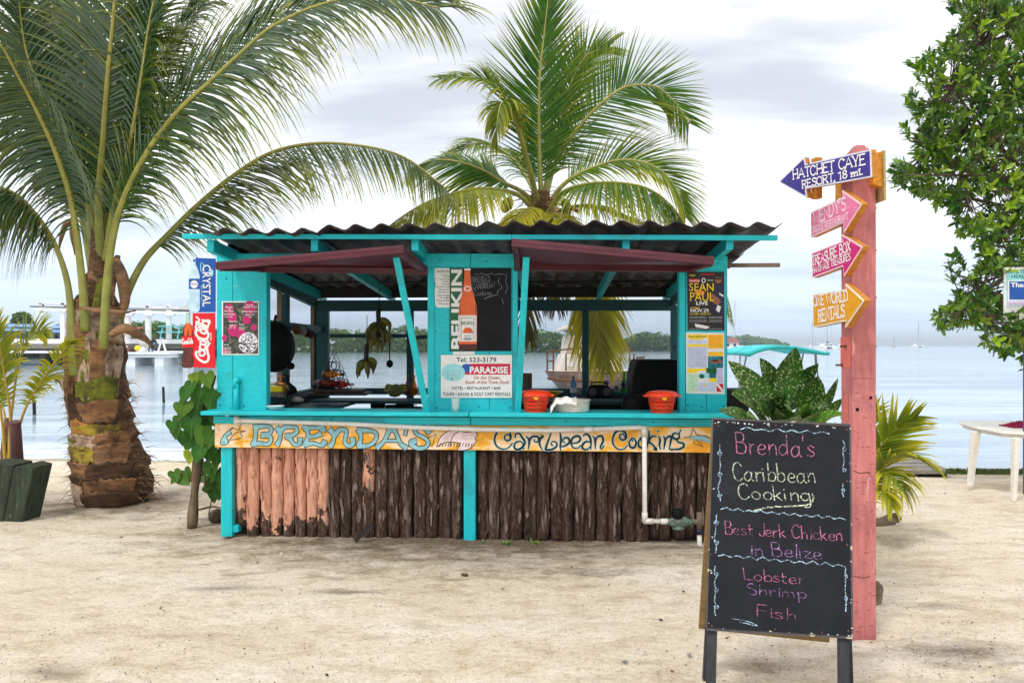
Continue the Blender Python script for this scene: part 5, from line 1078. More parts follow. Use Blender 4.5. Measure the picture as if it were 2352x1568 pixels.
# leaf bases wrapped round the trunk
def basemat(nm, c1, c2): return rough_mat(nm, c1, c2, 4, (2, 2, 7), .75, .9, .010, dirt=(.035, .017, .008), damt=.52, wscale=12, jitter=True)
BM = {'brown': basemat('leaf_base_brown', (.13, .050, .018), (.48, .25, .11)), 'tan': basemat('leaf_base_tan', (.40, .26, .17), (.74, .55, .40)), 'green': basemat('leaf_base_green', (.09, .14, .006), (.32, .34, .03)),
      'yellow': basemat('leaf_base_yellow', (.36, .26, .02), (.58, .44, .05)), 'orange': basemat('leaf_base_orange', (.45, .18, .03), (.62, .33, .06)), 'dark': basemat('leaf_base_dark', (.035, .014, .007), (.15, .07, .03))}
def lbase(px0, px1, y0, y1, colr, flare=.05, slope=0, notch=.25, seed=0):
    """a plate of old leaf base hugging the trunk between picture heights y0 (top) and y1"""
    rg = random.Random(seed); zt, zb_ = P(0, y0, 8.05).z, P(0, y1, 8.05).z; m = MB(); nu, nv = 26, 8; vs = []
    for j in range(nv + 1):
        f = j / nv; z = zb_ + (zt - zb_) * f
        i_ = min(range(120), key=lambda q: abs(tc_[q].z - z)); c_ = tc_[i_]; r = trad(i_ / 119)
        for i in range(nu + 1):
            g = i / nu; px = px0 + (px1 - px0) * g; xo = (px - CX) * 8.05 / F - c_.x; xo = max(-r * 1.12, min(r * 1.12, xo)); an = math.asin(max(-1, min(1, xo / (r * 1.13))))
            edge = min(g, 1 - g) * 2; flare *= 1.0; rr = r * (1.03 + .04 * noise.noise(V3((g * 4, f * 4, seed)))) + flare * 1.7 * (f ** 2) * (.4 + .6 * edge) + .012
            zz = z + slope * (g - .5) + ((.05 if j == 0 else .03) * noise.noise(V3((g * 13, seed * 3.7, j))) - (rg.uniform(0, .035) if j == 0 and i % 3 == 0 else 0) if j in (0, nv) else 0) - notch * .1 * (1 - edge) * f
            vs.append(V3((c_.x + math.sin(an) * rr, c_.y - math.cos(an) * rr, zz)))
    m.add(vs, [(j * (nu + 1) + i, j * (nu + 1) + i + 1, (j + 1) * (nu + 1) + i + 1, (j + 1) * (nu + 1) + i) for j in range(nv) for i in range(nu)], BM[colr])
    o = m.build('leaf_base', palm, origin=vs[0], smooth=True); s_ = o.modifiers.new('t', 'SOLIDIFY'); s_.thickness = .014; s_.offset = -1
for k, a in enumerate(((190, 228, 690, 735, 'brown', .03, .02), (168, 215, 712, 800, 'tan', .03, 0), (205, 262, 712, 790, 'tan', .035, -.03), (244, 280, 700, 760, 'brown', .03, 0), (212, 250, 738, 915, 'tan', .02, 0), (202, 238, 740, 870, 'brown', .04, .0), (240, 282, 778, 900, 'brown', .03, .02),
        (160, 200, 800, 905, 'brown', .03, 0), (152, 190, 862, 965, 'tan', .03, -.02), (208, 252, 872, 930, 'green', .03, 0), (245, 288, 862, 928, 'green', .03, .01), (170, 225, 905, 975, 'dark', .03, -.02), (215, 292, 915, 965, 'brown', .04, .02), (190, 240, 958, 1000, 'orange', .02, -.02), (205, 300, 968, 992, 'yellow', .02, .03),
        (176, 262, 990, 1022, 'tan', .03, .01), (250, 318, 985, 1030, 'brown', .04, .02), (174, 222, 1000, 1018, 'yellow', .02, 0), (172, 240, 1016, 1052, 'yellow', .02, .03), (218, 262, 1018, 1052, 'yellow', .02, .02), (255, 322, 1008, 1060, 'brown', .04, .02), (176, 262, 1050, 1085, 'brown', .03, 0), (240, 332, 1050, 1090, 'dark', .04, .02),
        (180, 260, 1080, 1118, 'dark', .03, .01), (236, 338, 1085, 1125, 'brown', .04, .02), (196, 232, 1098, 1152, 'tan', .03, 0), (228, 345, 1115, 1150, 'dark', .03, .01))):
    lbase(*a, seed=k)
for k, a in enumerate(((166, 206, 715, 790, 'tan', .02, .02), (204, 246, 705, 850, 'tan', .02, 0), (238, 262, 640, 800, 'green', .01, 0), (256, 290, 712, 790, 'tan', .02, .0), (214, 240, 800, 900, 'green', .01, 0), (246, 290, 790, 905, 'tan', .02, -.02))): lbase(*a, seed=k + 60)
# draped brown sheath cloths near the crown
for k, (pth, wd) in enumerate((([(182, 705, 7.7), (230, 712, 7.62), (285, 716, 7.68), (312, 712, 7.8)], .05), ([(250, 770, 7.6), (285, 752, 7.6), (330, 775, 7.7), (352, 800, 7.8)], .10), ([(170, 505, 8.1), (150, 515, 8.1), (140, 545, 8.05), (133, 585, 8.0)], .06), ([(165, 508, 8.1), (165, 540, 8.0), (172, 585, 8.0)], .05), ([(262, 590, 8.0), (280, 640, 7.9), (285, 700, 7.9), (272, 730, 7.9)], .12), ([(270, 585, 8.05), (258, 640, 7.95), (260, 700, 7.9)], .08), ([(186, 640, 7.8), (205, 630, 7.7), (228, 650, 7.75)], .09), ([(160, 862, 7.75), (150, 880, 7.7), (156, 940, 7.72)], .05))):
    C = catmull([P(*p) for p in pth], 14); m = MB(); m.blade(C, [wd * (.35 + .65 * math.sin(math.pi * min(1, i / 13 + .15))) for i in range(14)], V3((.2, -1, .3)), FIBRE, -.5); o = m.build('sheath', palm, origin=C[0], smooth=True); s_ = o.modifiers.new('t', 'SOLIDIFY'); s_.thickness = .006
m = MB(); rg = random.Random(5)
for k in range(260):      # loose fibres
    t = rg.uniform(0, .42) ** 1.0; i_ = int(t * 119); c_ = tc_[i_]; r = trad(t) * rg.uniform(.98, 1.08); an = rg.choice([rg.uniform(-1.9, -1.2), rg.uniform(1.2, 1.9), rg.uniform(-1.6, 1.6)])
    p = c_ + V3((math.sin(an) * r, -math.cos(an) * r, 0)); L = rg.uniform(.04, .16) * (1.3 if t < .1 else 1); d = V3((math.sin(an), -math.cos(an), rg.uniform(-.9, .7))).normalized()
    m.blade([p, p + d * L * .5, p + d * L + V3((0, 0, -L * .3))], [.008, .005, .001], V3((0, -1, .2)), FIBRE, .1)
tag(m.build('trunk_fibre', palm), kind='stuff')

palm2 = thing('coconut_palm', 'coconut palm with yellowing fronds rising behind the kiosk roof', 'palm tree', G(1112, 940))
D2 = 10.4
P2 = [([(1244, 480, D2), (1240, 380, D2 - .1), (1238, 280, D2 - .2), (1240, 170, D2 - .3), (1252, 60, D2 - .4), (1262, -30, D2 - .4)], .98, dict(face=(0, -1, 0), ang=(62, 22), droop=.0, t0=.12, n=110, wd=.033, seed=21, lift=0, tint=.06, tip=.3)),
 ([(1250, 470, D2), (1270, 390, D2), (1299, 335, D2 - .1), (1342, 277, D2 - .2), (1399, 223, D2 - .3), (1445, 198, D2 - .3), (1507, 200, D2 - .3), (1550, 235, D2 - .3), (1584, 285, D2 - .3)], .98, dict(face=(-.2, -1, .1), ang=(68, 30), droop=.02, t0=.14, n=110, wd=.027, seed=22, lift=0, tint=.08, tip=.3)),
 ([(1246, 470, D2 + .2), (1262, 380, D2 + .3), (1285, 280, D2 + .4), (1312, 190, D2 + .4), (1345, 130, D2 + .4), (1400, 108, D2 + .4)], .85, dict(face=(-.2, -1, .1), ang=(62, 25), droop=.04, t0=.15, n=96, wd=.034, seed=23, tint=.1, tip=.3)),
 ([(1238, 470, D2), (1216, 395, D2 - .1), (1200, 320, D2 - .3), (1183, 265, D2 - .5), (1160, 225, D2 - .7), (1120, 188, D2 - .8), (1065, 178, D2 - .8), (1010, 182, D2 - .8)], .72, dict(face=(.2, -.6, .8), ang=(66, 35), droop=.10, t0=.15, n=84, wd=.04, seed=24, tint=.2, tip=.4)),
 ([(1236, 470, D2 - .1), (1215, 380, D2 - .5), (1190, 300, D2 - .9), (1172, 250, D2 - 1.1), (1152, 238, D2 - 1.3), (1142, 280, D2 - 1.4), (1138, 330, D2 - 1.4)], .45, dict(droop=.22, t0=.35, n=60, wd=.035, seed=25, tint=.25, tip=.4)),
 ([(1250, 490, D2), (1280, 440, D2 - .1), (1322, 404, D2 - .2), (1399, 373, D2 - .3), (1457, 369, D2 - .4), (1515, 390, D2 - .5), (1556, 440, D2 - .5), (1575, 500, D2 - .5)], .95, dict(face=(.1, -.6, .7), droop=.05, t0=.24, n=110, wd=.034, seed=26, tint=.18, tip=.5, ang=(70, 28))),
 ([(1252, 500, D2 - .1), (1290, 445, D2 - .4), (1345, 424, D2 - .8), (1420, 420, D2 - 1.1), (1490, 434, D2 - 1.3), (1545, 475, D2 - 1.4), (1580, 530, D2 - 1.4)], 1.0, dict(droop=.08, lift=-.5, t0=.2, n=120, wd=.032, seed=27, tint=.15, tip=.5)),
 ([(1238, 490, D2), (1205, 445, D2 - .1), (1153, 418, D2 - .2), (1111, 392, D2 - .2), (1053, 372, D2 - .2), (1000, 368, D2 - .1), (950, 385, D2)], .85, dict(face=(0, -.6, .7), droop=.05, lift=-.2, t0=.28, n=96, wd=.036, seed=28, tint=.10, tip=.45)),
 ([(1236, 496, D2 - .1), (1190, 448, D2 - .3), (1115, 433, D2 - .6), (1050, 442, D2 - .8), (980, 465, D2 - .9), (920, 500, D2 - 1.0), (875, 535, D2 - 1.0)], 1.0, dict(droop=.06, lift=-.6, t0=.22, n=120, wd=.034, seed=29, tint=.45, tip=.7, ang=(72, 30))),
 ([(1255, 500, D2 + .2), (1320, 474, D2 + .4), (1380, 480, D2 + .5), (1450, 505, D2 + .5), (1510, 540, D2 + .5)], .55, dict(droop=.2, t0=.25, n=60, wd=.035, seed=30, tint=.25, tip=.5)),
 ([(1240, 490, D2 - .1), (1215, 480, D2 - .6), (1190, 500, D2 - .9), (1160, 560, D2 - 1.0)], .5, dict(droop=.25, t0=.2, n=50, wd=.035, seed=31, tint=.8, tip=.7)),
 ([(1246, 500, D2 - .1), (1275, 492, D2 - .5), (1300, 520, D2 - .8), (1330, 580, D2 - .9)], .55, dict(droop=.2, t0=.2, n=50, wd=.04, seed=32, tint=.75, tip=.5)),
 ([(1252, 505, D2 - .1), (1300, 520, D2 - .15), (1345, 590, D2 - .2), (1362, 680, D2 - .2), (1374, 760, D2 - .2), (1390, 850, D2 - .2)], 1.0, dict(face=(0, -1, 0), ang=(34, 20), droop=.05, t0=.25, n=84, wd=.045, seed=33, tint=.62, tip=.6, lift=0)),
 ([(1236, 500, D2), (1225, 540, D2 - .2), (1216, 620, D2 - .3), (1214, 720, D2 - .3), (1216, 780, D2 - .3)], .55, dict(face=(0, -1, 0), ang=(30, 15), droop=.05, t0=.3, n=40, wd=.03, seed=34, tint=1.9, tip=.2, petcol=1.8)),
 ([(1250, 500, D2), (1268, 560, D2 - .2), (1275, 640, D2 - .3), (1277, 700, D2 - .3)], .6, dict(face=(0, -1, 0), ang=(30, 15), droop=.05, t0=.3, n=40, wd=.03, seed=35, tint=1.9, tip=.2, petcol=1.8)),
 ([(1240, 470, D2 + .3), (1205, 400, D2 + .7), (1160, 350, D2 + 1.0), (1100, 330, D2 + 1.3), (1040, 350, D2 + 1.5)], .8, dict(droop=.14, t0=.2, n=70, wd=.04, seed=36, tint=.15)),
 ([(1262, 470, D2 + .3), (1330, 560, D2 + .9), (1500, 600, D2 + 1.2), (1640, 640, D2 + 1.2), (1680, 740, D2 + 1.1)], .5, dict(droop=.2, t0=.3, n=60, wd=.03, seed=37, tint=.3, tip=.4)),
]
for pth, L, o in P2: frond(palm2, pth, L, r0=.040, mat=PALM2, **o)
m = MB(); C = catmull([G(1112, 940), P(1118, 800, 10.4), P(1150, 660, 10.4), P(1200, 550, 10.4), P(1236, 490, 10.4), P(1242, 440, 10.4)], 60)
m.tube(C, [.15 - .03 * (i / 59) + .012 * ((i * .9) % 1) for i in range(60)], TRK, 18); m.build('trunk', palm2, smooth=True)
NUT = flat('green_coconut', (.14, .16, .03), .45, .5, 0, .25, 10)
for px, py, dd in ((1168, 468, -.3), (1160, 474, -.2), (1302, 484, -.25), (1262, 500, -.5), (1300, 470, -.3)):
    c_ = P(px, py, D2 + dd); m = MB(); m.lathe([(0, -.09), (.04, -.07), (.058, -.02), (.056, .03), (.03, .075), (0, .08)], c_, NUT, 14); m.build('coconut', palm2, origin=c_, smooth=True)
m = MB(); rg = random.Random(4)
for k in range(110):
    a = rg.uniform(0, 6.28); p = P(1242, 495, D2) + V3((math.cos(a) * .1, math.sin(a) * .1, rg.uniform(-.2, .25))); d = V3((math.cos(a), math.sin(a) * .6 - .2, rg.uniform(-.6, .5))).normalized(); L = rg.uniform(.2, .6); pts = [p]
    for j in range(5): p = p + d * L / 5; d = (d + V3((rg.uniform(-.3, .3), rg.uniform(-.3, .3), -.25))).normalized(); pts.append(p)
    m.blade(pts, [.03, .022, .016, .012, .01, .004], V3((0, -1, .3)), FIBRE, .2)
tag(m.build('dry_fibre', palm2), kind='stuff')
m = MB()
for pth in ([(1222, 500, D2 - .2), (1180, 510, D2 - .3), (1140, 520, D2 - .3), (1118, 545, D2 - .3)], [(1262, 500, D2 - .2), (1300, 478, D2 - .3), (1330, 486, D2 - .3)]):
    m.tube(catmull([P(*p) for p in pth], 12), .025, FIBRE, 7)
m.build('dead_stem', palm2, smooth=True)

# small palms
sp1 = thing('young_palm', 'small orange stemmed palm at the left edge behind the stump', 'palm tree', G(18, 1095))
for k, (pth, L, o) in enumerate((([(20, 1100, 7.9), (22, 1000, 7.85), (30, 920, 7.8), (42, 840, 7.75), (62, 780, 7.7), (92, 758, 7.65), (110, 772, 7.6)], .42, dict(face=(-.6, -.8, .2), ang=(50, 30), droop=.06, t0=.42, n=26)), ([(18, 1100, 7.9), (38, 1000, 7.8), (62, 930, 7.7), (98, 870, 7.6), (150, 800, 7.5), (165, 790, 7.5)], .38, dict(ang=(60, 25), droop=.1, t0=.4, n=26, tint=.45, tip=.5)),
        ([(14, 1100, 7.9), (6, 980, 7.8), (-10, 880, 7.7), (-30, 800, 7.6), (-60, 740, 7.5)], .55, dict(ang=(50, 25), droop=.05, t0=.35, n=28, face=(0, -1, .2))), ([(20, 1090, 7.8), (24, 960, 7.7), (10, 860, 7.5), (-4, 780, 7.4), (-30, 700, 7.3)], .5, dict(ang=(45, 25), droop=.08, t0=.35, n=26, face=(.3, -1, .1))),
        ([(20, 1090, 7.9), (50, 960, 7.9), (80, 900, 8.0), (110, 870, 8.1), (140, 880, 8.2)], .4, dict(droop=.14, t0=.4, n=22, tint=.4)), ([(20, 1090, 7.9), (10, 950, 8.0), (-20, 900, 8.1), (-60, 880, 8.2)], .4, dict(droop=.14, t0=.4, n=22, tint=.2)))):
    o = dict(dict(tint=.35, tip=.5), **o); frond(sp1, pth, L * .78, r0=.022, wd=.04, mat=PALM2, petcol=.95, seed=50 + k, **o)
m = MB(); m.tube([G(20, 1105), P(16, 1040, 7.95), P(18, 960, 7.9)], [.07, .06, .03], FIBRE, 12); m.build('trunk', sp1, smooth=True)
c_ = G(40, 1110); m = MB(); m.tube([c_, P(40, 1060, 7.6), P(34, 968, 7.5)], [.05, .055, .05], rough_mat('purple_brown_wood', (.06, .022, .022), (.16, .07, .07), 6, (5, 5, 1)), 12); tag(m.build('short_stake', origin=c_), 'short purple brown stake behind the old stump', 'stake')
STUMPM = rough_mat('mossy_stump', (.008, .014, .008), (.06, .085, .05), 4, (7, 7, 1), .9, .9, .012, wear=(.22, .20, .14), wamt=.62, wscale=8)
c_ = G(20, 1200); m = MB(); pts = [(-60, 1070), (8, 1064), (60, 1066), (77, 1076), (44, 1202), (-80, 1206)]; pl_ = Plane((0, 7.2, 0), (0, -1, 0))

for a_, b_, tp_, of_ in ((-70, 30, 1065, .0), (30, 77, 1071, .006)):
    bo_ = lambda x: -85 + (x + 70) * 132 / 147
    m.prism([pl_.at(x, y, -of_) for x, y in ((a_, tp_ + 2), ((a_ + b_) / 2, tp_ - 3), (b_, tp_ + 3), (bo_(b_), 1203), (bo_(a_), 1207))], V3((.04, .24 - of_, .01)), STUMPM)
o = m.build('old_stump', origin=c_, bevel=.012); tag(o, 'split mossy grey stump half out of frame at left', 'stump')
m = None
sp2 = thing('young_palm', 'small bright green palm behind the pink signpost', 'palm tree', P(1985, 1196, 6.9))
B0 = (1985, 1196, 6.9)
for k, (pth, L, o) in enumerate((([B0, (1992, 1130, 6.85), (2004, 1060, 6.8), (2030, 1015, 6.75), (2065, 978, 6.7), (2108, 955, 6.6)], .44, dict(ang=(58, 18), n=26, face=(-.2, -1, .2))), ([B0, (1995, 1150, 6.8), (2015, 1090, 6.7), (2060, 1052, 6.55), (2110, 1055, 6.45), (2155, 1085, 6.4)], .36, dict(ang=(55, 20), n=24, droop=.08, tint=.35, tip=.7)),
        ([B0, (1990, 1150, 6.75), (2002, 1100, 6.6), (2030, 1085, 6.45), (2060, 1105, 6.3), (2085, 1150, 6.25)], .40, dict(ang=(60, 25), n=24, droop=.16, tint=.3, tip=.7)), ([B0, (1975, 1130, 6.9), (1970, 1060, 6.95), (1980, 990, 7.0), (2010, 940, 7.0)], .42, dict(ang=(45, 15), n=24, face=(0, -1, 0))),
        ([B0, (1960, 1120, 6.9), (1930, 1060, 6.9), (1890, 1020, 6.9), (1850, 1010, 6.9)], .40, dict(ang=(55, 20), n=24, droop=.08)), ([B0, (1990, 1160, 6.6), (2005, 1130, 6.4), (2030, 1130, 6.2), (2050, 1170, 6.1)], .30, dict(ang=(60, 25), n=18, droop=.18, tint=.5, tip=.7)))):
    o = dict(dict(droop=.03, tint=.28, tip=.6), **o); frond(sp2, pth, L, r0=.016, wd=.05, t0=.22, mat=PALM2, petcol=.8, seed=70 + k, **o)
m = MB(); m.tube([P(1985, 1200, 6.9), P(1987, 1150, 6.88)], [.06, .04], FIBRE, 10); m.build('trunk', sp2, smooth=True)

# ---------------------------------------------------------------- vine on a leaning log at the kiosk's left corner
LOGL = rough_mat('leaning_log', (.10, .065, .035), (.30, .21, .12), 4, (5, 5, 1), .8, .6, .008, dirt=(.04, .03, .015), damt=.5)
lg = G(441, 1213); m = MB(); C = catmull([P(441, 1216, 6.97), P(446, 1140, 6.97), P(455, 1060, 6.97), P(462, 1000, 6.95), P(470, 930, 6.9), P(484, 862, 6.85)], 24)
m.tube(C, [.040 + .008 * math.sin(i * .9) for i in range(24)], LOGL, 12); tag(m.build('leaning_log', origin=lg, smooth=True), 'leaning driftwood log carrying the vine at the kiosk corner', 'log')
VINE = leaf_mat('vine_leaf', (.028, .125, .008), (.36, .46, .03), None, .28, .5, .25); VEIN = flat('leaf_vein', (.09, .20, .03))
vt = thing('climbing_vine', 'vine with heart shaped leaves climbing the leaning log', 'vine', P(462, 1120, 6.8))
def heart(c_, size, up, nrm, mat, ti, root, name='leaf', fold=.22):
    up = up.normalized(); nrm = (nrm - up * nrm.dot(up)).normalized(); sd_ = up.cross(nrm); m = MB()
    out = [(.0, .08), (.16, .28), (.38, .30), (.54, .12), (.55, -.12), (.42, -.42), (.22, -.70), (0, -1.0)]
    rows = []; vs = [c_ + up * (b * size) * 1 for a, b in [(0, .08)]]
    L = [c_ - sd_ * a * size + up * b * size + nrm * (a * fold * size * (1 if True else 0)) for a, b in out]; Rr = [c_ + sd_ * a * size + up * b * size + nrm * (a * fold * size) for a, b in out]
    mid = [c_ + up * (y * size) - nrm * (0) for y in (.08, .1, .04, -.05, -.2, -.45, -.72, -1.0)]
    for i in range(7):
        m.add([mid[i], mid[i + 1], L[i + 1], L[i]], [(0, 1, 2, 3)], mat, ti); m.add([mid[i], Rr[i], Rr[i + 1], mid[i + 1]], [(0, 1, 2, 3)], mat, ti)
    ribbon(m, [mid[0], mid[4], mid[7]], size * .025, nrm, VEIN, .0012)
    for a, b in ((.40, .05), (.38, -.25), (.25, -.5)):
        for s_ in (-1, 1): ribbon(m, [c_ + up * (b * .5 + .04) * size, c_ + sd_ * s_ * a * size + up * b * size + nrm * (a * fold * size)], size * .016, nrm, VEIN, .0016)
    return m.build(name, root, origin=c_, smooth=True)
rg = random.Random(12)
VL = [(462, 905, 34), (492, 925, 32), (448, 945, 34), (470, 962, 36), (440, 975, 30), (425, 960, 26), (405, 985, 24), (470, 1000, 34), (450, 1000, 30), (488, 1000, 30), (420, 1000, 24), (480, 1030, 32), (460, 1040, 26), (498, 1045, 28), (440, 890, 24), (455, 868, 22), (430, 905, 24), (412, 935, 20), (395, 975, 18), (475, 870, 24), (445, 868, 18), (500, 965, 26), (492, 905, 24), (508, 1010, 22), (486, 1075, 28), (500, 1090, 24), (430, 935, 26), (470, 935, 28), (455, 925, 24), (412, 965, 20), (436, 1020, 20)]
for k, (x, y, s_) in enumerate(VL):
    c_ = P(x, y - s_ * .3, 6.72 + rg.uniform(-.12, .18)); heart(c_, s_ * 1.35 * 6.75 / F, V3((rg.uniform(-.35, .35), .25, 1)), V3((rg.uniform(-.45, .35), -1, rg.uniform(.1, .6))), VINE, max(0, rg.uniform(-.15, .18)) + (.5 if k in (15, 20) else 0), vt)
heart(P(437, 1040, 6.7), .10, V3((.1, 0, 1)), V3((0, -1, .3)), VINE, 1.0, vt)
for k, (x, y) in enumerate(((400, 1085), (410, 1092), (425, 1082), (418, 1100), (440, 1095), (450, 1088), (470, 1092), (500, 1110), (478, 1118), (492, 1130), (486, 1100), (508, 1125))):
    heart(P(x, y, 7.15 + rg.uniform(-.1, .1)), 26 * 7.1 / F, V3((rg.uniform(-.9, .9), .2, rg.uniform(.2, 1))), V3((rg.uniform(-.3, .3), -1, .5)), VINE, max(0, rg.uniform(-.1, .2)), vt)
m = MB()
for pth in ([(470, 1120, 7.0), (475, 1040, 6.9), (468, 960, 6.85), (460, 880, 6.8)], [(475, 1010, 6.85), (450, 985, 6.8), (420, 960, 6.75), (400, 980, 6.75)], [(468, 930, 6.85), (495, 935, 6.8), (505, 980, 6.75)], [(480, 1110, 7.05), (440, 1100, 7.1), (405, 1090, 7.1)], [(480, 1180, 7.1), (488, 1130, 7.1), (490, 1060, 7.0)]): m.tube(catmull([P(*p) for p in pth], 14), .006, LOGL, 6)
m.build('stem', vt, smooth=True)

# ---------------------------------------------------------------- dumb cane in front of the kiosk's right corner
dm, dt = new_mat('dumb_cane_leaf'); v = coords(dt, 'Object', (1, 1, 1), (0, 0, 0), True); vo = nz(dt, v, 58, 3, .6, .8); at = NN(dt, 'ShaderNodeAttribute', attribute_name='tint'); aa = nz(dt, v, 7, 3)
c = ramp(dt, aa, [(.3, (.007, .040, .003)), (.7, (.030, .12, .005))]); oi = NN(dt, 'ShaderNodeObjectInfo'); c = mixc(dt, ramp(dt, oi.outputs['Random'], [(.6, 0.0), (.98, .7)]), c, (.11, .30, .008)); c = mixc(dt, mth(dt, 'MULTIPLY', ramp(dt, vo, [(.575, 0.0), (.615, 1.0)]), at.outputs['Fac']), c, (.55, .62, .28)); DUMB = finish(dm, dt, c, .42, vo, .15, .003, 0, .3, .15)
dc = thing('potted_plant', 'dumb cane with pale speckled leaves behind the menu chalkboard', 'plant', P(1795, 1285, 5.95))
DCL = [ # base, bend, tip (picture), width, distances
 ((1775, 965), (1740, 900), (1672, 828), 52, 5.8), ((1790, 950), (1772, 880), (1745, 822), 46, 5.9), ((1800, 950), (1808, 870), (1828, 797), 58, 5.85), ((1790, 960), (1752, 900), (1705, 845), 30, 6.05), ((1805, 945), (1790, 880), (1800, 825), 40, 6.1),
 ((1815, 950), (1840, 880), (1880, 835), 34, 6.0), ((1830, 960), (1862, 912), (1878, 862), 50, 5.8), ((1840, 975), (1890, 930), (1925, 868), 24, 5.85), ((1785, 970), (1775, 925), (1800, 895), 52, 5.5), ((1770, 975), (1722, 930), (1680, 905), 60, 5.65),
 ((1765, 985), (1710, 958), (1650, 942), 38, 5.4), ((1810, 975), (1858, 938), (1905, 932), 40, 5.45), ((1850, 985), (1900, 950), (1935, 915), 22, 5.9), ((1860, 995), (1905, 962), (1950, 950), 44, 5.7), ((1840, 995), (1860, 965), (1880, 945), 44, 5.5), ((1800, 990), (1825, 955), (1800, 930), 40, 5.6), ((1780, 985), (1760, 955), (1740, 935), 40, 5.5), ((1815, 950), (1830, 900), (1822, 850), 50, 6.15), ((1795, 985), (1800, 960), (1790, 945), 40, 5.35), ((1840, 985), (1850, 940), (1840, 900), 36, 6.1), ((1780, 970), (1742, 915), (1722, 868), 40, 6.15), ((1800, 960), (1815, 905), (1850, 860), 36, 6.2), ((1770, 990), (1735, 975), (1700, 968), 34, 5.5), ((1850, 990), (1890, 985), (1930, 975), 36, 5.5), ((1795, 980), (1770, 950), (1762, 905), 44, 5.6), ((1825, 985), (1838, 960), (1852, 925), 42, 5.5), ((1805, 985), (1815, 968), (1830, 955), 40, 5.3), ((1765, 985), (1745, 968), (1712, 950), 40, 5.35)]
rg = random.Random(33)
for k, (b, c1, tp, wd, dd) in enumerate(DCL):
    A, B, T = P(*b, 5.95), P(*c1, dd + .1), P(*tp, dd - .12 if k > 7 else dd); C = catmull([A, B, T], 12); m = MB(); w_ = wd * dd / F * 1.2
    m.tube(C[:4], .009, DUMB, 6, tint=.1)
    wv = [w_ * .15] + [w_ * math.sin(math.pi * min(1, (i / 10) ** .8)) ** .75 + .002 for i in range(1, 10)] + [.003]
    nrm = V3((rg.uniform(-.3, .3), -1, .75 if k > 7 else .25)); m.blade(C[1:], wv[:11], nrm, DUMB, .22, 1.0 - .25 * rg.random()); m.build('leaf', dc, origin=A, smooth=True)
m = MB()
for x in (1780, 1800, 1825, 1845): m.tube([P(x, 1120, 5.95), P(x, 985, 5.95), P(x + rg.uniform(-8, 8), 950, 5.95)], .016, DUMB, 8, tint=.1)
m.build('stem', dc, smooth=True)
c_ = P(1808, 1272, 6.0); c_.z = 0.0; m = MB(); m.lathe([(0, 0), (.17, 0), (.21, .40), (.23, .41), (.23, .46), (.20, .46), (.19, .42), (0, .42)], c_, flat('clay_pot', (.20, .09, .05), .8), 28); m.build('pot', dc, smooth=True)

# ---------------------------------------------------------------- tree at the right edge
TL_ = leaf_mat('tree_leaf', (.032, .13, .004), (.34, .52, .012), None, .24, .30, .6); BARK = rough_mat('grey_bark', (.05, .035, .025), (.16, .12, .09), 8, (3, 3, 1), .9)
tree = thing('shore_tree', 'dense leafy tree filling the right edge of the frame', 'tree', P(2620, 1100, 9.4))
outl = [(2160, -60), (2172, 10), (2215, 60), (2160, 95), (2085, 150), (2110, 190), (2070, 225), (2110, 285), (2060, 290), (2095, 345), (2045, 375), (2050, 425), (2110, 450), (2180, 480), (2215, 560), (2170, 600), (2185, 650), (2195, 690), (2140, 725), (2165, 760), (2250, 745), (2240, 790), (2310, 815), (2352, 780), (2352, 850), (2420, 850), (2560, 800), (2760, 700), (2800, -60)]
def inside(x, y, pg):
    c_ = False
    for (x1, y1), (x2, y2) in zip(pg, pg[1:] + pg[:1]):
        if (y1 > y) != (y2 > y) and x < (x2 - x1) * (y - y1) / (y2 - y1) + x1: c_ = not c_
    return c_
limbs = []; hub = P(2560, 560, 9.4)
for k, (x, y, d) in enumerate(((2230, 60, 9.2), (2150, 160, 8.9), (2110, 225, 9.6), (2100, 320, 9.0), (2085, 400, 8.8), (2200, 450, 9.3), (2240, 560, 9.0), (2220, 660, 9.4), (2180, 730, 9.0), (2320, 790, 9.3), (2350, 130, 10), (2400, 400, 9.9), (2380, 650, 8.9), (2330, 300, 8.9), (2420, 0, 9.4), (2290, 520, 10.2), (2300, 200, 10.4), (2620, 100, 9), (2700, 500, 9.5))):
    e = P(x, y, d); mid = hub.lerp(e, .5) + V3((0, rnd(-.3, .3), rnd(-.05, .3))); limbs.append(catmull([hub, mid, e], 24))
m = MB()
for L in limbs: m.tube(L, [.05 - .042 * (i / 23) ** .6 for i in range(24)], BARK, 7)
m.tube(catmull([P(2640, 1110, 9.4), P(2600, 900, 9.4), P(2570, 700, 9.4), hub + Z * .1], 20), [.22 - .006 * i for i in range(20)], BARK, 14)
m.build('trunk', tree, smooth=True)
def rosette(m, p, d, s_, rg, ti):
    d = d.normalized(); a = d.cross(Z)
    if a.length < .1: a = V3((1, 0, 0))
    a.normalize(); b = a.cross(d)
    for q in range(rg.randint(6, 9)):
        an = rg.uniform(0, 6.28); el = rg.uniform(.35, 1.25); ld = (d * math.cos(el) + (a * math.cos(an) + b * math.sin(an)) * math.sin(el)).normalized(); L = s_ * rg.uniform(.7, 1.15); w_ = L * .36
        st_ = p - d * rg.uniform(0, s_ * .9); nn = (d + Z * .6 + V3((rg.uniform(-.3, .3), rg.uniform(-.3, .3), 0)))
        m.blade([st_, st_ + ld * L * .35, st_ + ld * L * .75 - Z * L * .04, st_ + ld * L - Z * L * .10], [w_ * .25, w_, w_ * .85, .004], nn, TL_, .3, max(0, ti + rg.uniform(-.15, .25)))
rg = random.Random(77); pts_ = []
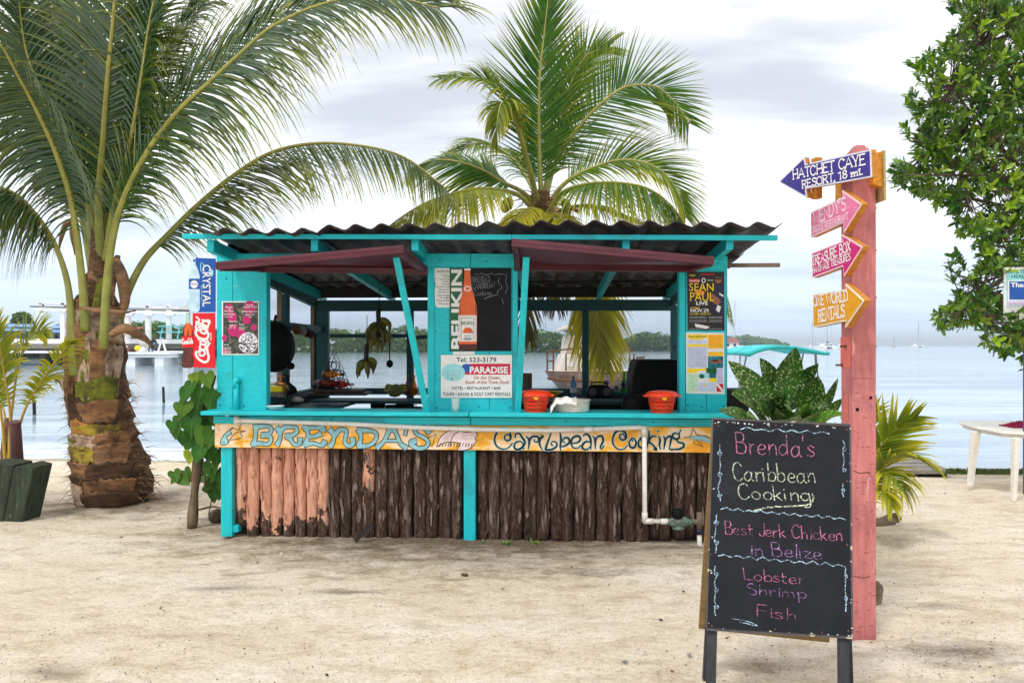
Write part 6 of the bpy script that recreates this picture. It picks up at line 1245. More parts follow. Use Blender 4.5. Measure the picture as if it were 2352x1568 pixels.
while len(pts_) < 2500:
    x, y = rg.uniform(2040, 2600), rg.uniform(-60, 860)
    if not inside(x, y, outl): continue
    if x > 2420 and rg.random() < .6: continue
    g_ = noise.noise(V3((x * .016, y * .016, 5.0)))
    if g_ < -.27 and rg.random() < .85: continue
    dd = 9.4 + rg.uniform(-1, 1) * min(1.1, .25 + (x - 2040) / 260); p = P(x, y, dd)
    pts_.append((x, y, p))
near_ = sorted(range(len(pts_)), key=lambda i: (pts_[i][2].y + max(0, pts_[i][0] - 2352) * .05))
protos = []
for k in range(7):
    mm_ = MB(); rr_ = random.Random(900 + k); rosette(mm_, V3((0, 0, 0)), V3((0, 0, 1)), .114, rr_, (.0, .15, .4, .8, .1, .0, .6)[k]); mm_.tube([V3((0, 0, 0)), V3((.01, 0, -.1)), V3((0, .01, -.2))], .004, BARK, 4); protos.append(mm_.build('leaf_cluster', data_only=True, origin=(0, 0, 0)))
crown = MB(); tw = MB()
for r_, i in enumerate(near_):
    x, y, p = pts_[i]; Lp = min((q for L in limbs for q in L[6::3]), key=lambda q: (q - p).length_squared); d = (p - Lp); d = d.normalized() if d.length > .05 else V3((0, 0, 1)); d = (d + V3((0, -.3, .45)) + V3((rg.uniform(-.4, .4), rg.uniform(-.4, .4), rg.uniform(-.4, .4)))).normalized()
    if r_ < 290:
        ob = bpy.data.objects.new('leaf_cluster', protos[r_ % 7]); COL.objects.link(ob); place(ob, tree, p); ob.rotation_euler = (d.to_track_quat('Z', 'Y') @ Matrix.Rotation(rg.uniform(0, 6.28), 3, 'Z').to_quaternion()).to_euler(); s_ = rg.uniform(.8, 1.15); ob.scale = (s_,) * 3
    else: rosette(crown, p, d, .114, rg, max(0, rg.gauss(.12, .35)))
    if r_ % 3 == 0: tw.tube([Lp, Lp.lerp(p, .5) + V3((0, 0, -.03)), p - d * .05], [.010, .007, .004], BARK, 4, False)
tag(crown.build('crown', tree), kind='stuff'); tag(tw.build('twigs', tree), kind='stuff')

# ================================================================ pink signpost and its arrows
PINK = rough_mat('pink_post_paint', S(178, 98, 98), S(218, 136, 134), 5, (6, 6, .8), .7, .6, .004, wear=S(232, 168, 162), wamt=.60, wscale=3, wsoft=.12, dirt=S(120, 68, 66), damt=.54, fine=70)
PINKD = rough_mat('salmon_patch', S(204, 104, 94), S(216, 114, 102), 8, rough=.6)
YW = rough_mat('varnished_wood', S(150, 88, 20), S(216, 146, 46), 5, (1, 2, 16), .5, .4, .003, dirt=S(110, 70, 20), damt=.62); YW2 = rough_mat('end_grain_wood', S(176, 104, 20), S(232, 162, 52), 9, (3, 3, 3), .55, .3, .002); WW = rough_mat('weathered_edge', S(140, 118, 78), S(196, 176, 124), 14, (1, 2, 6), .8, .6, .003)
gb = G(1984, 1466, .0); post = thing('signpost', 'tall square pink wooden signpost with a faceted cap', 'post', P(1984, 1466, 4.38))
x0, x1, y0, y1 = 1.842, 1.972, 4.31, 4.46; zt = EYE + (HZ - 362) * 4.31 / F
m = MB(); m.box(((x0 + x1) / 2, (y0 + y1) / 2, zt / 2 - .05), (x1 - x0, y1 - y0, zt + .1), PINK); m.build('shaft', post, bevel=.006)
m = MB(); cx0, cy0 = (x0 + x1) / 2, (y0 + y1) / 2; vs = [(x0 - .006, y0 - .006, zt - .002), (x1 + .006, y0 - .006, zt - .002), (x1 + .006, y1 + .006, zt - .002), (x0 - .006, y1 + .006, zt - .002)]
k_ = .75; vs += [(cx0 + (x - cx0) * q, cy0 + (y - cy0) * q, zt + h) for q, h in ((1, .012), (.28, .082)) for x, y, z in vs[:4]]
m.add(vs, [(3, 2, 1, 0), (8, 9, 10, 11)] + [(a + i, a + (i + 1) % 4, a + 4 + (i + 1) % 4, a + 4 + i) for a in (0, 4) for i in range(4)], PINK); m.build('cap', post, bevel=.003)
for py in (478, 575, 683, 795): m = MB(); yb_ = y0 + .05; z = EYE + (HZ - py) * yb_ / F; m.tube([V3((x1 - .01, yb_, z)), V3((x1 + .022, yb_, z))], .006, RUST, 8); m.build('bolt', post)
for px, py, l in ((1944, 795, .035), (1936, 838, .04)): m = MB(); p = V3((x0, (x0) * F / (px - CX), 0)); p.z = EYE + (HZ - py) * p.y / F; m.tube([p, p - V3((l, .0, 0))], .006, RUST, 8); m.tube([p - V3((.012, 0, 0)), p - V3((.004, 0, 0))], .010, RUST, 6); m.build('bolt', post)
pf = Plane((0, y0, 0), (0, -1, 0)); m = MB()
for px, py, r in ((2000, 913, 3.6), (1969, 940, 4.2)): disc(m, pf, px, py, r, r, BLACKM, .0012, 14)
rg = random.Random(6)
for k in range(46): px, py = rg.uniform(1962, 2008), rg.uniform(880, 1450); line(m, pf, [(px, py), (px + rg.uniform(-3, 3), py + rg.uniform(-1, 1)), (px + rg.uniform(3, 9), py + rg.uniform(-1, 1))], rg.uniform(.001, .0025), BROWND, .0013)
line(m, pf, [(1958, 868), (1985, 869), (2009, 868)], .0016, RUST, .0014); line(m, pf, [(1960, 1080), (1975, 1086), (1992, 1084), (2000, 1088)], .005, RUST, .0015); line(m, pf, [(1960, 1322), (1985, 1326), (1998, 1322)], .004, RUST, .0015); m.build('crack', post)
pl_l = Plane((x0, 0, 0), (-1, 0, 0)); m = MB(); poly(m, pl_l, [(1931, 775), (1955, 770), (1955, 845), (1931, 842)], PINKD, .0015); poly(m, pl_l, [(1940, 908), (1948, 905), (1950, 966), (1941, 966)], PINKD, .0015); m.build('paint_patch', post)
LETP = flat('white_letter_paint', S(244, 240, 240)); PKL = flat('pale_pink_letter_paint', S(250, 214, 226))
def arrow(lab, pl, pts, fmat, bmat, border, thick, col2=YW):
    t = thing('arrow_sign', lab, 'sign', pl.at(*pts[0]), 'arrow signs on the pink signpost'); P3 = [pl.at(x, y) for x, y in pts]; cen = sum(P3, V3()) / len(P3)
    m = MB(); m.prism([p - pl.n * .004 for p in P3], -pl.n * thick, col2); m.build('plank', t, bevel=.002)
    m = MB(); m.prism(P3, -pl.n * .0038, border); m.build('border', t)
    # inner field: inset polygon
    n = len(P3); ins = []
    nn = pl.n; ar = sum(((P3[i] - cen).cross(P3[(i + 1) % n] - cen)).dot(nn) for i in range(n)); s_ = 1 if ar > 0 else -1; dlt = .0085
    for i in range(n):
        a, b, c_ = P3[i - 1], P3[i], P3[(i + 1) % n]; e1 = (b - a).normalized(); e2 = (c_ - b).normalized(); n1 = nn.cross(e1) * s_; n2 = nn.cross(e2) * s_; bi = n1 + n2; ins.append(b + bi * (dlt / max(.25, bi.dot(n1))))
    m = MB(); m.add([p + nn * .0012 for p in ins], [tuple(range(n))], fmat); m.build('painted_field', t); return t
def grain(nm, c1, c2, r=.42): return rough_mat(nm, c1, c2, 2.2, (1, 3, 16), r, .3, .002, wear=tuple(min(1, x * 1.7 + .05) for x in c2), wamt=.68, wscale=4)
# top arrow
A, B = P(2001, 380, 4.10), P(1849, 405, 4.64); A.z = B.z = 0; dv = (B - A).normalized(); pl = Plane(A, V3((-dv.y if False else dv.y * -1, dv.x, 0)))
if pl.n.y > 0: pl = Plane(A, -pl.n)
t = arrow('indigo arrow at the top pointing left with white lettering', pl, [(1788, 418), (1847, 361), (1850, 377), (2000, 343), (2002, 407), (1851, 434), (1853, 455)], grain('indigo_field', S(38, 26, 110), S(62, 48, 150)), None, flat('pale_lilac_border', S(214, 214, 232)), .03)
m = MB(); write(m, pl, (1822, 412), (1990, 377), (1821, 391), 'HATCHET CAYE', .0078, LETP, .0022, 1.2, 4, .008); write(m, pl, (1843, 433), (1984, 400), (1842, 416), 'RESORT, 18 mi.', .0072, LETP, .0022, 1.0, 5, .007)
for x, y in ((1808, 419), (1990, 399), (1858, 376), (1862, 427)): disc(m, pl, x, y, 1.8, 2.2, RUST, .0024, 10)
m.build('lettering', t)
m = MB()
for (xa, ya, yb2) in ((1857, 362, 456),):
    c1, c2 = pl.at(xa, ya, -.055), pl.at(xa, yb2, -.055); m.beam(c1, c2, .05, .04, YW, pl.n)
m.build('batten', t, bevel=.003)
# sign on the far side of the post, seen edge on
t = thing('arrow_sign', 'wooden sign seen edge on at the right of the post top', 'sign', V3((x1, y0, zt)), 'arrow signs on the pink signpost')
def XZ(px, py, y): return P(px, py, y)
yy = 4.26; m = MB(); a, b, c_, d = XZ(2005, 352, yy), XZ(2028, 347, yy), XZ(2028, 430, yy), XZ(2005, 424, yy); m.prism([a, b, c_, d], V3((0, .5, .0)), YW2); m.build('block', t, bevel=.003)
m = MB(); m.prism([XZ(2029, 345, yy - .02), XZ(2034, 345, yy - .02), XZ(2036, 459, yy - .02), XZ(2031, 459, yy - .02)], V3((0, .62, 0)), WW); m.build('board', t)
m = MB(); m.prism([XZ(2012, 434, yy + .3), XZ(2030, 434, yy + .3), XZ(2030, 458, yy + .3), XZ(2012, 458, yy + .3)], V3((0, .05, 0)), YW); m.build('batten', t)
# side arrows, on the left face of the post
def side_arrow(lab, pts, off, fmat, bmat, texts, lm, seed):
    pl = Plane((off, 4.4, 0), (-1, 0, 0)); t = arrow(lab, pl, pts, fmat, None, bmat, .036)
    m = MB()
    for k, (p0, p1, pt, tx, wd, sf) in enumerate(texts): write(m, pl, p0, p1, pt, tx, wd, lm, .0022, 1.4, seed + k, sf)
    for x, y in ((pts[0][0] + 5, pts[0][1] + 9), (pts[3][0] - 6, pts[3][1] + 2)): disc(m, pl, x, y, 1.1, 1.8, RUST, .0026, 8)
    m.build('lettering', t); return t
side_arrow('pale pink arrow pointing right, second from the top', [(1862, 488), (1936, 454), (1934, 437), (1979, 469), (1938, 535), (1936, 512), (1863, 545)], 1.80, grain('pink_field', S(226, 96, 150), S(240, 140, 180)), flat('pale_pink_border', S(246, 206, 218)),
           (((1869, 517), (1945, 480), (1868, 490), "WENDY'S", .012, .009), ((1865, 536), (1951, 502), (1864, 523), 'CREOLE RESTAURANT', .007, .004)), PKL, 11)
side_arrow('magenta arrow pointing right, between two other pink and yellow ones', [(1865, 581), (1936, 553), (1934, 538), (1981, 567), (1938, 635), (1936, 612), (1866, 638)], 1.803, grain('magenta_field', S(196, 20, 110), S(222, 50, 140)), flat('pink_border', S(246, 200, 216)),
           (((1867, 610), (1955, 575), (1866, 590), 'TREASURE BOX', .009, .006), ((1868, 628), (1955, 596), (1867, 614), 'HANDMADE TREASURES', .0062, .003)), LETP, 21)
side_arrow('yellow arrow pointing right, lowest on the post', [(1867, 676), (1943, 664), (1942, 651), (1984, 690), (1941, 753), (1943, 737), (1868, 752)], 1.806, grain('yellow_field', S(222, 146, 10), S(242, 176, 30)), flat('white_border', S(240, 234, 216)),
           (((1869, 703), (1950, 690), (1868, 681), 'ONE WORLD', .011, .009), ((1881, 739), (1942, 726), (1880, 713), 'RENTALS', .012, .009)), LETP, 31)

# ================================================================ A-frame menu board
pa, pb2, pc, pd = P(1638, 962, 3.66), P(1952, 976, 3.52), P(1957, 1463, 3.32), P(1623, 1444, 3.42)
nrm = (pb2 - pa).cross(pd - pa).normalized(); nrm = nrm if nrm.y < 0 else -nrm; pl = Plane(pa, nrm)
t = thing('menu_board', 'standing blackboard with chalked menu in front of the pink post', 'signboard', G(1790, 1690, 0)); cor = [pl.at(1638, 962), pl.at(1952, 976), pl.at(1957, 1463), pl.at(1623, 1444)]
SLATE = rough_mat('menu_slate', (.009, .010, .013), (.019, .021, .027), 5, (1, 1, 1), .7, .35, .002, spec=.15, wear=(.045, .052, .065), wamt=.62, wsoft=.25, wscale=3.5, fine=120)
m = MB(); m.prism(cor, -nrm * .014, SLATE); m.build('front_panel', t, bevel=.002)
CHIP = rough_mat('chipped_edge', (.05, .05, .055), (.10, .09, .085), 22, rough=.8, wear=S(200, 184, 164), wamt=.60, wscale=7, wsoft=.03)
a, b, c_, d = cor
for p, q, s_ in ((a, b, .013), (b, c_, .010), (c_, d, .011), (d, a, .009)):
    m = MB(); m.beam(p - nrm * .018, q - nrm * .018, s_ * 1.0, .036, CHIP, nrm); m.build('edge_strip', t)
LEGD = rough_mat('black_leg', (.012, .012, .015), (.04, .042, .05), 8, (5, 5, 1), .7, .4, .003, wear=(.3, .28, .25), wamt=.68, wscale=10)
down = (d - a).normalized()
for p in (d + (c_ - d).normalized() * .024, c_ - (c_ - d).normalized() * .030):
    k_ = (p.z) / -down.z; m = MB(); m.beam(p - down * .5 - nrm * .034, p + down * k_ * 1.0 - nrm * .034, .042, .034, LEGD, nrm); m.build('leg', t, bevel=.002)
back = V3((0, 1, 0)); r0_, r1_ = a - nrm * .05 + V3((0, .01, -.01)), b - nrm * .05 + V3((0, .01, -.01)); dn = V3((-.04, .10, -1.0)).normalized()
m = MB(); m.prism([r0_, r1_, r1_ + dn * 1.0, r0_ + dn * 1.0], V3((0, .012, .004)), rough_mat('bare_plywood_edge', S(112, 88, 52), S(158, 128, 80), 6, (1, 1, 6))); m.build('rear_panel', t)
for r_, g_ in ((r0_ + (r1_ - r0_) * .06, V3((.925, 3.80, 0))), (r1_ - (r1_ - r0_) * .05, V3((1.575, 3.72, 0)))): m = MB(); m.beam(r_, g_, .03, .03, LEGD, V3((0, 1, .3))); m.build('leg', t)
def chalk(nm, c1, r_=.52):
    m_, t_ = new_mat(nm); v_ = coords(t_, 'Object'); a_ = nz(t_, v_, 170, 4, .7); b_ = nz(t_, v_, 28, 3, .6)
    f_ = ramp(t_, mth(t_, 'ADD', mth(t_, 'MULTIPLY', a_, .75), mth(t_, 'MULTIPLY', b_, .25)), [(r_ - .07, 0.0), (r_ + .05, 1.0)]); return finish(m_, t_, mixc(t_, f_, (.03, .032, .04), c1), .95)
PKC = chalk('pink_chalk', S(222, 128, 172)); GRC = chalk('pale_green_chalk', S(226, 240, 208)); BLC = chalk('pale_blue_chalk', S(180, 214, 238), .52); LIC = chalk('lilac_chalk', S(206, 150, 226), .53)
m = MB()
def cw(tx, p0, p1, pt, mt_, wd=.0075, sd_=1, jit=3):
    write(m, pl, p0, p1, pt, tx, wd * .36, mt_, .0012, jit, sd_)
    write(m, pl, (p0[0] + 1.2, p0[1] + .6), (p1[0] + .8, p1[1] - .7), (pt[0] + 1.2, pt[1] + 1), tx, wd * .30, mt_, .0030, jit, sd_)
cw("Brenda's", (1690, 1040), (1874, 1050), (1687, 992), PKC, .009, 3); cw('Caribbean', (1684, 1102), (1876, 1109), (1680, 1060), GRC, .009, 4); cw('Cooking', (1694, 1146), (1866, 1150), (1690, 1110), GRC, .009, 5)
cw('Best Jerk Chicken', (1664, 1226), (1938, 1242), (1662, 1196), PKC, .007, 6); cw('in Belize', (1722, 1274), (1890, 1284), (1720, 1242), LIC, .0075, 7); cw('Lobster', (1708, 1330), (1852, 1342), (1706, 1302), PKC, .0062, 8); cw('Shrimp', (1716, 1364), (1856, 1374), (1714, 1338), LIC, .0045, 9); cw('Fish', (1736, 1414), (1832, 1424), (1734, 1386), PKC, .0055, 10)
def wavy(pts, mt_, wd=.0045, amp=3, seed=0, n=None):
    rg = random.Random(seed); q = catmull([V3((x, y, 0)) for x, y in pts], len(pts) * 6); line(m, pl, [(p.x + rg.uniform(-.6, .6), p.y + rg.uniform(-.6, .6)) for p in q], wd, mt_, .0012 + seed * .00004)
wavy([(1732, 1172), (1770, 1164), (1820, 1162), (1856, 1158), (1868, 1146), (1866, 1134)], GRC, .006, seed=1)
def scal(x0, y0, x1, y1, n, amp, sd_, mt_=BLC):
    pts = []; rg = random.Random(sd_)
    for i in range(n + 1):
        f = i / n; pts.append((x0 + (x1 - x0) * f, y0 + (y1 - y0) * f - (amp if i % 2 else -amp * .3) * rg.uniform(.5, 1.2)))
    wavy(pts, mt_, .0042, seed=sd_)
scal(1700, 985, 1905, 995, 12, 4, 2); scal(1656, 1168, 1942, 1192, 22, 4, 3); scal(1650, 1275, 1940, 1300, 20, 5, 4)
def curl(x, y0, y1, n, sd_, k=6):
    rg = random.Random(sd_); pts = []
    for i in range(n):
        y = y0 + (y1 - y0) * i / n; pts.append((x + rg.uniform(-k, k) * .5, y))
        if i % 3 == 1: pts += [(x + k, y + 4), (x + k * .4, y + 9), (x - k * .5, y + 5), (x, y + 1)]
    wavy(pts, BLC, .0042, seed=sd_)
curl(1652, 1020, 1165, 9, 5); curl(1644, 1180, 1285, 7, 6); curl(1644, 1300, 1425, 10, 7); curl(1938, 1010, 1090, 5, 8, 5); curl(1936, 1110, 1150, 4, 9, 4); curl(1942, 1300, 1420, 7, 10, 4)
wavy([(1680, 1420), (1710, 1424), (1740, 1436), (1700, 1428)], BLC, .003, seed=11); m.build('chalk_writing', t)
m = MB(); rg = random.Random(2)
for px, py in ((1650, 978), (1782, 976), (1945, 986), (1945, 1105), (1946, 1250), (1948, 1448), (1635, 1436), (1780, 1444), (1700, 1428), (1888, 1452), (1640, 1200)): disc(m, pl, px, py, 2.0, 2.2, RUST, .0014, 10)
for k in range(46):
    e = rg.choice((0, 0, 1, 2, 3)); f = rg.random(); px, py = ((1640 + 310 * f, 966 + 14 * f + rg.uniform(0, 5)), (1952 + 3 * f - rg.uniform(0, 4), 980 + 480 * f), (1626 + 328 * f, 1440 + 18 * f), (1637 - 12 * f + rg.uniform(0, 4), 966 + 470 * f))[e]
    poly(m, pl, [(px, py), (px + rg.uniform(2, 7), py + rg.uniform(-1, 1)), (px + rg.uniform(1, 5), py + rg.uniform(1, 4))], WHITEP, .0013)
m.build('screw', t)

# ================================================================ table, cloth, notice, boards on the right
PLAS = rough_mat('white_plastic', S(220, 214, 204), S(238, 234, 226), 5, rough=.4, bump=.0, bdist=.001, dirt=S(204, 192, 184), damt=.68)
TZ = EYE + (HZ - 1001) * 8.2 / F; t = thing('plastic_table', 'white plastic garden table cut by the right edge', 'table', P(2360, 1130, 8.7))
def tp(px, py): return G(px, py, TZ)
out_ = [tp(2200, 965), tp(2204, 971), tp(2245, 982), tp(2300, 992), tp(2352, 995), tp(2430, 993), tp(2500, 980), tp(2500, 966), tp(2300, 965)]
m = MB(); m.prism(out_, V3((0, 0, -.022)), PLAS); m.build('tabletop', t, bevel=.008)
m = MB(); cen = sum(out_, V3()) / len(out_); inn = [cen + (p - cen) * .93 - Z * .03 for p in out_]; m.prism(inn, V3((0, 0, -.028)), PLAS); m.build('apron', t)
def leg(px0, y0_, px1, y1_, d, w_):
    a, b = P(px0, y0_, d), P(px1, y1_, d); m = MB(); x_, y_ = V3((1, .3, 0)).normalized(), V3((-.3, 1, 0)).normalized(); vs = []
    for p, q in ((a, w_ / 2), (b, w_ * .32)): vs += [p - x_ * q - y_ * q * .8, p + x_ * q - y_ * q * .8, p + x_ * q + y_ * q * .8, p - x_ * q + y_ * q * .8]
    m.add(vs, [(0, 1, 2, 3), (7, 6, 5, 4)] + [(i, i + 4, (i + 1) % 4 + 4, (i + 1) % 4) for i in range(4)], PLAS); m.build('leg', t, bevel=.008)
leg(2241, 990, 2228, 1116, 9.06, .09); leg(2333, 1005, 2328, 1151, 8.17, .075); leg(2440, 985, 2448, 1116, 9.06, .13); leg(2500, 1005, 2505, 1151, 8.17, .13)
MARC = rough_mat('maroon_cloth', S(120, 14, 50), S(176, 30, 84), 8, rough=.9)
c_ = G(2345, 980, TZ) ; drape(c_ + Z * .045, V3((1, 0, 0)), V3((0, 1, 0)), .34, .30, lambda a, b: .05 * math.cos(a * 3.1) * math.cos(b * 3.1) - .045 + .022 * math.sin(a * 40 + b * 22) * (1 - abs(a)) + .012 * noise.noise(V3((a * 9, b * 9, 1))), 'folded_cloth', 'rumpled maroon cloth lying on the white table', 'cloth', MARC, 34)
PURP = flat('purple_pole_paint', S(96, 84, 150), .5, .4, 0, .2, 8)
t = thing('notice_sign', 'white environmental notice on a purple pole at the right edge', 'sign', P(2349, 1112, 9.6)); pn_ = Plane((0, 8.45, 0), (0, -1, 0))
m = MB(); m.tube([G(2355, 1133, -.02), P(2355, 640, 8.5)], .022, PURP, 12); m.build('pole', t, smooth=True)
m = MB(); m.prism([pn_.at(x, y) for x, y in ((2307, 614), (2420, 612), (2420, 742), (2306, 739))], V3((0, .015, 0)), WHITEP); m.build('board', t)
m = MB(); rect(m, pn_, 2311, 620, 2416, 690, BLUEL, .0010); rect(m, pn_, 2315, 644, 2412, 690, WHITE, .0014); rect(m, pn_, 2318, 646, 2410, 688, BLUE, .0018); disc(m, pn_, 2320, 732, 6, 4, NAVY, .0014); rect(m, pn_, 2311, 690, 2416, 704, LILAC, .0012); m.build('print', t)
m = MB(); GRP = flat('green_letters', S(40, 120, 96)); printt(m, pn_, (2310, 628), (2414, 626), (2310, 620), 'HEALTHY BEACH', GRP, .0022, .02); printt(m, pn_, (2323, 639), (2404, 637), (2323, 631), 'HEALTHY SEA', GRP, .0022, .02); printt(m, pn_, (2321, 659), (2400, 659), (2321, 649), 'Thank you', WHITE, .0024, .03)
for k in range(3): scribble(m, pn_, 2312, 2400, 697 + k * 4.5, 1.6, RED if k == 0 else GREYP, .0022, k)
for k in range(3): scribble(m, pn_, 2320, 2400, 712 + k * 4, .9, GREYP, .0022, k + 5)
m.build('lettering', t)
# jetty of loose planks and low sea wall
jt = thing('plank_jetty', 'low weathered plank jetty at the water behind the small palm', 'jetty', P(2100, 1086, 10.6))
zt_ = -.10
for k, (y, xa, xb) in enumerate(((1046, 1960, 2086), (1054, 1955, 2102), (1062, 1950, 2128), (1071, 1945, 2152), (1080, 1940, 2178))):
    a, b = G(xa, y, zt_ - .02 * (k % 2)), G(xb, y, zt_); m = MB(); m.beam(a, b, .30, .05, GREYW); m.build('plank', jt, bevel=.004)
m = MB(); a, b = G(1960, 1090, -.16), G(2170, 1090, -.16); m.beam(a, b, .1, .12, DARKW); m.build('bearer', jt)
t = thing('sea_wall', 'low mossy boarded sea wall at the waterline on the right', 'sea wall', G(2300, 1092, -.15)); MOSS = rough_mat('moss', (.03, .07, .01), (.12, .18, .03), 20, rough=.95, bump=.8, bdist=.02)
for k, (xa, xb, ya, yb2) in enumerate(((2080, 2230, 1088, 1091), (2232, 2345, 1091, 1094), (2347, 2520, 1091, 1095))): m = MB(); m.beam(G(xa, ya, -.2), G(xb, yb2, -.2), .06, .2, WHITEP if k == 0 else GREYW); m.build('board', t, bevel=.004)
m = MB(); rg = random.Random(1)
for k in range(500): p = G(rg.uniform(2170, 2520), 1088 + rg.uniform(-1.5, 1), -.12); h = rg.uniform(.02, .08); m.blade([p, p + V3((rg.uniform(-.02, .02), 0, h))], [.03, .01], V3((0, -1, .2)), MOSS, 0)
tag(m.build('moss', t), kind='stuff')
DRW = rough_mat('driftwood', (.10, .07, .045), (.30, .23, .16), 5, (2, 8, 8), .85, .8, .01, dirt=(.05, .035, .02), damt=.5)
def drift(name, lab, pts, rad, cat='driftwood'):
    C = catmull(pts, 16); m = MB(); rg = random.Random(len(lab)); m.tube(C, [rad * (.55 + .45 * math.sin(math.pi * (i + 2) / 19)) * rg.uniform(.85, 1.15) for i in range(16)], DRW, 9, squash=.7); return tag(m.build(name, origin=C[0], smooth=True), lab, cat)
drift('driftwood', 'short driftwood log on the sand right of the pink post', [P(2000, 1206, 7.0), P(2020, 1202, 7.05), P(2045, 1194, 7.1), P(2066, 1184, 7.1)], .055)
drift('driftwood', 'dark wood chunk sticking out behind the pink post foot', [P(2005, 1392, 4.9), P(2014, 1385, 4.95), P(2018, 1350, 4.95), P(2010, 1340, 4.95)], .035)
drift('driftwood', 'dark stone-like lump at the foot of the corner post', [G(486, 1192, .03), G(492, 1186, .06), G(505, 1183, .06), G(512, 1190, .03)], .06)
# twigs, leaves and shell bits on the sand
LIT = [flat('litter_dark', (.05, .035, .025), .9), flat('litter_brown', (.16, .09, .05), .9), flat('litter_grey', (.17, .17, .18), .9), flat('litter_shell', (.70, .66, .60), .7), flat('litter_orange', (.42, .22, .10), .8)]
m = MB(); rg = random.Random(99)
def bit(x, y, s_, mt_):
    z = gz(x, y) + .012 + .03 * noise.noise(V3((x * .8, y * 1.28, 0))) * .66 + .014 * noise.noise(V3((x * 2.7 + 5, y * 4.3 + 3, 1))); a = rg.uniform(0, 3.14); d = V3((math.cos(a), math.sin(a), rg.uniform(-.1, .2))) * s_; p = V3((x, y, z)); e = V3((-d.y, d.x, 0)) * rg.uniform(.2, .6)
    m.add([p - d, p - e + Z * s_ * .3, p + d, p + e, p - Z * s_ * .4], [(0, 1, 2, 3), (0, 4, 1), (1, 4, 2), (2, 4, 3), (3, 4, 0)], mt_)
for k in range(2200):
    y = 2.9 + (rg.random() ** 1.6) * 9; x = rg.uniform(-.66, .66) * y
    bit(x, y, rg.uniform(.002, .007) * (1 + (rg.random() < .04) * 2), rg.choice(LIT))
for (cx_, cy_, sx_, sy_, n_) in ((-1.9, 3.9, 1.0, .5, 500), (-1.0, 5.15, .35, .06, 70), (-2.6, 6.9, 1.0, .2, 260), (.2, 6.35, 2.2, .12, 500), (2.35, 4.1, .5, .2, 160), (2.5, 3.7, .3, .12, 90), (-3.9, 7.9, .7, .3, 240), (-3.4, 9.3, 2.2, .9, 500), (2.2, 4.9, .7, .4, 120), (1.0, 3.9, .8, .3, 180), (4.2, 8.4, 1.6, .8, 160)):
    for k in range(n_): bit(rg.gauss(cx_, sx_), rg.gauss(cy_, sy_), rg.uniform(.002, .009), rg.choice(LIT[:3] + LIT[:2]))
tag(m.build('beach_litter'), 'scattered twigs, shell and leaf bits on the sand', None, None, 'stuff')
for k, (pts, r_, lab) in enumerate((([(455, 1170), (490, 1163), (530, 1172)], .010, 'thin dark twig on the sand left of the kiosk corner'), ([(340, 1157), (350, 1163), (335, 1170)], .012, 'short twig at the foot of the big palm'), ([(1060, 1318), (1075, 1320)], .012, 'small black charcoal piece on open sand'))):
    drift('twig', lab, [G(x, y, .012) for x, y in pts] if len(pts) > 2 else [G(*pts[0], .01), G(1068, 1319, .015), G(*pts[1], .01)], r_, 'twig')
m = MB(); m.beam(P(815, 1242, 6.40), P(856, 1202, 6.45), .035, .012, DARKW, V3((0, -1, 0))); tag(m.build('fallen_slat', origin=P(815, 1242, 6.40)), 'broken dark slat leaning against the palm logs', 'slat')
WEED = leaf_mat('weed', (.06, .16, .02), (.3, .32, .05), None, .2)
for k, (px, py, n_, lab) in enumerate(((1163, 1252, 26, 'small green weed at the foot of the logs'), (1110, 1250, 8, 'tiny weed tuft by the middle post'), (1232, 1250, 9, 'tiny weed tuft right of the green weed'))):
    m = MB(); rg = random.Random(k); c_ = G(px, py, 0)
    for q in range(n_): a = rg.uniform(0, 6.28); d = V3((math.cos(a), math.sin(a), rg.uniform(.3, 1.2))).normalized() * rg.uniform(.03, .06); p = c_ + V3((rg.uniform(-.04, .04), rg.uniform(-.03, .03), 0)); m.blade([p, p + d * .6, p + d], [.004, .018, .003], V3((0, -.4, 1)), WEED, .2, rg.uniform(0, .4))
    tag(m.build('weed', origin=c_), lab, 'weed')

# ================================================================ background: pier, jetty, boats, shores
WP = rough_mat('white_pier_paint', S(226, 228, 230), S(244, 244, 244), .6, rough=.7, bump=.05, dirt=S(190, 186, 176), damt=.66, wscale=.6); CONC = rough_mat('stained_concrete', (.10, .095, .08), (.30, .28, .25), .35, (1, 1, 2), .9, dirt=(.05, .05, .045), damt=.5, wscale=.5)
DP = 78.0
def wp(px, py, d=DP): return P(px, py, d)
pier = thing('concrete_pier', 'concrete pier across the bay carrying the white pergola', 'pier', wp(200, 835))
m = MB(); m.prism([wp(-260, 777), wp(446, 779), wp(446, 789), wp(-260, 789)], V3((0, 5, 0)), WP); m.build('deck', pier)
m = MB(); m.prism([wp(-260, 789.2), wp(446, 789.2), wp(446, 801), wp(-260, 801)], V3((0, 4.6, 0)), CONC); m.build('sea_wall', pier)
m = MB(); m.prism([wp(-260, 805, 76), wp(446, 806, 76), wp(446, 811, 76), wp(-260, 811, 76)], V3((0, 1.6, 0)), WP); m.build('lower_walkway', pier)
for px in (-60, 20, 93, 128, 170, 215, 300, 420): m = MB(); m.prism([wp(px, 811, 76.1), wp(px + 11, 811, 76.1), wp(px + 11, 840, 76.1), wp(px, 840, 76.1)], V3((0, 1.4, 0)), WP if px in (300, 420) else DARKW); m.build('pile', pier)
perg = thing('pergola', 'white colonnade pergola standing on the concrete pier', 'pergola', wp(220, 777))
for px0, px1 in ((86, 95), (138, 147), (222, 230), (286, 296), (333, 343), (381, 390)): m = MB(); m.prism([wp(px0, 712), wp(px1, 712), wp(px1, 778), wp(px0, 778)], V3((0, .45, 0)), WP); m.build('column', perg)
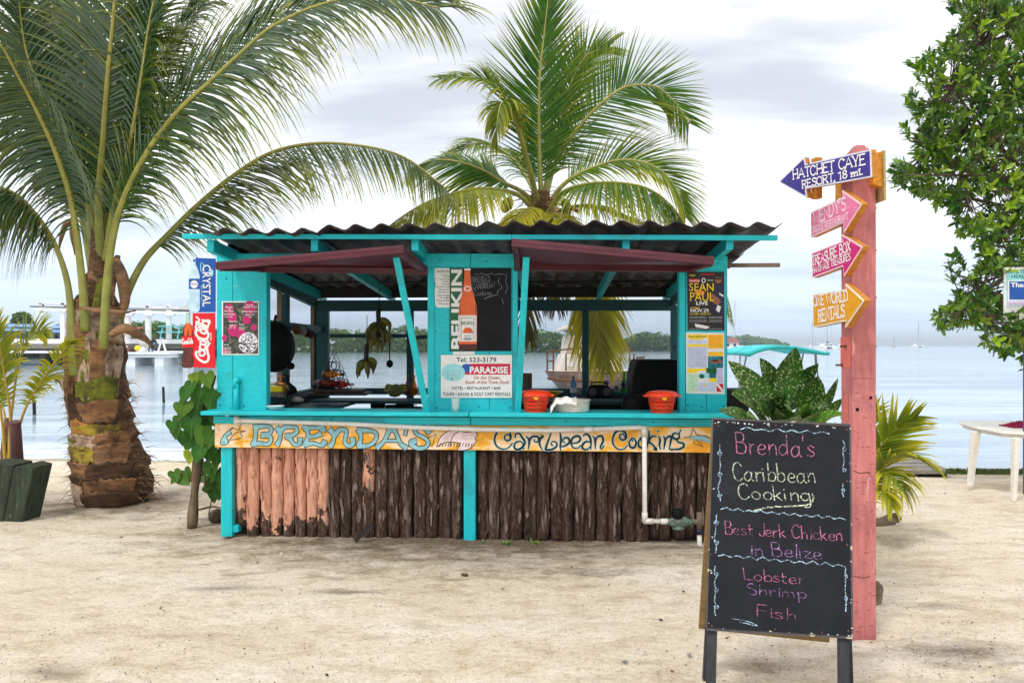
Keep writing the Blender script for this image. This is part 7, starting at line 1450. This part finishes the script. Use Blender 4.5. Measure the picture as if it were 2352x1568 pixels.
for px0, px1 in ((88, 96), (140, 147), (288, 294), (335, 341), (383, 388), (422, 428)): m = MB(); m.prism([wp(px0, 696, 80), wp(px1, 696, 80), wp(px1, 706, 80), wp(px0, 706, 80)], V3((0, .4, 0)), WP); m.build('riser', perg)
m = MB(); m.prism([wp(80, 706, 77.9), wp(432, 716, 77.9), wp(432, 722, 77.9), wp(80, 714, 77.9)], V3((0, .7, 0)), WP); m.build('lower_beam', perg)
m = MB(); m.prism([wp(68, 702, 79.6), wp(436, 712, 79.6), wp(436, 716, 79.6), wp(68, 705, 79.6)], V3((0, 1.2, 0)), CONC); m.build('edge_beam', perg)
m = MB(); m.prism([wp(88, 692, 80), wp(432, 706, 80), wp(432, 711, 80), wp(88, 698, 80)], V3((0, 1.4, 0)), WP); m.build('top_beam', perg)
for k in range(5): px = (80, 236, 281, 328, 376)[k]; m = MB(); m.prism([wp(px, 718, 77.8), wp(px + 24, 719, 77.8), wp(px + 20, 725, 77.8), wp(px + 6, 725, 77.8)], V3((0, .6, 0)), WP); m.build('bracket', perg)
def picnic(px, py, w_, col_, lab):
    t = thing('picnic_table', lab, 'picnic table', wp(px, py, 77.5)); s_ = w_ / 60; m = MB(); M_ = flat(lab.split()[0] + '_table_paint', col_)
    def b(x0, y0, x1, y1, dy, dd): mm = MB(); mm.beam(wp(px + x0 * s_, py + y0 * s_, 77.5 + dy), wp(px + x1 * s_, py + y1 * s_, 77.5 + dy), dd, .10, M_); return mm
    b(-24, -27, 26, -27, 0, .8).build('tabletop', t)
    for dy in (-.8, .8): b(-30, -14, 30, -14, dy, .28).build('bench', t)
    for x in (-18, 20):
        for s in (-1, 1): mm = MB(); mm.beam(wp(px + x * s_, py - 26 * s_, 77.5), wp(px + x * s_ - 5 * s_, py, 77.5 + s * .9), .1, .1, M_); mm.build('leg', t)
    return t
picnic(392, 777, 62, S(110, 200, 205), 'turquoise picnic table on the pier'); picnic(302, 777, 54, S(232, 130, 84), 'orange picnic table on the pier')
# near white landing with clutter
dk = thing('landing_stage', 'low white landing stage in front of the pier', 'jetty', wp(330, 835, 74)); m = MB(); m.prism([wp(262, 808, 74), wp(389, 808, 74), wp(389, 815, 74), wp(262, 814, 74)], V3((0, 4, 0)), WP); m.build('deck', dk)
m = MB(); m.prism([wp(262, 815.5, 74.1), wp(389, 816, 74.1), wp(389, 821, 74.1), wp(262, 820, 74.1)], V3((0, 3.8, 0)), WP); m.build('side_board', dk)
for px in (290, 355): m = MB(); m.prism([wp(px, 820, 74.2), wp(px + 20, 820, 74.2), wp(px + 20, 840, 74.2), wp(px, 840, 74.2)], V3((0, 3.5, 0)), WP); m.build('pile', dk)
rg = random.Random(10)
for k, (px, py, r_, c2, lab) in enumerate(((284, 800, .35, WHITE, 'white bag heap at the left of the landing stage'), (297, 803, .28, RUST, 'reddish bag on the landing stage'), (306, 802, .26, DKPR, 'dark bag on the landing stage'), (316, 799, .26, YEL, 'yellow bag on the landing stage'), (328, 804, .30, WHITE, 'white bag right of the yellow bag'), (345, 806, .18, WHITE, 'small white bag by the stairs'))):
    c_ = wp(px, py, 75); m = MB(); m.lathe([(0, -r_), (r_ * 1.1, -r_ * .8), (r_ * 1.2, 0), (r_ * .7, r_ * .8), (0, r_)], c_, c2, 10, wob=lambda i, q: 1 + .15 * math.sin(q * 2 + i)); tag(m.build('bag', origin=c_, smooth=True), lab, 'bag', 'bags on the landing stage')
for k in range(5): m = MB(); m.beam(wp(322, 787 + k * 4.2, 76.5), wp(352, 787 + k * 4.2, 76.5), .35, .08, WP); m.build('step', dk)
t = thing('trestle', 'white wooden trestle on the end of the landing stage', 'trestle', wp(372, 808, 75)); m = MB()
for dx in (-9, 9): m = MB(); m.beam(wp(372, 776, 75), wp(372 + dx, 808, 75), .16, .12, WP); m.build('leg', t)
# person bending on the landing stage
pz = thing('person', 'person in dark shirt and blue jeans bending on the landing stage', 'person', wp(352, 808, 74.8))
bm_ = bpy.data.meshes.new('body'); J = [(348, 787), (352, 781), (355, 777.5), (357.5, 774.5), (346, 790), (343, 799), (341, 807.5), (350, 790), (352, 799), (350, 807.5), (359, 784), (361, 791), (356, 785), (360, 794)]
Rr = [.17, .19, .09, .13, .12, .085, .07, .12, .085, .07, .06, .045, .06, .045]; off = [0, 0, 0, 0, -.1, -.1, -.1, .1, .1, .1, -.15, -.15, .15, .15]
vs = [wp(x, y, 74.8 + o) - WL[pz.name] for (x, y), o in zip(J, off)]; bm_.from_pydata(vs, [(0, 1), (1, 2), (2, 3), (0, 4), (4, 5), (5, 6), (0, 7), (7, 8), (8, 9), (1, 10), (10, 11), (1, 12), (12, 13)], [])
bo = bpy.data.objects.new('body', bm_); COL.objects.link(bo); place(bo, pz, WL[pz.name]); bo.modifiers.new('s', 'SKIN')
for i, v in enumerate(bm_.skin_vertices[0].data if bm_.skin_vertices else []): v.radius = (Rr[i], Rr[i])
bo.modifiers.new('u', 'SUBSURF').levels = 1
pm, pt_ = new_mat('clothes_and_skin'); sp = NN(pt_, 'ShaderNodeSeparateXYZ'); pt_.links.new(NN(pt_, 'ShaderNodeTexCoord').outputs['Object'], sp.inputs[0])
PM = finish(pm, pt_, ramp(pt_, mth(pt_, 'MULTIPLY', sp.outputs[2], .5), [(.0, S(50, 84, 130)), (.42, S(50, 84, 130)), (.43, S(30, 30, 44)), (.60, S(30, 30, 44)), (.62, (.12, .06, .04))], 'CONSTANT'), .8); bm_.materials.append(PM)
# stakes
for k, (px0, y0_, px1, y1_, lab) in enumerate(((375, 888, 377, 925, 'dark stake standing in the water between palm and kiosk'), (78, 918, 80, 952, 'stubby stake in the water behind the small palm'))):
    dd = (EYE + .30) * F / (y1_ - HZ); c_ = P(px1, y1_, dd); m = MB(); m.tube([P(px0, y0_, dd), c_ - Z * .3], .045, DARKW, 8); tag(m.build('mooring_stake', origin=c_), lab, 'stake')
# far vegetation
def farm(nm, c1, c2): return rough_mat(nm, c1, c2, .5, rough=.8, bump=.2, fine=3)
FG = [leaf_mat('mangrove_green', (.045, .12, .022), (.18, .30, .05), None, .2, .7, .2), leaf_mat('mangrove_green_far', (.05, .13, .045), (.14, .25, .08), None, .2, .7, .2)]
def mass(name, segs, d, depth, lf, mat, seed, per=2.2, lab=None):
    """segs: (px, top py, bottom py) profile of the treeline at distance d"""
    rg = random.Random(seed); m = MB(); pxm_ = d / F
    L = []
    for (x0, t0, b0), (x1, t1, b1) in zip(segs, segs[1:]):
        n_ = int(abs(x1 - x0) * pxm_ * per / lf) + 1
        for _ in range(n_):
            f = rg.random(); L.append((x0 + (x1 - x0) * f, t0 + (t1 - t0) * f, HZ + 1.95 * F / d))
    for x, tp_, bt in L:
        top = tp_ + (bt - tp_) * rg.random() ** 1.2; r_ = lf * rg.uniform(1.6, 3.2); c_ = P(x, top, d + rg.uniform(0, depth)); c_.z -= r_ * .7; n_ = 26; ti = max(0, rg.gauss(.2, .25))
        for _ in range(n_):
            v_ = V3((rg.gauss(0, 1), rg.gauss(0, 1), rg.gauss(0, 1))).normalized(); p = c_ + V3((v_.x * r_, v_.y * r_, v_.z * r_ * .75)); nn = (v_ + V3((rg.uniform(-.6, .6), rg.uniform(-.6, .6), rg.uniform(-.3, .9)))).normalized(); a = nn.cross(Z).normalized() * lf * rg.uniform(.4, .9); b = nn.cross(a).normalized() * lf * rg.uniform(.4, .8)
            m.add([p - a, p - b * .7, p + a, p + b], [(0, 1, 2, 3)], mat, max(0, ti + v_.z * .12 + rg.uniform(-.1, .15)))
    o = m.build(name); o['kind'] = 'stuff'
    if lab: o['label'] = lab
    return o
mass('mangrove_thicket', [(-200, 752, 800), (20, 752, 800), (60, 762, 800), (110, 756, 800), (140, 742, 800), (190, 745, 800), (225, 748, 800), (262, 738, 800), (290, 736, 800), (330, 735, 800), (372, 737, 800), (400, 745, 800), (430, 742, 800), (470, 750, 800), (560, 755, 802)], 120, 14, .42, FG[0], 1, 9, 'green mangrove thicket behind the pier')
mass('mangrove_shore', [(540, 756, 806), (690, 752, 806), (720, 756, 808), (760, 750, 808), (800, 757, 808), (850, 752, 808), (880, 742, 808), (900, 755, 808), (925, 744, 808), (960, 752, 808), (990, 748, 808), (1060, 752, 806), (1200, 752, 800), (1240, 756, 800), (1300, 762, 800), (1340, 768, 800)], 210, 16, .62, FG[0], 2, 6, 'mangrove shore seen through the left window')
mass('mangrove_islet', [(1395, 790, 798), (1440, 775, 798), (1470, 762, 798), (1500, 760, 798), (1535, 765, 798), (1575, 775, 798), (1600, 784, 797)], 260, 12, .7, FG[1], 3, 8, 'rounded mangrove islet seen through the right window')
mass('wooded_headland', [(1590, 776, 796), (1668, 768, 796), (1700, 772, 796), (1720, 766, 796), (1745, 774, 796), (1770, 777, 796), (1785, 780, 795), (1805, 788, 795)], 520, 60, 1.3, FG[1], 4, 9, 'low wooded headland beyond the anchored boats')
sm_ = MB(); sm_.add([P(-300, 801, 118), P(560, 801, 118), P(560, 801, 118) + V3((0, 30, .6)), P(-300, 801, 118) + V3((0, 30, .6))], [(0, 1, 2, 3)], CONC); tag(sm_.build('far_bank'), kind='structure')
# tree and blue-roofed houses at far left
t = thing('broadleaf_tree', 'round green tree rising behind the blue roofs at far left', 'tree', wp(48, 790, 112)); m = MB(); rg = random.Random(3)
for k in range(900):
    v_ = V3((rg.gauss(0, 1), rg.gauss(0, 1), rg.gauss(0, 1))).normalized() * rg.random() ** .35; p = wp(50 + v_.x * 26, 741 - v_.z * 25, 112 + v_.y * 2); nn = V3((rg.gauss(0, 1), rg.gauss(0, 1), rg.gauss(0, 1) + .5)).normalized(); a = nn.cross(Z).normalized() * .32; b = nn.cross(a).normalized() * .25; m.add([p - a, p - b, p + a, p + b], [(0, 1, 2, 3)], FG[0], max(0, .2 + v_.z * .2))
tag(m.build('crown', t), kind='stuff'); m = MB(); m.tube([wp(48, 800, 112), wp(50, 745, 112)], .25, BARK, 8); m.build('trunk', t)
BR = flat('blue_roof', S(108, 150, 196), .5)
for x0_, x1_, yy_, lab in ((-40, 88, 748, 'low building with pale blue roof at the far left edge'), (118, 190, 752, 'small blue-roofed building beside the pergola column')):
    t = thing('blue_roof_building', lab, 'building', wp(x0_, 785, 108)); m = MB(); m.prism([wp(x0_, yy_ + 6, 108), wp(x1_, yy_ + 8, 108), wp(x1_, 795, 108), wp(x0_, 795, 108)], V3((0, 4, 0)), flat('shaded_wall', (.12, .13, .15))); m.build('wall', t)
    for q in (0, 1): m = MB(); m.prism([wp(x0_ + 6, yy_ + q * 9 - 4, 109 - q * 1.5), wp(x1_ - 8, yy_ + 2 + q * 9 - 4, 109 - q * 1.5), wp(x1_ + 3, yy_ + 6 + q * 9 - 2, 107 - q * 1.5), wp(x0_ - 4, yy_ + 5 + q * 9 - 3, 107 - q * 1.5)], V3((0, 0, .1)), BR); m.build('roof', t)
    for k in range(5): xx = x0_ + 8 + (x1_ - x0_ - 16) * k / 4; m = MB(); m.prism([wp(xx, 768, 107.9), wp(xx + 6, 768, 107.9), wp(xx + 6, 778, 107.9), wp(xx, 778, 107.9)], V3((0, .05, 0)), BLACKM); m.build('window', t)
# lamp seen behind the blue sign
# boats
HULL = rough_mat('white_hull', S(228, 230, 232), S(246, 246, 246), .8, rough=.35, bump=.02); DKW = flat('dark_window', (.02, .03, .04), .15)
def wl(px, py=None, z=-.30): return None
def catamaran(px, py, w_, lab, mast, sailc=None, grp='boats at anchor off the shore'):
    d = (EYE + .30) * F / (py - HZ) if py - HZ > 2.2 else 1100; s_ = w_ * d / F; c_ = P(px, py, d); c_.z = -.30; t = thing('catamaran', lab, 'boat', c_, grp)
    for sx_ in (-1, 1):
        m = MB(); pr = [(-.5, 0), (-.47, .13), (.42, .16), (.5, .14), (.47, 0)]; pts = [c_ + V3((sx_ * .31 * s_ + a * s_ * .26, -.2 * s_, b * s_ * 1.0 - .01)) for a, b in pr]; m.prism(pts, V3((0, s_ * 1.3, 0)), HULL); m.build('hull', t)
    m = MB(); m.prism([c_ + V3((a * s_, -.12 * s_, b * s_)) for a, b in ((-.42, .10), (-.42, .17), (.42, .17), (.42, .10))], V3((0, s_ * 1.0, 0)), HULL); m.build('bridge_deck', t)
    m = MB(); m.prism([c_ + V3((a * s_, 0, b * s_)) for a, b in ((-.34, .17), (-.25, .32), (.25, .32), (.34, .17))], V3((0, s_ * .7, 0)), HULL); m.build('cabin', t)
    for k in range(3): m = MB(); m.prism([c_ + V3((a * s_, -.004 * s_, b * s_)) for a, b in ((-.24 + k * .17, .20), (-.22 + k * .17, .27), (-.10 + k * .17, .27), (-.08 + k * .17, .20))], V3((0, s_ * .01, 0)), DKW); m.build('window', t)
    m = MB(); h = mast * d / F; m.tube([c_ + Z * s_ * .3 + V3((0, .2 * s_, 0)), c_ + Z * h + V3((0, .2 * s_, 0))], max(.07, d * .00032), GREYP, 6)
    for e in (-.35, .35): m.tube([c_ + V3((e * s_, 0, .15 * s_)), c_ + Z * h * .95 + V3((0, .2 * s_, 0))], max(.02, d * .00010), GREYP, 4)
    m.build('mast', t)
    if sailc: m = MB(); m.tube([c_ + V3((0, .2 * s_, .42 * s_)), c_ + V3((.18 * s_, .6 * s_, .40 * s_)), c_ + V3((.3 * s_, .9 * s_, .36 * s_))], [.07 * s_, .08 * s_, .05 * s_], sailc, 8); m.build('furled_sail', t)
    return t
catamaran(1903, 800.5, 36, 'white catamaran with blue furled sail left of the pink post', 112, BLUE); catamaran(1944, 799.5, 30, 'white catamaran half hidden behind the pink post', 100)
catamaran(2112, 797, 22, 'small white catamaran alone on the horizon right of the post', 58); catamaran(1254, 799.5, 48, 'white catamaran seen through the right window', 62, BLUE)
def sloop(px, py, w_, lab, mast, c2=HULL, d=None):
    d = d or (EYE + .30) * F / max(2.4, py - HZ); s_ = w_ * d / F; c_ = P(px, py, d); c_.z = -.30; t = thing('sailing_boat', lab, 'boat', c_, 'boats at anchor off the shore')
    m = MB(); m.prism([c_ + V3((a * s_, 0, b * s_)) for a, b in ((-.5, .20), (-.42, 0), (.42, 0), (.5, .16))], V3((0, s_ * .35, 0)), c2); m.build('hull', t); m = MB(); m.prism([c_ + V3((a * s_, .05 * s_, b * s_)) for a, b in ((-.2, .18), (-.15, .30), (.2, .28), (.25, .17))], V3((0, s_ * .25, 0)), c2); m.build('cabin', t)
    m = MB(); h = mast * d / F; m.tube([c_, c_ + Z * h], max(.05, d * .0003), GREYP, 6)
    for e in (-.45, .45): m.tube([c_ + V3((e * s_, 0, .18 * s_)), c_ + Z * h * .95], d * .00009, GREYP, 4)
    m.build('mast', t)
    m = MB(); m.tube([c_ + V3((0, 0, s_ * .38)), c_ + V3((.4 * s_, 0, s_ * .36))], .035 * s_, BLUE if w_ > 20 else GREYP, 6); m.build('boom', t); return t
sloop(1688, 800, 42, 'white sailing boat just right of the kiosk corner', 110); sloop(1866, 797.5, 20, 'pale sailing boat left of the blue-sailed catamaran', 62); sloop(2053, 796.4, 8, 'tiny orange boat on the horizon', 26, flat('orange_hull', S(232, 160, 30)), d=900)
t = thing('shore_hut', 'small red-roofed hut on the headland behind the sailing boat', 'hut', P(1680, 796, 330)); m = MB(); m.prism([P(1665, 786, 330), P(1697, 786, 330), P(1697, 797, 330), P(1665, 797, 330)], V3((0, 5, 0)), WHITEP); m.build('wall', t)
m = MB(); rc = flat('red_roof', S(176, 100, 90)); m.prism([P(1661, 787, 329.5), P(1701, 787, 329.5), P(1690, 776, 329.5), P(1672, 776, 329.5)], V3((0, 6, 0)), rc); m.build('roof', t)
for x_ in (1669, 1685): m = MB(); m.prism([P(x_, 789, 329.9), P(x_ + 6, 789, 329.9), P(x_ + 6, 795, 329.9), P(x_, 795, 329.9)], V3((0, .05, 0)), DKW); m.build('window', t)
# old motor cruiser behind the kiosk
d = 30.0; RUSTH = rough_mat('rusty_hull', (.13, .07, .05), (.46, .36, .30), 1.2, (1, 1, 2.5), .85, dirt=(.16, .07, .045), damt=.48, wscale=2.4)
CREAM = rough_mat('stained_white_cabin', S(214, 204, 190), S(236, 230, 220), 1, rough=.6, dirt=S(170, 130, 100), damt=.62, wscale=1.5)
bt_ = thing('motor_cruiser', 'old rusty motor cruiser moored behind the kiosk, seen from its bow', 'boat', P(1356, 905, d))
def loft(secs, mat, nm, parent):
    """hull sections: (half width, x centre px, deck py, keel py, distance)"""
    m = MB(); vs = []; n = 10
    for hw, xc, yd, yk, dd in secs:
        for k in range(n + 1):
            f = k / n * 2 - 1; c_ = P(xc, yd, dd); kz = P(xc, yk, dd).z; w_ = hw * dd / F; x = c_.x + w_ * math.copysign(abs(f) ** .55, f); z = kz + (c_.z - kz) * abs(f) ** 1.6; vs.append(V3((x, dd, z)))
    m.add(vs, [(i * (n + 1) + k, i * (n + 1) + k + 1, (i + 1) * (n + 1) + k + 1, (i + 1) * (n + 1) + k) for i in range(len(secs) - 1) for k in range(n)], mat)
    m.add([vs[i * (n + 1)] for i in range(len(secs))] + [vs[i * (n + 1) + n] for i in range(len(secs) - 1, -1, -1)], [tuple(range(2 * len(secs)))], CREAM)
    m.add([vs[k] for k in range(n + 1)], [tuple(range(n + 1))], mat)
    return m.build(nm, parent, smooth=False)
loft([(72, 1356, 852, 905, 29), (98, 1356, 851, 909, 29.6), (106, 1356, 850, 910, 31), (100, 1356, 850, 905, 37), (90, 1356, 848, 900, 40)], RUSTH, 'hull', bt_)
def bx(nm, x0_, y0_, x1_, y1_, dd, dep, mat, tx=0): m = MB(); m.prism([P(x0_ + tx, y0_, dd), P(x1_ - tx, y0_, dd), P(x1_, y1_, dd), P(x0_, y1_, dd)], V3((0, dep, 0)), mat); return m.build(nm, bt_, bevel=.03)
bx('fore_cabin', 1283, 815, 1428, 852, 30.5, 4, CREAM, 14); bx('wheelhouse', 1300, 770, 1400, 817, 32.5, 4, CREAM, 6); bx('wheelhouse_roof', 1292, 748, 1408, 756, 32, 5, CREAM, 4); bx('windscreen', 1306, 757, 1396, 781, 32.6, 3.6, flat('boat_glass', (.10, .20, .22), .2), 3)
for x_ in (1306, 1336, 1366, 1393): bx('window_post', x_, 756, x_ + 3, 790, 32.45, .1, CREAM)
for x_ in (1302, 1345, 1388): bx('hatch_window', x_, 828, x_ + 16, 842, 30.42, .05, WHITEP); 
m = MB()
for x_ in (1257, 1271, 1300, 1330, 1362, 1395, 1425, 1446, 1456): m.tube([P(x_, 852, 29.4), P(x_, 812 if x_ > 1280 else 806, 29.4)], .03, RUST, 6)
for y_ in (806, 828): m.tube([P(1257, y_ + 2, 29.4), P(1271, y_, 29.4)], .03, RUST, 6)
m.tube([P(1271, 806, 29.4), P(1300, 802, 29.4), P(1345, 798, 29.4), P(1400, 800, 29.4), P(1456, 806, 29.4)], .03, RUST, 6); m.build('railing', bt_)
for x_, y_ in ((1292, 806), (1420, 812)): pass
m = MB(); m.tube([P(1258, 868, 28.9), P(1290, 873, 28.8), P(1356, 875, 28.7), P(1420, 873, 28.8), P(1454, 868, 28.9)], .06, RUST, 8); m.build('rubbing_strake', bt_)
for k, (px, lab) in enumerate(((1471, 'mooring post right of the old cruiser'), (1491, 'short mooring post beside the grill'))): c_ = P(px, 860, 22); m = MB(); m.tube([P(px, 818 + k * 6, 22), P(px, 880, 22)], .12, OLDW, 8); tag(m.build('mooring_post', origin=c_), lab, 'post')
# small boat with turquoise bimini
dd = 13.0; tb = thing('canopy_boat', 'small boat with turquoise canopy moored behind the speckled plant', 'boat', P(1800, 1010, dd)); BIM = rough_mat('turquoise_canvas', S(20, 170, 176), S(70, 210, 210), 3, rough=.7)
m = MB(); nu, nv = 18, 8; vs = []
for j in range(nv + 1):
    for i in range(nu + 1):
        f, g = i / nu, j / nv; px = 1698 + 180 * f; py = 812 - 17 * math.sin(math.pi * min(1, f * 1.05) ** .8) - 4 * f - 2 * math.sin(math.pi * g); p = P(px, py, dd); p.y += -.5 + g * 1.7; vs.append(p)
m.add(vs, [(j * (nu + 1) + i, j * (nu + 1) + i + 1, (j + 1) * (nu + 1) + i + 1, (j + 1) * (nu + 1) + i) for j in range(nv) for i in range(nu)], BIM); o = m.build('canopy', tb, smooth=True); o.modifiers.new('t', 'SOLIDIFY').thickness = .05
for a, b, c2 in (((1700, 813), (1697, 900), (1700, 960)), ((1715, 812), (1706, 860), (1700, 900)), ((1832, 810), (1840, 860), (1858, 930)), ((1845, 812), (1836, 860), (1834, 940)), ((1872, 808), (1874, 850), (1862, 900)), ((1874, 812), (1880, 880), (1884, 960))): m = MB(); m.tube([P(*a, dd), P(*b, dd), P(*c2, dd)], .014, GREYP, 6); m.build('frame_tube', tb)
m = MB(); m.prism([P(1660, 958, dd), P(1900, 972, dd), P(1890, 1030, dd), P(1680, 1020, dd)], V3((0, 1.8, 0)), HULL); m.build('hull', tb, bevel=.08)
m = MB(); m.box(P(1684, 925, 9.2), (.30, .3, .34), BLACKM); m.box(P(1684, 940, 9.2) - Z * .3, (.08, .1, .6), BLACKM); o = m.build('outboard_motor', origin=P(1684, 990, 9.2), bevel=.04); tag(o, 'black outboard motor between kiosk corner and plant', 'outboard motor')
# ================================================================ sea air
hm, ht = new_mat('sea_air'); pv = NN(ht, 'ShaderNodeVolumePrincipled'); pv.inputs['Density'].default_value = .0005; pv.inputs['Color'].default_value = (.80, .92, 1.0, 1); pv.inputs['Anisotropy'].default_value = .2
ht.links.new(pv.outputs[0], NN(ht, 'ShaderNodeOutputMaterial').inputs['Volume'])
m = MB(); m.box((0, 2990, 18.5), (10200, 6100, 44), hm); o = m.build('haze'); o['kind'] = 'stuff'
for o_ in list(bpy.data.objects):
    if o_.name.split('.')[0] in ('chalk_writing', 'crack', 'screw'): o_['kind'] = 'stuff'
